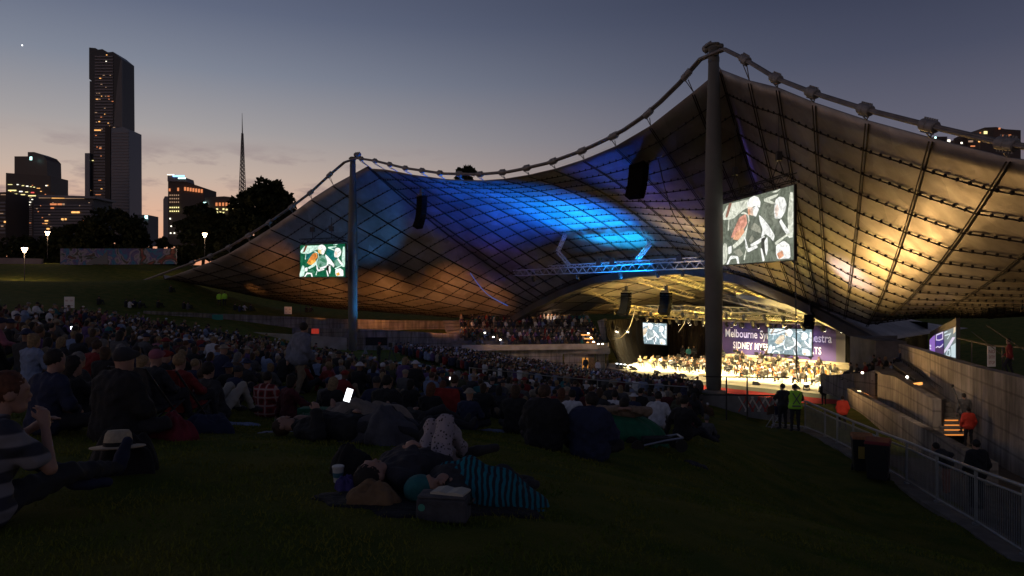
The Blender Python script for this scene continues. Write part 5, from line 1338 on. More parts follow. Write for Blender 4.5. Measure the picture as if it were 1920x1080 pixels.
def A3(*v): return np.array(v, float)
def pose(kind, rs=None):
    rs = rs or random.Random(1); l = rs.uniform(-.04, .08)
    if kind in ('cross', 'knees', 'lean', 'chair', 'seat', 'play', 'side'):
        zp = {'cross': .13, 'knees': .13, 'lean': .12, 'chair': .34, 'seat': .47, 'play': .50, 'side': .13}[kind]
        if kind == 'lean': l = -.22
        J = dict(pel=A3(0, 0, zp), che=A3(0, .02 + l * .6, zp + .31), nec=A3(0, .04 + l, zp + .50), hea=A3(0, .09 + l * 1.1, zp + .66), shl=A3(-.185, .02 + l, zp + .44), shr=A3(.185, .02 + l, zp + .44),
                 hil=A3(-.095, .02, zp), hir=A3(.095, .02, zp))
        if kind == 'cross': J.update(knl=A3(-.36, .28, .15), knr=A3(.36, .28, .15), anl=A3(.10, .42, .09), anr=A3(-.10, .36, .08), tol=A3(.26, .46, .07), tor=A3(-.26, .42, .07), ell=A3(-.28, .10, zp + .2), elr=A3(.28, .10, zp + .2), wrl=A3(-.14, .30, zp + .10), wrr=A3(.14, .30, zp + .10))
        if kind == 'knees': J.update(knl=A3(-.13, .42, .47), knr=A3(.13, .42, .47), anl=A3(-.13, .60, .09), anr=A3(.13, .60, .09), tol=A3(-.15, .78, .05), tor=A3(.15, .78, .05), ell=A3(-.25, .22, zp + .24), elr=A3(.25, .22, zp + .24), wrl=A3(-.06, .46, .36), wrr=A3(.06, .46, .38))
        if kind == 'lean': J.update(knl=A3(-.13, .44, .24), knr=A3(.13, .40, .34), anl=A3(-.10, .86, .09), anr=A3(.12, .70, .09), tol=A3(-.14, .92, .22), tor=A3(.16, .86, .10), ell=A3(-.27, -.34, .32), elr=A3(.27, -.34, .32), wrl=A3(-.25, -.44, .07), wrr=A3(.25, -.44, .07))
        if kind == 'side': J.update(knl=A3(-.10, .42, .18), knr=A3(.22, .40, .16), anl=A3(.28, .34, .08), anr=A3(.55, .22, .08), tol=A3(.46, .34, .05), tor=A3(.72, .18, .05), ell=A3(-.30, -.05, .34), elr=A3(.26, .20, zp + .22), wrl=A3(-.34, -.1, .08), wrr=A3(.10, .36, .30))
        if kind in ('chair',): J.update(knl=A3(-.15, .44, .46), knr=A3(.15, .44, .46), anl=A3(-.15, .56, .09), anr=A3(.15, .56, .09), tol=A3(-.16, .74, .05), tor=A3(.16, .74, .05), ell=A3(-.28, .10, zp + .22), elr=A3(.28, .10, zp + .22), wrl=A3(-.14, .34, zp + .16), wrr=A3(.14, .34, zp + .16))
        if kind in ('seat', 'play'): J.update(knl=A3(-.17, .42, zp + .04), knr=A3(.17, .42, zp + .04), anl=A3(-.17, .46, .09), anr=A3(.17, .46, .09), tol=A3(-.18, .64, .05), tor=A3(.18, .64, .05))
        if kind == 'seat': J.update(ell=A3(-.26, .08, zp + .2), elr=A3(.26, .08, zp + .2), wrl=A3(-.10, .32, zp + .14), wrr=A3(.10, .32, zp + .14))
        if kind == 'play': J.update(ell=A3(-.30, .20, zp + .30), elr=A3(.40, .12, zp + .34), wrl=A3(-.26, .42, zp + .48), wrr=A3(.12, .30, zp + .46))
    else:
        J = dict(pel=A3(0, 0, .95), che=A3(0, .02, 1.27), nec=A3(0, .02, 1.47), hea=A3(0, .05, 1.64), shl=A3(-.19, .01, 1.42), shr=A3(.19, .01, 1.42), hil=A3(-.095, 0, .93), hir=A3(.095, 0, .93),
                 knl=A3(-.11, .03, .50), knr=A3(.11, .03, .50), anl=A3(-.12, 0, .09), anr=A3(.12, 0, .09), tol=A3(-.14, .18, .04), tor=A3(.14, .18, .04), ell=A3(-.27, -.02, 1.15), elr=A3(.27, -.02, 1.15), wrl=A3(-.27, .10, .92), wrr=A3(.27, .10, .92))
        if kind == 'walk': J.update(knl=A3(-.10, .20, .52), anl=A3(-.12, .06, .16), tol=A3(-.12, .24, .10), knr=A3(.10, -.02, .50), anr=A3(.12, -.16, .09), tor=A3(.12, .02, .04), wrl=A3(-.24, -.10, .92), wrr=A3(.26, .20, .95))
        if kind == 'arms': J.update(ell=A3(-.28, .10, 1.2), elr=A3(.28, .10, 1.2), wrl=A3(-.12, .32, 1.22), wrr=A3(.12, .32, 1.26))
        if kind == 'raise': J.update(elr=A3(.34, .14, 1.40), wrr=A3(.30, .36, 1.58), ell=A3(-.34, .14, 1.36), wrl=A3(-.30, .38, 1.46))
    return J
def head_M(yaw=0, pitch=0):
    cy, sy, cp_, sp_ = math.cos(yaw), math.sin(yaw), math.cos(pitch), math.sin(pitch)
    return np.array([[cy, -sy, 0], [sy, cy, 0], [0, 0, 1]]) @ np.array([[1, 0, 0], [0, cp_, -sp_], [0, sp_, cp_]])
def fingers(w, e, h, r=.009):
    """palm, four bent fingers and a thumb beyond wrist w (e is the elbow)"""
    d = vnorm(w - e); s = vnorm(np.cross(d, [0, .3, 1.0])); u_ = np.cross(s, d)
    pr = [('c', w, w + d * .07, .028, .032), ('c', w + s * .018, w + d * .075 + s * .022, .02, .018), ('c', w - s * .018, w + d * .07 - s * .024, .02, .018)]
    for k, (o_, ln) in enumerate(((-.030, .060), (-.010, .075), (.010, .070), (.029, .055))):
        a = w + d * .075 + s * o_; b_ = a + d * ln * .55 - u_ * .012; c = b_ + d * ln * .35 - u_ * .03
        pr += [('c', a, b_, r, r * .92), ('c', b_, c, r * .92, r * .8)]
    a = w + d * .02 - s * .03; b_ = a - s * .03 + d * .035 - u_ * .01; pr += [('c', a, b_, r * 1.3, r * 1.1), ('c', b_, b_ + d * .03 - u_ * .012, r * 1.1, r * .9)]
    return pr
def figure_fields(J, hy=0.0, hp=0.0, hair='short', fem=False, detail=False, bulk=.0, sleeves='long', legs='long', upv=None):
    up = vnorm(J['hea'] - J['nec']) if upv is None else upv
    M = head_M(hy, hp)
    if abs(up[2]) < .6 or upv is not None:       # lying: build a frame from the spine
        f = J.get('face', A3(0, 0, 1)); f = vnorm(f - up * np.dot(f, up)); s = np.cross(f, up); M = np.array([s, f, up]).T
    hc = J['hea']; sh = .94 if fem else 1.0
    H_ = lambda x, y, z: hc + M @ A3(x, y, z)
    head = [('e', H_(0, 0, .015), (.078, .096, .108), M), ('c', H_(0, .03, -.06), H_(0, .045, -.085), .055, .045), ('c', J['nec'] - up * .03, hc - up * .05, .057, .052)]
    if detail: head += [('c', H_(0, .090, .0), H_(0, .102, -.024), .010, .014), ('e', H_(.08, -.005, -.01), (.014, .03, .036), M), ('e', H_(-.08, -.005, -.01), (.014, .03, .036), M), ('c', H_(-.02, .098, -.052), H_(.02, .098, -.052), .009, .009), ('c', H_(-.04, .088, .03), H_(.04, .088, .03), .013, .013)]
    def arm(g=0, to=1.0, w=1.0):
        out = []
        for s in 'lr':
            a, e, wr = J['sh' + s], J['el' + s], J['wr' + s]
            out.append(('c', a, e, (.052 + g) * w, (.043 + g) * w)); end = e + (wr - e) * to; out.append(('c', e, end, .043 + g, .03 + (1 - to) * .013 + g))
        return out
    def torso(g=0):
        a, c, p = J['nec'], J['che'], J['pel']; wv = (J['shr'] - J['shl']) * .5
        return [('c', J['shl'] * .82 + J['shr'] * .18, J['shr'] * .82 + J['shl'] * .18, .068 + g, .068 + g), ('c', a - (a - c) * .15, a, .07 + g * .6, .055 + g * .6),
                ('c', c - wv * .42, c + wv * .42, .115 * sh + g, .115 * sh + g), ('c', (c - wv * .42) * .5 + (J['shl'] * .8 + J['shr'] * .2) * .5, (c + wv * .42) * .5 + (J['shr'] * .8 + J['shl'] * .2) * .5, .10 + g, .10 + g),
                ('c', c - wv * .32, p - wv * .30, .105 * sh + g, .115 + g), ('c', c + wv * .32, p + wv * .30, .105 * sh + g, .115 + g), ('c', J['hil'], J['hir'], .115 + g, .115 + g)]
    def leg(g=0, to=1.0):
        out = []
        for s in 'lr':
            a, e, wr = J['hi' + s], J['kn' + s], J['an' + s]
            out.append(('c', a, e, .088 + g, .060 + g))
            if to > 0: out.append(('c', e, e + (wr - e) * to, .056 + g, .056 - .018 * to + g))
        return out
    def hands():
        out = []
        for s in 'lr':
            w, e = J['wr' + s], J['el' + s]
            if detail: out += fingers(w, e, 0)
            else:
                d = vnorm(w - e); out += [('c', w, w + d * .09, .03, .034), ('c', w + d * .08, w + d * .15, .028, .02)]
        return out
    def feet(g=0):
        out = []
        for s in 'lr':
            a, t = J['an' + s], J['to' + s]; out += [('c', a, a * .6 + t * .4, .042 + g, .042 + g), ('c', a * .6 + t * .4, t, .042 + g, .034 + g), ('c', a + (a - t) * .18, a, .036 + g, .042 + g)]
        return out
    F_ = {}
    F_['body'] = head + torso(-.012) + arm(-.006) + leg(-.012) + hands() + feet(-.012)
    F_['head'] = head; F_['hands'] = hands()
    to = {'long': .94, 'short': 0.0, 'mid': .3}[sleeves]
    if sleeves == 'short':
        tp = torso(.004 + bulk)
        for s in 'lr': tp.append(('c', J['sh' + s], J['sh' + s] * .35 + J['el' + s] * .65, .060 + bulk, .056 + bulk))
    else: tp = torso(.006 + bulk) + arm(.010 + bulk * .8, to)
    F_['top'] = tp
    F_['trousers'] = [('c', J['hil'], J['hir'], .120 + bulk * .3, .120 + bulk * .3)] + leg(.008, {'long': .93, 'short': 0.0}[legs])
    ft_ = feet(0); F_['shoes'] = ft_; F_['shoe_l'] = ft_[:3]; F_['shoe_r'] = ft_[3:]
    hr = [('e', H_(0, -.018, .032), (.088, .100, .105), M)]
    cut = [(H_(0, .052, .02), M @ vnorm(A3(0, 1, -.55)))]
    if hair == 'bald': hr = [('e', H_(0, -.035, -.01), (.085, .078, .07), M)]
    if hair in ('long', 'bun'): hr.append(('c', H_(0, -.045, .0), H_(0, -.06, -.07), .078, .07))
    if hair == 'long': hr += [('c', H_(-.03, -.07, -.06), H_(-.05, -.10, -.30), .052, .03), ('c', H_(.03, -.07, -.06), H_(.05, -.10, -.30), .052, .03)]
    if hair == 'bun': hr.append(('e', H_(0, -.09, .09), (.045, .045, .042), M))
    if hair == 'cap': hr = [('e', H_(0, -.008, .045), (.093, .106, .09), M), ('c', H_(-.03, .10, .055), H_(.03, .10, .055), .03, .03), ('c', H_(-.02, .13, .05), H_(.02, .13, .05), .015, .015)]; cut = []
    if hair == 'hat': hr = [('e', H_(0, -.005, .085), (.088, .10, .07), M), ('e', H_(0, 0, .05), (.165, .175, .018), M)]; cut = []
    if hair == 'beanie': hr = [('e', H_(0, -.015, .04), (.094, .106, .11), M)]; cut = [(H_(0, .06, .0), M @ vnorm(A3(0, .7, -1)))]
    F_['hair'] = hr; F_['hair_cut'] = cut
    return F_
def me_from(parts, mats, smooth=True, name='person'):
    """parts: list of (verts, quads, material index) -> mesh"""
    me = bpy.data.meshes.new(name); V = []; Fq = []; mi = []; o = 0
    for v, q, m in parts:
        V.append(v); Fq.append(q + o); mi += [m] * len(q); o += len(v)
    V = np.concatenate(V); Fq = np.concatenate(Fq)
    me.from_pydata([tuple(x) for x in V.tolist()], [], [tuple(x) for x in Fq.tolist()])
    for m in mats: me.materials.append(m)
    me.polygons.foreach_set('material_index', mi); me.polygons.foreach_set('use_smooth', [smooth] * len(mi)); me.update()
    return me
def cloth_m(name, c): return mat('cloth_' + name, c, .9, var=.18, vs=9, bump=.6, bs=10)
TOPS = {'black': (.012, .012, .014), 'charcoal': (.03, .03, .034), 'navy': (.018, .024, .06), 'grey': (.085, .085, .09), 'white': (.52, .52, .56), 'pale blue': (.18, .23, .36), 'maroon': (.08, .012, .018), 'red': (.20, .018, .018),
        'olive': (.05, .055, .03), 'teal': (.02, .13, .14), 'cream': (.26, .22, .17), 'purple': (.09, .05, .15), 'pink': (.26, .09, .13), 'brown': (.09, .055, .035), 'orange': (.55, .10, .02)}
TOPW = ['black'] * 6 + ['charcoal'] * 5 + ['navy'] * 5 + ['grey'] * 4 + ['white'] * 3 + ['pale blue'] * 3 + ['maroon'] * 2 + ['red'] * 2 + ['olive', 'olive', 'teal', 'cream', 'cream', 'purple', 'purple', 'pink', 'brown', 'brown']
HAIRC = {'dark': (.012, .009, .007), 'brown': (.05, .028, .015), 'fair': (.22, .15, .075), 'grey': (.15, .145, .14), 'ginger': (.10, .035, .015)}
SKINS = [mat('skin_light', (.33, .19, .14), .6), mat('skin_mid', (.19, .10, .065), .6), mat('skin_dark', (.12, .065, .04), .6)]
TM = {k: cloth_m(k.replace(' ', '_'), v) for k, v in TOPS.items()}
HM = {k: mat('hair_' + k, v, .75, var=.3, vs=30) for k, v in HAIRC.items()}
LEG = {'dark': mat('trousers_dark', (.02, .02, .026), .9), 'denim': mat('trousers_denim', (.05, .07, .12), .9), 'tan': mat('trousers_tan', (.22, .17, .11), .9), 'white': mat('trousers_white', (.34, .32, .28), .9)}
def simple_mesh(kind, hair, h, seed=1, k=.045, bulk=.012, hy=0.0, **kw):
    J = pose(kind, random.Random(seed)); F_ = figure_fields(J, hy=hy, hp=0, hair=hair, bulk=bulk, **kw)
    P_ = []
    for key, m in (('head', 0), ('hands', 0), ('hair', 1), ('top', 2), ('trousers', 3), ('shoes', 3)):
        v, q = field_mesh(F_[key], h, k, F_['hair_cut'] if key == 'hair' else ()); P_.append((v, q, m))
    return P_
SLOTS = [SKINS[0], HM['dark'], TM['black'], LEG['dark']]
PROTO = {}
def proto(kind, hair, h, seed=1, **kw):
    key = (kind, hair, h, seed, tuple(sorted(kw.items())))
    if key not in PROTO: PROTO[key] = me_from(simple_mesh(kind, hair, h, seed, **kw), SLOTS)
    return PROTO[key]
def set_slots(o, ms):
    for i, m in enumerate(ms):
        o.material_slots[i].link = 'OBJECT'; o.material_slots[i].material = m
def place_person(me, x, y, z, rz, ms, label, group, s=1.0, cat='person', name='person'):
    o = bpy.data.objects.new(name, me); COL.objects.link(o); o.location = (x, y, z); o.rotation_euler = (0, 0, rz); o.scale = (s, s, s)
    set_slots(o, ms); return tag(o, label, cat, group)
STG = W(5, 27)
def face_to(x, y, tgt=STG): return math.atan2(-(tgt[0] - x), tgt[1] - y)

# ------------------------------------------------------------------ named figures near the camera
HERO_XY = []
def hero(loc, rz, kind, label, top, hairc='dark', hair='short', legc='dark', hy=0.0, hp=0.0, s=1.0, h=.022, fem=False, bulk=.014, sleeves='long', legs='long', skin=0, seed=3, J=None, topm=None, legm=None, detail=False, lean=None, k=.04, world=False, shoe=None, extra=None):
    s = s * (.87 if J is None and kind in ('cross', 'knees', 'chair', 'side', 'lean') else 1.0)
    J = J or pose(kind, random.Random(seed))
    if lean:
        for key in ('che', 'nec', 'hea', 'shl', 'shr'): J[key] = J[key] + A3(*lean) * (J[key][2] - J['pel'][2]) / .6
    F_ = figure_fields(J, hy=hy, hp=hp, hair=hair, fem=fem, detail=detail, bulk=bulk, sleeves=sleeves, legs=legs)
    t = empty('person', loc, label, 'person', 'people on the lawn close by', rz); t.scale = (s, s, s)
    def part(name, key, m, hh=h, cuts=(), kk=k):
        v, q = field_mesh(F_[key], hh, kk, cuts)
        if name == 'hair':
            rj = np.random.RandomState(len(v)); d_ = v - J['hea']; v = v + d_ / (np.linalg.norm(d_, axis=1)[:, None] + 1e-6) * rj.uniform(-.004, .010, (len(v), 1))
        if name in ('top', 'trousers'):
            v = v + .006 * np.sin(v[:, [1, 2, 0]] * 38 + 2.2 * np.sin(v[:, [2, 0, 1]] * 21)) + .004 * np.sin(v[:, [2, 0, 1]] * 71)
        o = bpy.data.objects.new(name, me_from([(v, q, 0)], [m], name=name)); link(o, t); return o
    part('body', 'body', SKINS[skin], kk=.012 if detail else .03, hh=min(h, .011) if detail else h)
    part('top', 'top', topm or TM[top]); part('trousers', 'trousers', legm or LEG[legc])
    part('shoe', 'shoe_l', shoe or TM['charcoal']); part('shoe', 'shoe_r', shoe or TM['charcoal'])
    Hc = J['hea']
    part('hair' if hair not in ('cap', 'hat', 'beanie') else 'headwear', 'hair', HM[hairc] if hair not in ('cap', 'hat', 'beanie') else TM.get(hairc, TM['charcoal']), cuts=F_['hair_cut'])
    HERO_XY.append((loc[0], loc[1])); return t
def at(px, py, dz=0.0): return GP(px, py) + A3(0, 0, dz)
def fixd(px, d): x = (px - 960) / FPX * d; return A3(x, d, G(x, d))
def stripes(name, c1, c2, sc_, c3=None, axis='Z'):
    m = bpy.data.materials.new(name); m.use_nodes = True; t = m.node_tree; b = t.nodes['Principled BSDF']; b.inputs['Roughness'].default_value = .9
    tcn = t.nodes.new('ShaderNodeTexCoord'); w = t.nodes.new('ShaderNodeTexWave'); w.bands_direction = axis; w.inputs['Scale'].default_value = sc_; w.inputs['Distortion'].default_value = 1.2 if axis == 'Z' else 4.0; w.inputs['Detail'].default_value = 2
    t.links.new(tcn.outputs['Object'], w.inputs['Vector']); r = t.nodes.new('ShaderNodeValToRGB'); e = r.color_ramp.elements
    e[0].position = .35; e[0].color = (*c1, 1); e[1].position = .6; e[1].color = (*c2, 1)
    if c3: q = e.new(.48); q.color = (*c3, 1)
    t.links.new(w.outputs[0], r.inputs[0]); t.links.new(r.outputs[0], b.inputs['Base Color']); return m
def plaid(name, c1, c2, c3):
    m = bpy.data.materials.new(name); m.use_nodes = True; t = m.node_tree; b = t.nodes['Principled BSDF']; b.inputs['Roughness'].default_value = .9
    tcn = t.nodes.new('ShaderNodeTexCoord'); o = []
    for ax in ('X', 'Z'):
        w = t.nodes.new('ShaderNodeTexWave'); w.bands_direction = ax; w.inputs['Scale'].default_value = 1.9; t.links.new(tcn.outputs['Object'], w.inputs['Vector']); o.append(w)
    a = t.nodes.new('ShaderNodeMath'); a.operation = 'MAXIMUM'; t.links.new(o[0].outputs[1], a.inputs[0]); t.links.new(o[1].outputs[1], a.inputs[1])
    r = t.nodes.new('ShaderNodeValToRGB'); e = r.color_ramp.elements; e[0].position = .3; e[0].color = (*c2, 1); e[1].position = .97; e[1].color = (*c3, 1); q = e.new(.85); q.color = (*c1, 1)
    t.links.new(a.outputs[0], r.inputs[0]); t.links.new(r.outputs[0], b.inputs['Base Color']); return m
def speckle(name, c1, c2, sc_):
    m = bpy.data.materials.new(name); m.use_nodes = True; t = m.node_tree; b = t.nodes['Principled BSDF']; b.inputs['Roughness'].default_value = .9
    tcn = t.nodes.new('ShaderNodeTexCoord'); w = t.nodes.new('ShaderNodeTexVoronoi'); w.inputs['Scale'].default_value = sc_
    t.links.new(tcn.outputs['Object'], w.inputs['Vector']); r = t.nodes.new('ShaderNodeValToRGB'); e = r.color_ramp.elements; e[0].position = .22; e[0].color = (*c1, 1); e[1].position = .34; e[1].color = (*c2, 1)
    t.links.new(w.outputs[0], r.inputs[0]); t.links.new(r.outputs[0], b.inputs['Base Color']); return m
polo = stripes('striped_polo', (.03, .033, .05), (.20, .195, .22), 2.1, (.11, .11, .135))
# A: man at the left border
J = dict(pel=A3(0, 0, .12), che=A3(0, .07, .40), nec=A3(0, .12, .60), hea=A3(.02, .19, .765), shl=A3(-.2, .12, .54), shr=A3(.2, .06, .54), hil=A3(-.1, .02, .12), hir=A3(.1, .02, .12),
         knl=A3(-.30, .42, .34), anl=A3(-.06, .66, .09), tol=A3(-.02, .86, .05), knr=A3(.06, .52, .20), anr=A3(-.10, 1.0, .12), tor=A3(-.06, 1.04, .30), ell=A3(-.30, .28, .36), wrl=A3(-.16, .45, .50), elr=A3(.28, .27, .31), wrr=A3(.13, .33, .56))
hero(fixd(-48, 3.95), math.atan2(-.42, .9), 'x', 'seated man in a striped polo shirt at the left border, hand at mouth', 'grey', 'ginger', 'short', 'dark', hy=-.55, J=J, topm=polo, sleeves='short', detail=True, h=.014, bulk=.02, s=.93, legm=mat('trousers_slate', (.022, .024, .03), .9), shoe=TM['navy'])
# black-clad man with bent knee, suit man and others of the left group
hero(fixd(212, 6.9), face_to(-4, 7), 'cross', 'broad man in black jacket and dark cap sitting behind the pale hat', 'black', 'charcoal', 'cap', s=1.12, hy=-.4, bulk=.05, seed=5)
hero(fixd(80, 7.2), face_to(-4, 7), 'cross', 'man in a navy suit with a white collar, seated behind the striped polo man', 'navy', 'dark', 'short', s=1.06, hy=-.5, seed=6)
hero(fixd(128, 7.8), face_to(-4, 7), 'knees', 'dark haired woman in black between the suit man and the black jacket man', 'black', 'dark', 'long', fem=True, s=1.0, hy=-.4)
hero(fixd(285, 8.9), face_to(-4, 9), 'chair', 'person in a dark top and dusky pink cap in a low chair', 'charcoal', 'pink', 'cap', s=.98, seed=8)
hero(fixd(340, 9.6), face_to(-4, 9), 'chair', 'fair haired person slumped in a red camp chair', 'red', 'fair', 'short', s=.98, lean=(0, -.12, 0), seed=9)
hero(fixd(264, 11.3), face_to(-4, 9), 'knees', 'person with a wide grey headband and yellow green top', 'olive', 'fair', 'bun', fem=True, hy=-.5, topm=cloth_m('yellow_green', (.30, .32, .10)))
hero(fixd(140, 9.8), face_to(-4, 9), 'cross', 'person with grey hair and a dark jacket behind the dark haired woman', 'charcoal', 'grey', 'short')
hero(fixd(58, 11.5), face_to(-4, 9), 'cross', 'fair haired person in a pale blue top at the far left', 'pale blue', 'fair', 'bun', fem=True)
hero(fixd(165, 12.5), face_to(-4, 9), 'knees', 'person in a red hooded top leaning right, left lawn', 'red', 'brown', 'short', lean=(.15, 0, 0))
hero(fixd(222, 13.2), face_to(-4, 9), 'cross', 'white haired person in a lilac top', 'purple', 'grey', 'short')
hero(fixd(405, 11.0), face_to(-4, 9), 'lean', 'person in dark jacket and long white trousers with knees raised', 'charcoal', 'dark', 'short', 'white', J=dict(pose('lean'), knl=A3(-.12, .42, .46), anl=A3(-.12, .62, .09), tol=A3(-.14, .8, .05), knr=A3(.12, .44, .48), anr=A3(.14, .64, .09), tor=A3(.16, .82, .05)))
hero(fixd(498, 12.8), face_to(-4, 13) + .1, 'cross', 'person in a red and white plaid shirt with black hair', 'red', 'dark', 'short', topm=plaid('plaid_shirt', (.30, .03, .03), (.10, .012, .012), (.45, .30, .28)), bulk=.03, seed=4)
hero(fixd(541, 12.2), face_to(-4, 13) - .5, 'side', 'person in a maroon top with a pale cardigan beside the plaid shirt', 'maroon', 'dark', 'bun', fem=True, hy=.5)
hero(fixd(560, 17.2), face_to(-4, 17) - .2, 'walk', 'tall person standing among the seated crowd in a grey hooded jacket and tan trousers', 'grey', 'dark', 'short', 'tan', bulk=.045, s=1.03, h=.022, topm=cloth_m('slate_grey', (.15, .165, .22)), lean=(.06, .05, 0), k=.035)
hero(fixd(622, 12.6), face_to(-3, 13), 'cross', 'woman with very long blonde hair and a black jacket', 'black', 'fair', 'long', fem=True, bulk=.03)
hero(fixd(722, 12.4), face_to(-3, 13), 'cross', 'person in black with short hair right of the long blonde hair', 'black', 'dark', 'short', bulk=.03, s=1.1)
hero(fixd(768, 16.0), face_to(-3, 13), 'knees', 'person with a dark bob and blue jeans behind a white bag', 'black', 'dark', 'bun', 'denim', fem=True)
hero(fixd(806, 12.8), face_to(-3, 13), 'cross', 'woman with long ginger hair and a dark jacket', 'black', 'ginger', 'long', fem=True)
hero(fixd(850, 13.8), face_to(-3, 13), 'chair', 'person in navy on a bright red camp chair', 'navy', 'brown', 'short')
hero(fixd(878, 12.5), face_to(-3, 13), 'cross', 'person in navy with a sunhat pushed low', 'navy', 'cream', 'hat', s=.9)
hero(fixd(965, 12.6), face_to(-1, 13), 'cross', 'person in black with bushy brown hair left of the dark hooded back', 'black', 'brown', 'bun', s=1.05, bulk=.03)
hero(fixd(1020, 10.4), face_to(0, 10), 'cross', 'bulky figure with a black jacket and pale collar, seen from behind', 'black', 'brown', 'short', bulk=.075, s=1.14, hy=-.5, k=.07)
hero(fixd(1106, 10.3), face_to(0, 10), 'cross', 'bulky figure in a navy jacket with short dark hair, seen from behind', 'navy', 'dark', 'short', bulk=.07, s=1.18, hy=.7, k=.07, seed=7)
hero(fixd(1052, 15.5), face_to(0, 13), 'cross', 'woman with reddish long hair behind the black jacket figure', 'brown', 'ginger', 'long', fem=True)
hero(fixd(1072, 14.2), face_to(0, 13), 'cross', 'person in a plain white shirt between the two bulky figures', 'white', 'dark', 'short', s=.95)
hero(fixd(1152, 16.8), face_to(1, 13), 'cross', 'person with a white shirt back above the green beanbag', 'white', 'dark', 'short', s=1.0)
hero(fixd(1232, 15.4), face_to(1, 13), 'cross', 'person in a pale grey shirt hunched forward beside the beanbag', 'white', 'dark', 'short', lean=(0, .16, -.08), s=1.05)
hero(fixd(1280, 14.4), face_to(2, 13) - .5, 'side', 'person in black turned sideways right of the grey shirt, legs stretched right', 'black', 'dark', 'short', s=1.1)
hero(fixd(1293, 19.0), face_to(2, 19), 'cross', 'person in a maroon hooded top near the mast wall', 'maroon', 'brown', 'short')
hero(fixd(1325, 18.5), face_to(2, 19), 'cross', 'child in a grey hooded top sitting alone at the end of the crowd', 'grey', 'grey', 'beanie', s=.85)
# reclining figure on the beanbag, arms behind the head
bb = fixd(1168, 13.2)
J = dict(pel=A3(0, .35, .34), che=A3(0, .05, .42), nec=A3(0, -.12, .50), hea=A3(0, -.20, .62), shl=A3(-.19, -.08, .47), shr=A3(.19, -.08, .47), hil=A3(-.1, .36, .32), hir=A3(.1, .36, .32), knl=A3(-.12, .75, .42), knr=A3(.12, .75, .40), anl=A3(-.12, 1.1, .1), anr=A3(.12, 1.1, .1),
         tol=A3(-.14, 1.2, .2), tor=A3(.14, 1.2, .2), ell=A3(-.44, -.16, .52), wrl=A3(-.14, -.30, .56), elr=A3(.44, -.16, .50), wrr=A3(.14, -.30, .56))
hero(bb, face_to(2, 13) + .25, 'x', 'person in a tan jumper reclining on the green beanbag, arms behind the head', 'brown', 'dark', 'short', J=J, topm=cloth_m('tan_jumper', (.24, .17, .12)), bulk=.03)
# people by the fence and beyond it
hv = hero(fixd(1491, 26.3) + A3(0, 0, .0), face_to(10, 26) + .1, 'stand', 'steward in a bright yellow green safety vest standing at the fence corner', 'black', 'dark', 'short', legc='dark', J=pose('arms'), h=.026)
Jv = pose('arms'); 
vest = mat('vest_lime', (.35, .75, .05), .8); 
v, q = field_mesh([p for p in figure_fields(Jv, bulk=.035)['top'][:7]], .026, .04, [(A3(0, 0, 1.52), A3(0, 0, 1)), (A3(0, 0, .86), A3(0, 0, -1))])
o = bpy.data.objects.new('vest', me_from([(v, q, 0)], [vest], name='vest')); link(o, hv)
b = MB(); b.prism([A3(-.15, -.17, 1.45), A3(-.11, -.17, 1.45), A3(.14, -.17, 1.05), A3(.10, -.17, 1.05)], (0, -.02, 0)); b.prism([A3(.15, -.192, 1.45), A3(.11, -.192, 1.45), A3(-.14, -.192, 1.05), A3(-.10, -.192, 1.05)], (0, -.01, 0)); b.box((0, -.185, .98), (.3, .02, .05))
o = bpy.data.objects.new('reflective_cross', b.mesh('reflective_cross', mat('vest_band', (.10, .11, .10), .5))); link(o, hv)
hero(fixd(1468, 27.6), face_to(10, 26) + .4, 'stand', 'person in dark clothes beside the steward, holding folding chairs', 'charcoal', 'dark', 'short', legc='dark', J=pose('arms'), h=.03, hy=.4)
hero(P(1580, 806, 37.5), face_to(15, 38), 'walk', 'steward in a bright orange red jacket walking on the path below the stage corner', 'orange', 'dark', 'short', topm=mat('jacket_orange', (.75, .06, .03), .8), h=.035, bulk=.04)
hero(P(1545, 760, 56), face_to(22, 50), 'stand', 'dark figure at the foot of the stage steps', 'black', 'dark', 'short', h=.05)
hero(P(1816, 838, 30.5), face_to(15, 38), 'stand', 'person in an orange jacket with a pale hood at the foot of the stairs', 'orange', 'dark', 'short', topm=mat('jacket_orange', (.75, .06, .03), .8), h=.03, s=.95, bulk=.03)
hero(P(1808, 812, 31.5), face_to(15, 38), 'stand', 'person in a pale shirt on the stairs with a long pole', 'white', 'dark', 'short', h=.03, s=.98, topm=TM['grey'])
b = MB(); b.tube([P(1812, 790, 31.0), P(1786, 724, 31.6)], .025, 6); b.box(P(1786, 724, 31.6), (.1, .06, .14)); tag(b.build('pole', black_plastic, origin=P(1812, 790, 31)), 'long thin pole with a small head held above the stairs', 'pole')
hero(fixd(1776, 20.0), face_to(12, 20) + .9, 'stand', 'bending figure in a dark top behind the fence bars', 'charcoal', 'dark', 'short', legm=mat('legs_rust', (.30, .10, .05), .8), lean=(.0, .22, -.25), h=.026)
hero(fixd(1832, 18.0), face_to(12, 20) + .2, 'stand', 'dark standing figure behind the fence with a yellow green stripe down the leg', 'black', 'dark', 'short', h=.026, bulk=.03)
hero(P(1893, 706, 30.0), face_to(15, 38) + 1.2, 'walk', 'figure in a red jacket leaning on the railing above the side wall', 'red', 'dark', 'short', h=.04, s=.9)
hvs = [(411, 575, 'left'), (421, 575, 'right')]
for px, py, w in hvs:
    p = at(px, py); place_person(proto('stand', 'short', .05), p[0], p[1], p[2], .4, [SKINS[0], HM['dark'], vest, LEG['dark']], 'steward in a lime vest on the far bank, the %s one of the pair' % w, 'pair of stewards on the far bank')
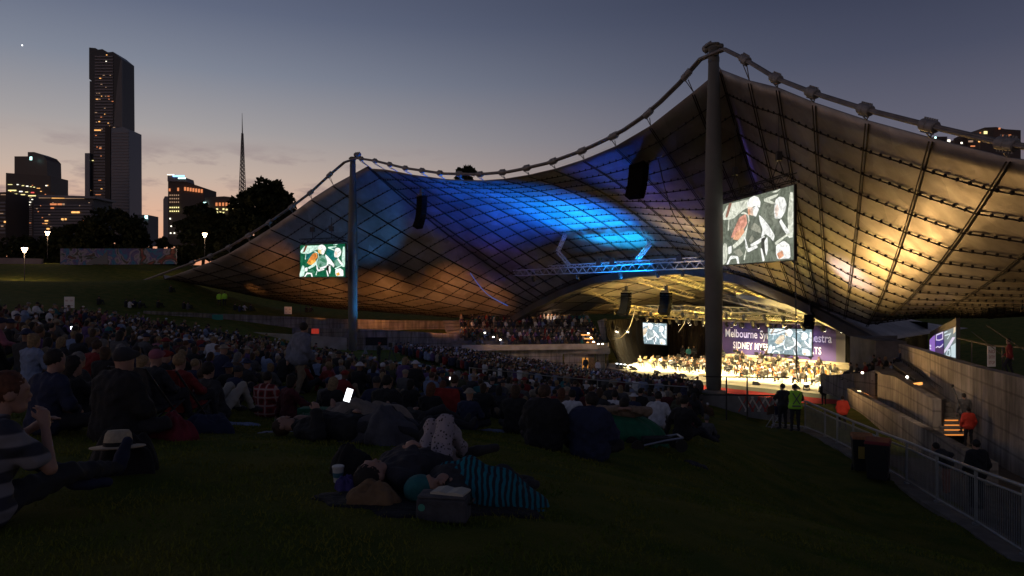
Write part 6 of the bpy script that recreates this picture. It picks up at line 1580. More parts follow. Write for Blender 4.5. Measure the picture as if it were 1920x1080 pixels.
place_person(proto('stand', 'short', .05), *P(1098, 700, 79), .2, [SKINS[1], HM['dark'], TM['black'], LEG['dark']], 'dark steward standing by the lit doorway under the balcony', 'stewards under the balcony')
place_person(proto('stand', 'cap', .05), *P(1121, 705, 79), -.2, [SKINS[1], HM['dark'], TM['white'], LEG['dark']], 'steward with a pale shirt right of the timber screen', 'stewards under the balcony')
# camera crew on the platform
cp_ = P(710, 684, 56.0); place_person(proto('arms', 'cap', .05), *cp_, face_to(-10, 56), [SKINS[0], TM['red'], TM['black'], LEG['dark']], 'camera operator in black standing on the grey platform', 'camera crew')
tc_ = empty('video_camera', cp_ + A3(.8, 1, 0), 'video camera on a tripod on the grey platform', 'video camera'); b = MB(); c0 = cp_ + A3(.8, 1, 1.5)
b.box(c0, (.3, .7, .35)); b.box(c0 + [0, .5, 0], (.18, .4, .18)); b.build('camera_body', black_plastic, tc_); b = MB()
for a in (0, 2.1, 4.2): b.tube([c0 - [0, 0, .2], c0 + A3(.5 * math.cos(a), .5 * math.sin(a), -1.5)], .03, 5)
b.build('tripod', dark_steel, tc_)
# ---- the sleeping pair
pt = speckle('patterned_trousers', (.025, .022, .03), (.30, .27, .31), 34)
def GX(px, d, hz): x = (px - 960) / FPX * d; return A3(x, d, G(x, d) + hz)
J = dict(hea=GX(697, 5.05, .13), nec=GX(722, 5.16, .12), che=GX(762, 5.38, .14), pel=GX(812, 5.70, .12), shl=GX(752, 5.06, .12), shr=GX(722, 5.40, .12), hil=GX(822, 5.60, .12), hir=GX(800, 5.80, .12),
         knl=GX(835, 5.78, .47), anl=GX(872, 6.02, .21), tol=GX(930, 5.98, .30), knr=GX(812, 5.98, .40), anr=GX(856, 6.25, .10), tor=GX(880, 6.35, .18), ell=GX(775, 5.12, .10), wrl=GX(772, 5.42, .27), elr=GX(730, 5.66, .14), wrr=GX(765, 5.52, .27), face=A3(.1, .2, 1))
org = GX(770, 5.4, 0)
for k_ in J:
    if k_ != 'face': J[k_] = J[k_] - org
hero(org, 0, 'x', 'person lying on the back, knees up in patterned trousers, hands folded on the belly', 'navy', 'dark', 'short', J=J, legm=pt, detail=True, h=.014, bulk=.012, shoe=TM['charcoal'], k=.03, topm=cloth_m('dark_knit', (.022, .022, .032)))
b = MB(); 
J2 = dict(hea=GX(796, 4.95, .10), nec=GX(812, 5.02, .09), che=GX(845, 5.18, .08), pel=GX(895, 5.38, .08), shl=GX(842, 5.06, .07), shr=GX(826, 5.18, .12), hil=GX(897, 5.34, .07), hir=GX(888, 5.44, .09), knl=GX(945, 5.40, .08), anl=GX(985, 5.66, .08), tol=GX(1005, 5.70, .10),
          knr=GX(945, 5.56, .16), anr=GX(975, 5.8, .08), tor=GX(995, 5.84, .1), ell=GX(862, 5.0, .08), wrl=GX(842, 4.95, .08), elr=GX(850, 5.3, .14), wrr=GX(835, 5.1, .16), face=A3(.5, -.6, .6))
org = GX(850, 5.2, 0)
for k_ in J2:
    if k_ != 'face': J2[k_] = J2[k_] - org
hero(org, 0, 'x', 'smaller person in a green cap asleep under the turquoise striped blanket', 'charcoal', 'teal', 'beanie', J=J2, h=.016, detail=True)
def lump(name, c, L_, Wd, Ht, yaw, m, label, cat, seed=1, n=44, drape=.6, group=None, sink=.02, bumps=.25, ridge=0.0, taper=0.0):
    """a cloth heap following the ground"""
    rg_ = np.random.RandomState(seed); b = MB(); us_ = np.linspace(-1, 1, n); vs_ = np.linspace(-1, 1, n)
    ph = rg_.uniform(0, 6, 12); ca, sa = math.cos(yaw), math.sin(yaw); V = []
    for u in us_:
        for v in vs_:
            ed = 1 + .10 * math.sin(5 * math.atan2(v, u) + ph[0]) + .06 * math.sin(9 * math.atan2(v, u) + ph[1])
            r = (abs(u) ** 2.6 + abs(v) ** 2.6) ** (1 / 2.6)
            hgt = max(0, 1 - r ** 2.4) ** drape
            w_ = math.sin(4 * u + 2.5 * v + ph[2]) * .5 + math.sin(9 * u - 5 * v + ph[3] + 2 * math.sin(3 * v + ph[6])) * .3 + math.sin(15 * v + 6 * u + ph[4] + 2 * math.sin(4 * u)) * .18
            hgt *= (1 + bumps * w_ + ridge * math.cos(v * 1.6)) * (1 - taper * u)
            x, y = u * L_ / 2 * ed, v * Wd / 2 * ed; X_ = c[0] + ca * x - sa * y; Y_ = c[1] + sa * x + ca * y
            V.append((X_, Y_, G(X_, Y_) + c[2] + hgt * Ht - sink * (r > .97)))
    b.add(V, [(i * n + j, (i + 1) * n + j, (i + 1) * n + j + 1, i * n + j + 1) for i in range(n - 1) for j in range(n - 1)])
    o = b.build(name, m, origin=(c[0], c[1], G(c[0], c[1])), smooth=True)
    md_ = o.modifiers.new('thickness', 'SOLIDIFY'); md_.thickness = .012
    return tag(o, label, cat, group)
turq = stripes('turquoise_stripes', (.0, .16, .22), (.012, .02, .03), 7.5, (.005, .08, .12), 'X')
c0 = GX(912, 5.28, .0); lump('blanket', (c0[0], c0[1], .02), .84, .46, .22, .42, turq, 'turquoise and black striped blanket draped over the smaller sleeper', 'blanket', 3, 80, .5, bumps=.30, taper=.3)
c0 = GX(700, 4.75, 0); lump('bag', (c0[0], c0[1], 0), .36, .22, .14, .3, cloth_m('tan', (.17, .105, .055)), 'crumpled tan cloth bag beside the sleeping head', 'bag', 5)
c0 = GX(780, 5.0, 0); lump('rug', (c0[0] + .1, c0[1] + .05, 0), 1.5, .95, .02, .5, cloth_m('dark_under_sheet', (.006, .006, .008)), 'added dark sheet standing for the darkness beneath the two sleepers', 'rug', 6, 40, .3, bumps=.4)  # added sheet for the darkness under the sleepers, no real rug
cb = empty('cooler_bag', GX(832, 4.55, 0), 'grey soft cooler bag with a round badge, front of the sleepers', 'cooler bag', rz=-.12)
q = MB(); 
def rbox(b, c, sx, sy, sz, tp=.96):
    x, y, z = c; b.add([(x - sx / 2, y - sy / 2, z), (x + sx / 2, y - sy / 2, z), (x + sx / 2, y + sy / 2, z), (x - sx / 2, y + sy / 2, z), (x - sx / 2 * tp, y - sy / 2 * tp, z + sz), (x + sx / 2 * tp, y - sy / 2 * tp, z + sz), (x + sx / 2 * tp, y + sy / 2 * tp, z + sz), (x - sx / 2 * tp, y + sy / 2 * tp, z + sz)],
                       [(0, 3, 2, 1), (4, 5, 6, 7), (0, 1, 5, 4), (1, 2, 6, 5), (2, 3, 7, 6), (3, 0, 4, 7)])
def loc_part(b, name, m, t, bev=0.0, smooth=False):
    o = bpy.data.objects.new(name, b.mesh(name, m, smooth)); link(o, t)
    if bev: k_ = o.modifiers.new('bevel', 'BEVEL'); k_.width = bev; k_.segments = 3
    return o
cb.scale = (.86, .86, .86); rbox(q, (0, 0, 0), .38, .22, .17); loc_part(q, 'body', cloth_m('cooler_grey', (.05, .05, .06)), cb, .02)
q = MB(); rbox(q, (0, 0, .171), .36, .20, .02); loc_part(q, 'lid', cloth_m('cooler_lid', (.07, .07, .08)), cb, .008)
q = MB(); q.lathe((-.14, -.112, .11), [(.026, 0), (.026, .004)], 14, np.array([[1, 0, 0], [0, 0, 1], [0, 1, 0]])); loc_part(q, 'badge', mat('badge_teal', (.05, .25, .2), .5), cb)
q = MB(); q.tube([(.19, -.03, .12), (.22, -.03, .14), (.22, .05, .14), (.19, .05, .12)], .008, 5); loc_part(q, 'handle', black_plastic, cb)
bk = empty('book', GX(845, 4.56, .17), 'open cream book lying on the cooler bag', 'book', rz=-.3); q = MB()
for s_ in (-1, 1):
    q.add([(0, -.07, .012), (s_ * .05, -.07, .022), (s_ * .11, -.07, .012), (s_ * .11, .07, .012), (s_ * .05, .07, .022), (0, .07, .012), (0, -.07, 0), (s_ * .11, -.07, 0), (s_ * .11, .07, 0), (0, .07, 0)], [(0, 1, 4, 5), (1, 2, 3, 4), (6, 7, 2, 1, 0), (9, 8, 7, 6), (7, 8, 3, 2), (8, 9, 5, 4, 3)])
loc_part(q, 'pages', mat('paper', (.42, .40, .34), .8), bk)
cu = empty('cup', GX(634, 5.3, 0), 'white paper cup with a blue band standing on the grass', 'cup'); q = MB(); q.lathe((0, 0, 0), [(.030, 0), (.042, .11), (.045, .115), (.045, .125), (.038, .13)], 16); loc_part(q, 'body', mat('cup_white', (.5, .5, .5), .5), cu, smooth=False)
q = MB(); q.lathe((0, 0, .045), [(.0365, 0), (.0405, .035)], 16); loc_part(q, 'band', mat('cup_blue', (.04, .14, .2), .5), cu)
c0 = GX(648, 5.05, 0); lump('bag', (c0[0], c0[1], 0), .14, .12, .11, .1, cloth_m('violet', (.05, .04, .18)), 'small violet bag on the grass left of the sleeping head', 'bag', 8)
c0 = GX(662, 5.6, 0); lump('bag', (c0[0], c0[1], 0), .34, .26, .22, .2, cloth_m('black_bag', (.008, .008, .01)), 'black rucksack behind the white cup', 'bag', 9)
# hat on a dark bag, red bag
c0 = GX(232, 5.3, 0); lump('bag', (c0[0], c0[1], 0), .46, .34, .30, .2, cloth_m('black_bag', (.008, .008, .01)), 'black bag under the pale hat', 'bag', 10)
hp_ = P(221, 838, 5.1); ht = empty('hat', hp_, 'cream straw hat with a dark band, resting on the black bag', 'hat', rz=.2); straw = mat('straw', (.46, .38, .27), .85, var=.1, vs=40, bump=.3, bs=120)
Mh = head_M(0, -.12); q = MB(); q.lathe((0, 0, 0), [(.175, .006), (.178, .0), (.15, -.006), (.098, .008), (.094, .012), (.096, .0), (.17, -.004)], 36, Mh @ np.array([[1, 0, 0], [0, 1.12, 0], [0, 0, 1]])); loc_part(q, 'brim', straw, ht, smooth=True)
q = MB(); q.lathe((0, 0, 0), [(.096, .005), (.094, .05), (.086, .095), (.070, .118), (.045, .112), (.01, .100)], 30, Mh @ np.array([[.95, 0, 0], [0, 1.12, 0], [0, 0, 1]])); loc_part(q, 'crown', straw, ht, smooth=True)
q = MB(); q.lathe((0, 0, 0), [(.0985, .008), (.0965, .036)], 30, Mh @ np.array([[.95, 0, 0], [0, 1.12, 0], [0, 0, 1]])); loc_part(q, 'band', TM['black'], ht)
c0 = GX(325, 7.3, 0); lump('bag', (c0[0], c0[1], 0), .48, .34, .24, -.2, cloth_m('red_bag', (.17, .015, .03)), 'open dark red cloth bag on the grass right of the hat', 'bag', 12)
c0 = GX(392, 8.3, 0); lump('jacket', (c0[0], c0[1], 0), .55, .4, .22, .4, TM['navy'], 'dark jacket heaped in front of the red camp chair', 'jacket', 13)
def camp_chair(p, rz, m, label, s=1.0):
    t = empty('camp_chair', p, label, 'camp chair', 'low camp chairs', rz); t.scale = (s, s, s)
    q = MB(); q.prism([A3(-.27, .22, .30), A3(.27, .22, .30), A3(.25, -.22, .22), A3(-.25, -.22, .22)], (0, 0, .02)); loc_part(q, 'seat', m, t)
    q = MB(); q.prism([A3(-.27, -.22, .24), A3(.27, -.22, .24), A3(.29, -.36, .78), A3(-.29, -.36, .78)], (0, .02, 0)); loc_part(q, 'backrest', m, t)
    for a, c in (((-.27, .24, .02), (-.29, -.37, .78)), ((.27, .24, .02), (.29, -.37, .78)), ((-.27, -.30, .02), (-.27, .24, .33)), ((.27, -.30, .02), (.27, .24, .33))):
        q = MB(); q.tube([a, c], .014, 6); loc_part(q, 'leg', dark_steel, t)
    return t
camp_chair(fixd(340, 9.55), face_to(-4, 9), cloth_m('chair_red', (.22, .02, .015)), 'red fabric camp chair holding the fair haired person')
camp_chair(fixd(850, 13.75), face_to(-3, 13), cloth_m('chair_red2', (.32, .03, .03)), 'bright red fabric camp chair in the middle of the lawn')
camp_chair(fixd(285, 8.85), face_to(-4, 9), TM['charcoal'], 'dark fabric camp chair under the dusky pink cap')
# blankets and lying figures of the middle
Jl = dict(hea=A3(-.75, 0, .14), nec=A3(-.58, 0, .13), che=A3(-.3, 0, .15), pel=A3(.05, 0, .13), shl=A3(-.45, .2, .12), shr=A3(-.45, -.2, .12), hil=A3(.07, .1, .12), hir=A3(.07, -.1, .12), knl=A3(.45, .1, .30), knr=A3(.47, -.12, .2), anl=A3(.8, .1, .09), anr=A3(.88, -.1, .09), tol=A3(.86, .12, .22), tor=A3(.95, -.1, .2),
          ell=A3(-.2, .34, .12), wrl=A3(0, .18, .26), elr=A3(-.2, -.34, .12), wrr=A3(-.28, -.2, .34), face=A3(.2, 0, 1))
hero(fixd(652, 8.0), -.15, 'x', 'person in dark clothes lying down and holding a glowing phone', 'black', 'brown', 'short', J={k_: v_.copy() for k_, v_ in Jl.items()}, detail=True, h=.018, bulk=.03)
ph_ = empty('phone', GX(653, 7.9, .50), 'glowing phone held up by the person lying in dark clothes', 'phone', rz=.15); Mp = head_M(.2, -.45) @ np.array([[.94, 0, .34], [0, 1, 0], [-.34, 0, .94]])
q = MB(); q.box((0, 0, 0), (.075, .008, .16), M=Mp); loc_part(q, 'case', black_plastic, ph_, .003)
q = MB(); q.box(tuple(Mp @ A3(0, -.0055, 0)), (.068, .002, .15), M=Mp); loc_part(q, 'screen', mat('phone_glow', (0, 0, 0), .5, emit=(.92, .95, 1), es=3.5), ph_)
hero(fixd(672, 9.6), .05, 'x', 'person lying under the beige blanket heap', 'grey', 'brown', 'short', J={k_: v_.copy() for k_, v_ in Jl.items()}, h=.026)
c0 = GX(688, 9.5, 0); lump('blanket', (c0[0], c0[1], .02), 1.25, .8, .40, .1, cloth_m('beige_blanket', (.20, .165, .14)), 'beige blanket heaped over a lying person', 'blanket', 21, 50, .6, bumps=.22)
c0 = GX(730, 8.0, 0); lump('blanket', (c0[0], c0[1], .02), .75, .8, .34, -.5, cloth_m('grey_blanket', (.06, .06, .075)), 'dark grey blanket over the legs of the phone holder', 'blanket', 22, 44, .6)
hero(fixd(770, 10.6), .05, 'x', 'person lying in black with a white shirt hem', 'black', 'dark', 'short', J={k_: v_.copy() for k_, v_ in Jl.items()}, h=.026, bulk=.05)
c0 = GX(838, 10.4, 0); lump('bag', (c0[0], c0[1], 0), .42, .3, .16, 0, cloth_m('white_bag', (.38, .35, .33)), 'white plastic bag on the grass right of the person lying in black', 'bag', 23)
c0 = GX(590, 10.6, 0); gb = empty('bag', c0, 'dark green shopping bag with three lines of pale lettering', 'bag', rz=-.15); q = MB(); rbox(q, (0, 0, 0), .42, .22, .30, 1.06); loc_part(q, 'body', cloth_m('bag_green', (.01, .10, .055)), gb, .01)
q = MB()
for k_, tx in enumerate(('Really', 'Fine', 'Naturally')): text_on(q, tx, A3(-.13 + .02 * k_, -.124, .20 - k_ * .07), (1, 0, .12), (0, 0, 1), (.15, .10, .22)[k_], .045)
loc_part(q, 'lettering', mat('bag_print', (.20, .30, .26), .7), gb)
lump('beanbag', (bb[0] + .05, bb[1] + .05, 0), 1.5, 1.15, .42, .1, cloth_m('bean_green', (.01, .12, .06)), 'large green beanbag lounger with a person reclining on it', 'beanbag', 31, 44, .45, bumps=.06)
pr_ = empty('pram', fixd(1236, 12.3), 'folded black pram frame lying on the grass before the beanbag', 'pram', rz=.1); q = MB()
q.tube([(-.4, 0, .1), (.1, 0, .2), (.42, 0, .24)], .02, 6); q.tube([(-.35, .3, .1), (.1, .3, .2), (.42, .3, .24)], .02, 6); q.tube([(.42, 0, .24), (.42, .3, .24)], .02, 6); loc_part(q, 'frame', mat('pram_silver', (.35, .36, .4), .3, .8), pr_)
for wx in (-.38, .38):
    for wy in (-.02, .32):
        q = MB(); q.lathe((wx, wy, .11), [(.04, -.02), (.11, -.02), (.11, .02), (.04, .02)], 14, np.array([[1, 0, 0], [0, 0, 1], [0, 1, 0]])); loc_part(q, 'wheel', black_plastic, pr_)
q = MB(); rbox(q, (0, .15, .14), .5, .28, .10); loc_part(q, 'seat', TM['black'], pr_, .03)
for (px, d, L_, Wd, m, lab, s_) in ((568, 9.4, .7, .5, stripes('rug_stripe', (.10, .12, .2), (.25, .25, .3), 3, None, 'X'), 'pale striped rug corner left of the phone holder', 41), (532, 8.6, .55, .45, speckle('rug_check', (.03, .03, .05), (.22, .22, .26), 14), 'black and white checked rug on the grass', 42),
                               (925, 12.8, .6, .3, TM['pale blue'], 'pale blue cloth on the grass left of the bulky black jacket', 43), (448, 10.6, .6, .4, TM['pale blue'], 'pale rug under the white trousers', 44), (1306, 12.2, .4, .25, TM['charcoal'], 'dark shoe bag at the feet of the sideways figure', 45), (692, 13.2, .5, .3, TM['teal'], 'teal cloth behind the beige blanket', 46)):
    c0 = fixd(px, d); lump('rug' if 'rug' in lab else 'cloth', (c0[0], c0[1], 0), L_, Wd, .03, .2, m, lab, 'rug' if 'rug' in lab else 'cloth', s_, 26, .3, bumps=.5)
# wheelie bins
def bin_(px, d, lidc, label, rz, s=1.0, stick=True):
    t = empty('wheelie_bin', fixd(px, d), label, 'wheelie bin', 'wheelie bins by the fence', rz); t.scale = (s, s, s)
    q = MB(); rbox(q, (0, 0, .10), .46, .52, .90, 1.22); loc_part(q, 'body', mat('bin_plastic', (.010, .010, .012), .55), t, .03)
    q = MB(); q.add([(-.30, -.36, 1.0), (.30, -.36, 1.0), (.30, .33, 1.0), (-.30, .33, 1.0), (-.27, -.30, 1.07), (.27, -.30, 1.07), (.27, .33, 1.09), (-.27, .33, 1.09)], [(0, 3, 2, 1), (4, 5, 6, 7), (0, 1, 5, 4), (1, 2, 6, 5), (2, 3, 7, 6), (3, 0, 4, 7)]); loc_part(q, 'lid', lidc, t, .02)
    q = MB(); q.tube([(-.22, .34, .98), (-.22, .40, 1.0), (.22, .40, 1.0), (.22, .34, .98)], .018, 6); loc_part(q, 'handle', black_plastic, t)
    for wx in (-.24, .24):
        q = MB(); q.lathe((wx, .24, .10), [(.03, -.025), (.10, -.025), (.10, .025), (.03, .025)], 14, np.array([[0, 0, 1], [0, 1, 0], [1, 0, 0]])); loc_part(q, 'wheel', black_plastic, t)
    if stick:
        q = MB(); q.box((-.06, -.315, .66), (.16, .012, .34)); o = loc_part(q, 'sticker', mat('bin_sticker_' + label[:6].replace(' ', '_'), stick, .6), t); o.rotation_euler = (.055, 0, 0)
    return t
bin_(1646, 18.3, mat('lid_red', (.16, .012, .012), .6), 'black wheelie bin with a red lid, the nearer of the two at the fence', -.55, stick=False)
bin_(1617, 19.3, mat('lid_amber', (.28, .10, .03), .7, var=.4, vs=20), 'black wheelie bin with an amber lid and stickers, behind the red lidded one', -.35, s=.95, stick=(.35, .24, .05))
# folding chairs held by the dark figure
fc = empty('folding_chair', P(1450, 800, 28), 'bundle of folded chairs with brown and blue fabric by the barrier', 'folding chair'); q = MB()
for (a, c) in (((1436, 800), (1462, 760)), ((1446, 803), (1470, 765)), ((1440, 764), (1470, 800))): q.tube([P(*a, 28), P(*c, 28)], .014, 5)
q.build('frame', galv, fc); q = MB(); q.prism([P(1440, 764, 27.9), P(1452, 758, 27.9), P(1452, 776, 27.9), P(1438, 778, 27.9)], (.02, .1, 0)); q.build('seat', TM['brown'], fc); q = MB(); q.prism([P(1452, 762, 27.8), P(1468, 762, 27.8), P(1468, 776, 27.8), P(1454, 778, 27.8)], (.02, .1, 0)); q.build('backrest', TM['navy'], fc)
# ------------------------------------------------------------------ the seated audience
def inpoly(x, y, poly):
    c = False; j = len(poly) - 1
    for i in range(len(poly)):
        if (poly[i][1] > y) != (poly[j][1] > y) and x < (poly[j][0] - poly[i][0]) * (y - poly[i][1]) / (poly[j][1] - poly[i][1]) + poly[i][0]: c = not c
        j = i
    return c
def proj(p): return 960 + FPX * p[0] / p[1], 540 - FPX * p[2] / p[1]
LAWN = [(-30, 600), (150, 596), (280, 612), (450, 640), (600, 668), (690, 690), (860, 722), (1000, 736), (1150, 750), (1290, 762), (1330, 790), (1250, 800), (1000, 800), (900, 792), (640, 790), (470, 770), (430, 800), (300, 775), (0, 775), (-30, 780)]
rc = random.Random(11); cand = []
ca_, sa_ = math.cos(-.35), math.sin(-.35)
for i in range(-70, 70):
    for j in range(-10, 90):
        a, b_ = i * .95 + rc.uniform(-.25, .25), 10 + j * 1.12 + rc.uniform(-.28, .28)
        x = a * ca_ - b_ * sa_ - 10; y = a * sa_ + b_ * ca_
        if y < 11.5 or y > 72: continue
        z = G(x, y); px, py = proj((x, y, z))
        if not (-40 < px < 1340) or not inpoly(px, py, LAWN): continue
        if min((x - q[0]) ** 2 + (y - q[1]) ** 2 for q in HERO_XY) < .75 ** 2: continue
        if rc.random() < .12: continue
        if 520 < px < 600 and y < 17.6: continue
        cand.append((y, x, z, px, py))
cand.sort()
KINDS = ['cross', 'knees', 'lean', 'chair', 'side', 'cross', 'knees']
HAIRK = ['short', 'long', 'bun', 'cap', 'short', 'hat', 'long', 'short']
COLN = [(0, 'below the park lamps'), (130, 'below the mural'), (250, 'below the short white block'), (340, 'below the spire'), (450, 'left of the standing man'), (560, 'right of the standing man'), (650, 'below the farther mast'), (740, 'below the grey platform'), (860, 'below the balcony'), (960, 'behind the bulky black jacket'), (1080, 'above the beanbag'), (1200, 'below the stage stair rail')]
def zone(px, y):
    c = [n for x, n in COLN if px >= x]; c = c[-1] if c else COLN[0][1]
    r = 'front' if y < 17 else 'near' if y < 24 else 'middle' if y < 34 else 'back'
    return c, r
KN = {'cross': 'cross legged', 'knees': 'hugging knees', 'lean': 'leaning back', 'chair': 'in low chair', 'side': 'legs aside'}
HN = {'short': 'short %s hair', 'long': 'long %s hair', 'bun': '%s hair tied up', 'cap': '%s cap', 'hat': '%s sunhat'}
NIND = 248
labels = {}
for n_, (y, x, z, px, py) in enumerate(cand[:NIND]):
    kind = rc.choice(KINDS); hair = rc.choice(HAIRK); top = rc.choice(TOPW)
    if hair in ('cap', 'hat'): hc_ = rc.choice(['white', 'cream', 'charcoal', 'red', 'navy']); hm_ = TM[hc_]
    else: hc_ = rc.choice(['dark'] * 4 + ['brown'] * 3 + ['fair'] * 2 + ['grey', 'ginger']); hm_ = HM[hc_]
    h = .026 if y < 20 else .036 if y < 32 else .05
    me = proto(kind, hair, h, seed=1 + (n_ % 2))
    c, r = zone(px, y)
    lab = 'person %s, %s top, %s, %s rows %s' % (KN[kind], top, HN[hair] % hc_, r, c)
    if len(lab.split()) > 16: lab = lab.replace(' hair tied up', ' tied hair').replace('the bulky black jacket', 'the bulky jacket')
    if len(lab.split()) > 16: lab = lab.replace(' rows ', ' ').replace(' sunhat', ' hat')
    if len(lab.split()) > 16: lab = lab.replace(' %s, ' % KN[kind], ', ')
    lab = lab.replace('person,', 'person in')
    if lab in labels:
        for tw in ('grey', 'navy', 'charcoal', 'brown', 'olive', 'maroon', 'white', 'purple'):
            l2 = lab.replace(', %s top' % top, ', %s top' % tw)
            if l2 not in labels: lab = l2; top = tw; break
    labels[lab] = 1
    if len(lab.split()) > 16: print('LONG', lab)
    sk_ = rc.choice([0, 0, 0, 1, 1, 2]); s_ = rc.uniform(.80, .95)
    place_person(me, x, y, z, face_to(x, y) + rc.uniform(-.35, .35), [SKINS[sk_], hm_, TM[top], LEG[rc.choice(['dark', 'dark', 'dark', 'denim', 'tan'])]], lab, 'audience seated on the lawn', s_)
# everyone farther away, and the pit and balcony audience, as one mass
def bake(items, protos, mats, name, label):
    V = []; Fq = []; mi = []; o = 0
    for (x, y, z, rz, s, pk, cols) in items:
        c_, s__ = math.cos(rz), math.sin(rz); Rm = np.array([[c_, s__, 0], [-s__, c_, 0], [0, 0, 1]])
        for v, q, m in protos[pk]:
            V.append((v * s) @ Rm + [x, y, z]); Fq.append(q + o); mi.append(np.full(len(q), cols[m])); o += len(v)
    V = np.concatenate(V); Fq = np.concatenate(Fq); mi = np.concatenate(mi)
    me = bpy.data.meshes.new(name); me.vertices.add(len(V)); me.vertices.foreach_set('co', V.astype(np.float32).ravel())
    me.loops.add(len(Fq) * 4); me.loops.foreach_set('vertex_index', Fq.astype(np.int32).ravel())
    me.polygons.add(len(Fq)); me.polygons.foreach_set('loop_start', np.arange(0, len(Fq) * 4, 4, dtype=np.int32)); me.polygons.foreach_set('loop_total', np.full(len(Fq), 4, np.int32))
    for m in mats: me.materials.append(m)
    me.polygons.foreach_set('material_index', mi.astype(np.int32)); me.polygons.foreach_set('use_smooth', [True] * len(Fq))
    me.update(); me.validate()
    ob = bpy.data.objects.new(name, me); COL.objects.link(ob); return tag(ob, label, 'crowd', None, 'stuff')
MM = SKINS + list(HM.values()) + list(TM.values()) + list(LEG.values()); MI = {m.name: i for i, m in enumerate(MM)}
cp0 = [simple_mesh(k_, h_, .075, 1, k=.06, bulk=.03) for k_, h_ in (('cross', 'short'), ('knees', 'short'), ('chair', 'cap'), ('cross', 'long'), ('seat', 'short'), ('seat', 'long'), ('seat', 'cap'))]
def rcols():
    return [MI[rc.choice(SKINS[:2]).name], MI[rc.choice([HM['dark'], HM['dark'], HM['brown'], HM['fair'], HM['grey'], TM['white'], TM['charcoal']]).name], MI[TM[rc.choice(TOPW)].name], MI[LEG['dark'].name]]
items = [(x, y, z, face_to(x, y) + rc.uniform(-.4, .4), rc.uniform(.8, .95), rc.randrange(4), rcols()) for (y, x, z, px, py) in cand[NIND:]]
bake(items, cp0, MM, 'lawn_crowd', 'far rows of the audience sitting on the left lawn')
PIT = [(738, 664), (880, 676), (1000, 694), (1120, 712), (1180, 716), (1240, 728), (1312, 744), (1312, 762), (1240, 757), (1040, 737), (870, 718), (745, 690)]
items = []
for j in range(0, 30):
    for i in range(-70, 70):
        u = i * .60 + rc.uniform(-.1, .1) + (j % 2) * .3; n = -4 + j * .92
        if n > 22.5: continue
        p = W(u, n)
        if p[1] < 25: continue
        z = G(p[0], p[1]); px, py = proj((p[0], p[1], z))
        if not inpoly(px, py, PIT) or rc.random() < .08: continue
        items.append((p[0], p[1], z, face_to(p[0], p[1]) + rc.uniform(-.2, .2), rc.uniform(.92, 1.05), 4 + rc.randrange(3), rcols()))
for r_ in range(8):
    if r_ in (4,): continue
    for i in range(36):
        if rc.random() < (.25 if r_ in (0, 1, 2, 6) else .15): continue
        x = -5.8 + i * .46 + r_ * -.1; y0 = 82.2 + r_ * 1.35 + (x + 6) * .034; 
        if r_ < 2 and x < 1: 
            if rc.random() < .7: continue
        items.append((x, y0, LZ - .55 + r_ * .34, face_to(x, y0, W(0, 30)) + rc.uniform(-.2, .2), 1.0, 4 + rc.randrange(3), rcols()))
bake(items, cp0, MM, 'seated_crowd', 'audience in the seats before the stage and on the balcony')
# people in the right hand terrace
for k, (px, py, d, top) in enumerate(((1596, 700, 49, 'grey'), (1608, 703, 48, 'charcoal'), (1623, 700, 47.5, 'red'), (1637, 698, 48, 'black'), (1650, 690, 48, 'maroon'), (1662, 690, 47, 'black'), (1672, 700, 46, 'pale blue'), (1655, 702, 46, 'charcoal'), (1690, 676, 47.5, 'navy'), (1640, 685, 50, 'olive'))):
    p = P(px, py, d); place_person(proto('seat', 'short', .05), p[0], p[1], p[2] - .5, 1.0, [SKINS[k % 2], HM[['dark', 'brown', 'fair'][k % 3]], TM[top], LEG['dark']],
                                   'person in a %s top on the right hand terrace, %s hair%s' % (top, ['dark', 'brown', 'fair'][k % 3], ', lower row' if k in (6, 7) else ''), 'audience on the right terrace')
# sitting on the far bank
for k, (px, py, top) in enumerate(((344, 582, 'black'), (352, 582, 'grey'), (236, 578, 'black'), (243, 578, 'white'), (251, 579, 'navy'), (262, 579, 'charcoal'), (296, 580, 'black'), (574, 586, 'black'), (582, 586, 'charcoal'), (185, 574, 'black'), (440, 584, 'black'), (449, 585, 'navy'), (458, 585, 'white'), (470, 586, 'charcoal'), (1000 - 680, 548, 'black'))):
    p = at(px, py); place_person(proto('knees', 'short', .05), p[0], p[1], p[2], -.6 + .1 * (k % 5), [SKINS[0], HM['dark'], TM[top], LEG['dark']], 'person in %s sitting above the long wall, %s from the left' % (top, ['twelfth', 'thirteenth', 'second', 'third', 'fourth', 'fifth', 'sixth', 'last but one', 'last', 'first', 'eighth', 'ninth', 'tenth', 'eleventh', 'seventh'][k]), 'people on the far bank')
# ------------------------------------------------------------------ the orchestra
lit_black = mat('warm_lit_black', (.10, .085, .07), .7, var=.3, vs=6); lit_dress_mats = [lit_black, TM['charcoal'], lit_black, TM['brown'], TM['white'], TM['cream']]  # warm stage light put into the black clothes as paler, browner cloth
pm = {(k_, h_): proto(k_, h_, .045, hy=hy_) for k_, h_, hy_ in (('play', 'short', .3), ('play', 'long', .3), ('play', 'bun', .3), ('seat', 'short', 0), ('seat', 'long', 0), ('stand', 'short', 0))}
def chair_mesh():
    b = MB(); b.box((0, -.02, .44), (.42, .42, .05)); b.box((0, -.24, .72), (.42, .04, .34))
    for sx in (-.18, .18):
        for sy in (-.2, .16): b.tube([(sx, sy, 0), (sx, sy, .44)], .02, 4)
        b.tube([(sx, -.22, .44), (sx, -.25, .86)], .018, 4)
    return b.mesh('orchestra_chair', mat('chair_black', (.02, .02, .02), .5))
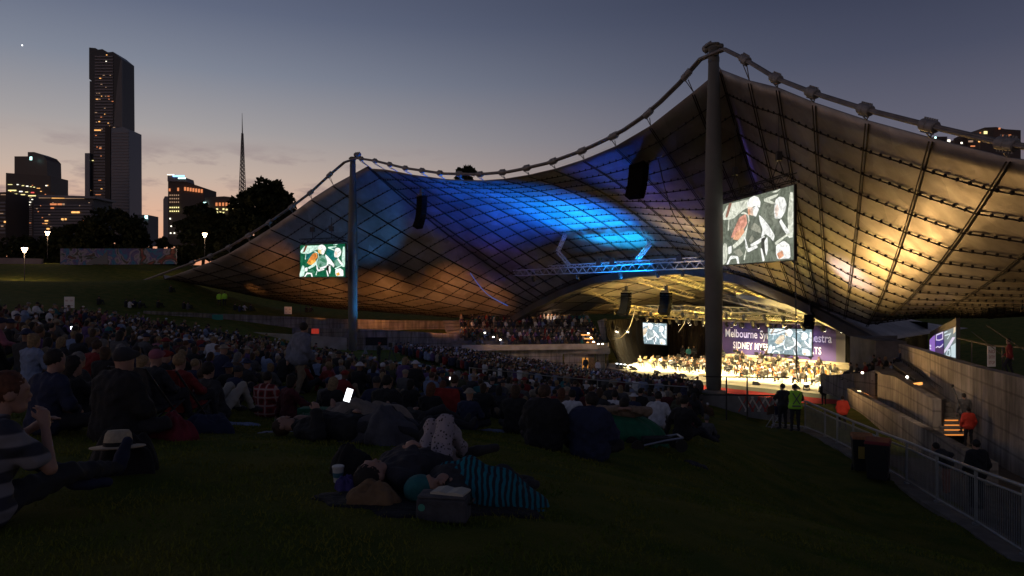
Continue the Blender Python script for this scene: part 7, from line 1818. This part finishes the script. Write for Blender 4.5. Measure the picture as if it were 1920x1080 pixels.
def stand_mesh():
    b = MB(); b.tube([(0, 0, 0), (0, 0, 1.0)], .015, 5)
    for a in (0, 2.1, 4.2): b.tube([(0, 0, .12), (.22 * math.cos(a), .22 * math.sin(a), 0)], .012, 4)
    b.prism([(-.25, -.06, .95), (.25, -.06, .95), (.25, .08, 1.27), (-.25, .08, 1.27)], (0, .015, 0)); b.m = 1
    b.prism([(-.2, -.075, .97), (.2, -.075, .97), (.2, .06, 1.25), (-.2, .06, 1.25)], (0, .006, 0))
    return b.mesh('music_stand', [dark_steel, mat('sheet_music', (.8, .8, .78), .7)])
def fiddle(s, endpin=False):
    b = MB(); wood = mat('varnished_wood', (.55, .19, .04), .35, var=.2, vs=5)
    prof = [(-.17, .10), (-.12, .105), (-.05, .075), (.0, .065), (.05, .075), (.11, .085), (.17, .06)]
    pts = [(x * s * 2.0, y * s * 2.0) for y, x in prof]
    ring = [(x, y, 0) for x, y in pts] + [(-x, y, 0) for x, y in pts[::-1]]
    b.prism(ring, (0, 0, .05 * s * 2)); b.m = 1
    b.prism([(-.015 * s * 2, 0, .1 * s + .003), (.015 * s * 2, 0, .1 * s + .003), (.012 * s * 2, .36 * s * 2, .1 * s + .02), (-.012 * s * 2, .36 * s * 2, .1 * s + .02)], (0, 0, .02 * s)); b.box((0, .38 * s * 2, .1 * s), (.04 * s * 2, .04 * s * 2, .04 * s))
    return b.mesh('string_instrument', [wood, mat('ebony', (.02, .015, .012), .4)])
ch_m, st_m, vi_m, ce_m, ba_m = chair_mesh(), stand_mesh(), fiddle(.45), fiddle(1.0), fiddle(1.45)
def obj_at(name, me, p, rot, label, cat, group):
    o = bpy.data.objects.new(name, me); COL.objects.link(o); o.location = tuple(p); o.rotation_euler = rot; return tag(o, label, cat, group)
cu_, cn_ = 4.5, 26.3
ro = random.Random(3); cond = W(cu_, cn_)
box_ = MB(); box_.box(W(cu_, cn_, SZ + .12), (1.4, 1.4, .22), ROT_STAGE); tag(box_.build('podium', MATS['riser_wood'], origin=W(cu_, cn_, SZ)), 'low timber podium under the conductor', 'podium')
place_person(pm[('stand', 'short')], cond[0], cond[1], SZ + .235, face_to(cond[0], cond[1], W(cu_, 34)), [SKINS[0], HM['grey'], TM['black'], LEG['dark']], 'conductor in black standing on the podium at the stage front', 'orchestra', 1.02, 'musician', 'musician')
rows = [(2.9, 9, 0), (4.4, 13, 0), (5.9, 16, 0), (7.4, 16, 0), (8.9, 15, 0), (10.3, 11, 0)]
for ri, (rad, cnt, hz) in enumerate(rows):
    for k in range(cnt):
        a = math.pi * (.03 + .94 * k / (cnt - 1))
        u = cu_ + rad * math.cos(a) * 1.22; n = cn_ + 1.0 + rad * math.sin(a)
        if u < -6.5: continue
        z = SZ
        if n > 33 and -1 < u < 15: z = SZ + .36
        if n > 35.2 and -2 < u < 15.5: z = SZ + .76
        if n > 37.4 and -2 < u < 14: z = SZ + 1.16
        if n > 39.6: continue
        p = W(u, n, z); rz = face_to(p[0], p[1], cond) + ro.uniform(-.15, .15)
        left = a > math.pi * .62; hair = ro.choice(['short', 'long', 'bun']); hc_ = ro.choice(['dark', 'brown', 'fair', 'ginger', 'grey'])
        str_ = ri < 4
        kind = 'play' if str_ else 'seat'; me = pm[(kind, hair if kind == 'play' else ('short' if hair == 'short' else 'long'))]
        sec = ('left' if a > 2.1 else 'right' if a < 1.05 else 'middle')
        rn = ['first', 'second', 'third', 'fourth', 'fifth', 'rear'][ri]
        tp_ = ro.choice(lit_dress_mats)
        place_person(me, p[0], p[1], p[2], rz, [SKINS[ro.choice([0, 0, 1])], HM[hc_], tp_, LEG['dark']], 'musician with %s %s hair%s, %s from the right in the %s arc' % (hair if hair != 'bun' else 'tied', hc_, ' and white shirt' if tp_ == TM['white'] else '', ORD[k], rn), 'orchestra', 1.0, 'musician', 'musician')
        obj_at('orchestra_chair', ch_m, p, (0, 0, rz), 'black orchestra chair, %s from the right in the %s arc' % (ORD[k], rn), 'chair', 'orchestra chairs, %s arc %s' % (rn, sec))
        f = np.array([-math.sin(rz), math.cos(rz), 0]); rt = np.array([math.cos(rz), math.sin(rz), 0])
        if k % 2 == 0 or not str_:
            obj_at('music_stand', st_m, p + f * .95, (0, 0, rz), 'music stand with white sheets before the %s player from the right, %s arc' % (ORD[k], rn), 'music stand', 'music stands, %s arc %s' % (rn, sec))
        if str_ and a > math.pi * .42: obj_at('violin', vi_m, p + f * .30 - rt * .12 + [0, 0, .98], (.15, .1, rz + .7), 'violin held by the %s player from the right, %s arc' % (ORD[k], rn), 'violin', 'violins, %s arc %s' % (rn, sec))
        elif str_ and ri < 3: obj_at('cello', ce_m, p + f * .42 + [0, 0, .55], (1.15, 0, rz), 'cello before the %s player from the right, %s arc' % (ORD[k], rn), 'cello', 'cellos, %s arc %s' % (rn, sec))
for k in range(5):
    p = W(13.2 + k * .25, 28.6 + k * 1.1, SZ); rz = face_to(p[0], p[1], cond)
    place_person(pm[('stand', 'short')], p[0], p[1], p[2], rz, [SKINS[0], HM['brown'], TM['black'], LEG['dark']], 'standing bass player in black, %s from the stage front' % ['first', 'second', 'third', 'fourth', 'fifth'][k], 'bass players', 1.0, 'musician', 'musician')
    f = np.array([-math.sin(rz), math.cos(rz), 0]); obj_at('double_bass', ba_m, p + f * .5 + [0, 0, .78], (1.3, 0, rz), 'double bass, %s from the stage front' % ['first', 'second', 'third', 'fourth', 'fifth'][k], 'double bass', 'double basses')
for k, (px, py, n_) in enumerate(((1280, 678, 39), (1291, 677, 38), (1301, 675, 39.5))):
    p = PL(px, py, n_); place_person(pm[('stand', 'short')], p[0], p[1], SZ, 3.0, [SKINS[0], HM['fair'], [TM['black'], TM['teal'], TM['charcoal']][k], LEG['dark']], ['standing player in black left of the green one', 'standing singer in green before the brown cloth', 'standing player in charcoal right of the green one'][k], 'standing players', 1.0, 'musician', 'musician')
# floor floods and monitors along the stage edge
for k, (u, lab) in enumerate(((-6.6, 'first'), (-6.0, 'second'), (-5.4, 'third'), (-4.6, 'fourth'))):
    t = empty('floor_light', W(u, 24.6 + k * .0, SZ), 'blue white floor light at the left stage edge, %s from the left' % lab, 'floor light', 'floor lights at the stage edge')
    b = MB(); b.box(W(u, 24.6, SZ + .06), (.4, .3, .1), ROT_STAGE); b.build('base', black_plastic, t)
    b = MB(); b.lathe(W(u, 24.6, SZ + .34), [(.08, -.16), (.19, -.1), (.2, .1), (.1, .2)], 12); b.build('head', black_plastic, t, smooth=True)
    b = MB(); b.lathe(W(u, 24.5, SZ + .52), [(.15, 0), (.12, .06)], 12); b.build('lens', lens_b, t)
for px, lab in ((1512, 'left'), (1541, 'right')):
    p = PL(px, 738, 24.4); p[2] = SZ; t = empty('floor_light', p, 'moving floor light with a glowing top at the right stage edge, %s one' % lab, 'floor light', 'floor lights at the stage edge')
    b = MB(); b.box(p + [0, 0, .06], (.45, .4, .12), ROT_STAGE); b.box(p + [.2, -.1, .25], (.06, .1, .4), ROT_STAGE); b.box(p + [-.2, .1, .25], (.06, .1, .4), ROT_STAGE); b.build('base', black_plastic, t)
    b = MB(); b.lathe(p + [0, 0, .42], [(.1, -.2), (.24, -.1), (.25, .08), (.16, .22)], 12); b.build('head', black_plastic, t, smooth=True)
    b = MB(); b.lathe(p + [-.05, -.1, .58], [(.2, 0), (.16, .1)], 12); b.build('lens', lens_b, t)
mn = MB(); mn.prism([(-.3, -.2, 0), (.3, -.2, 0), (.3, -.2, .12), (-.3, -.2, .12)], (0, .05, 0)); mn.prism([(-.3, -.15, 0), (-.3, .25, 0), (-.3, .2, .36), (-.3, -.15, .12)], (.6, 0, 0)); mm_ = mn.mesh('stage_monitor', black_plastic)
for k, u in enumerate((-4.2, -.6, 3.0, 7.2, 11.4, 15.2)):
    obj_at('stage_monitor', mm_, W(u, nfront(u) + .5, SZ), (0, 0, ROT_STAGE + math.pi), 'black wedge loudspeaker on the stage edge, %s from the left' % ['first', 'second', 'third', 'fourth', 'fifth', 'sixth'][k], 'loudspeaker', 'wedge loudspeakers on the stage edge')
# small phone lights scattered in the crowd
for k, (y, x, z, px, py) in enumerate(rc.sample(cand[120:], 5)):
    b = MB(); b.box((x, y - .3, z + .55), (.07, .02, .13)); tag(b.build('phone', MATS['phone_glow'], origin=(x, y - .3, z + .5)), 'tiny glowing phone, %s of five in the far crowd' % ORD[k], 'phone', 'lit phones in the crowd')
for _o in COL.objects:
    if _o.get('label') and not 4 <= len(_o['label'].split()) <= 16: print('LONG', _o.name, _o['label'])
# ------------------------------------------------------------------ grass blades on the near lawn
rg_ = np.random.RandomState(9); n = 90000
yy = 2.2 + 15 * rg_.uniform(0, 1, n) ** 1.25; xx = rg_.uniform(-.78, .78, n) * yy
zz = np.zeros(n)
for i in range(0, n, 3000): zz[i:i + 3000] = H(xx[i:i + 3000], yy[i:i + 3000])
pxx = 960 + FPX * xx / yy
lim = np.interp(yy, [8, 10.8, 12.5, 14.4, 16.4, 18.4, 22], [5.9, 8.2, 8.6, 9.0, 9.4, 9.8, 10.2])
keep = xx < lim
xx, yy, zz = xx[keep], yy[keep], zz[keep]; n = len(xx)
hgt = rg_.uniform(.012, .035, n) * np.where(yy > 9, 1.2, 1); wd = .0025 + .0006 * yy; ang = rg_.uniform(0, 6.28, n); ln_ = rg_.randn(n, 2) * .012
c = np.stack([xx, yy, zz - .004], 1); s_ = np.stack([np.cos(ang) * wd, np.sin(ang) * wd, 0 * wd], 1)
V = np.stack([c - s_, c + s_, c + np.stack([ln_[:, 0], ln_[:, 1], hgt], 1)], 1).reshape(-1, 3)
me = bpy.data.meshes.new('grass'); me.vertices.add(3 * n); me.vertices.foreach_set('co', V.astype(np.float32).ravel()); me.loops.add(3 * n); me.loops.foreach_set('vertex_index', np.arange(3 * n, dtype=np.int32))
me.polygons.add(n); me.polygons.foreach_set('loop_start', np.arange(0, 3 * n, 3, dtype=np.int32)); me.polygons.foreach_set('loop_total', np.full(n, 3, np.int32))
me.materials.append(mat('grass_blades', (.08, .125, .012), .9, col2=(.21, .19, .025), vs=1.6, spec=.2)); me.update()
o = bpy.data.objects.new('grass', me); COL.objects.link(o); tag(o, 'short dark lawn grass in the foreground', 'grass', None, 'stuff')
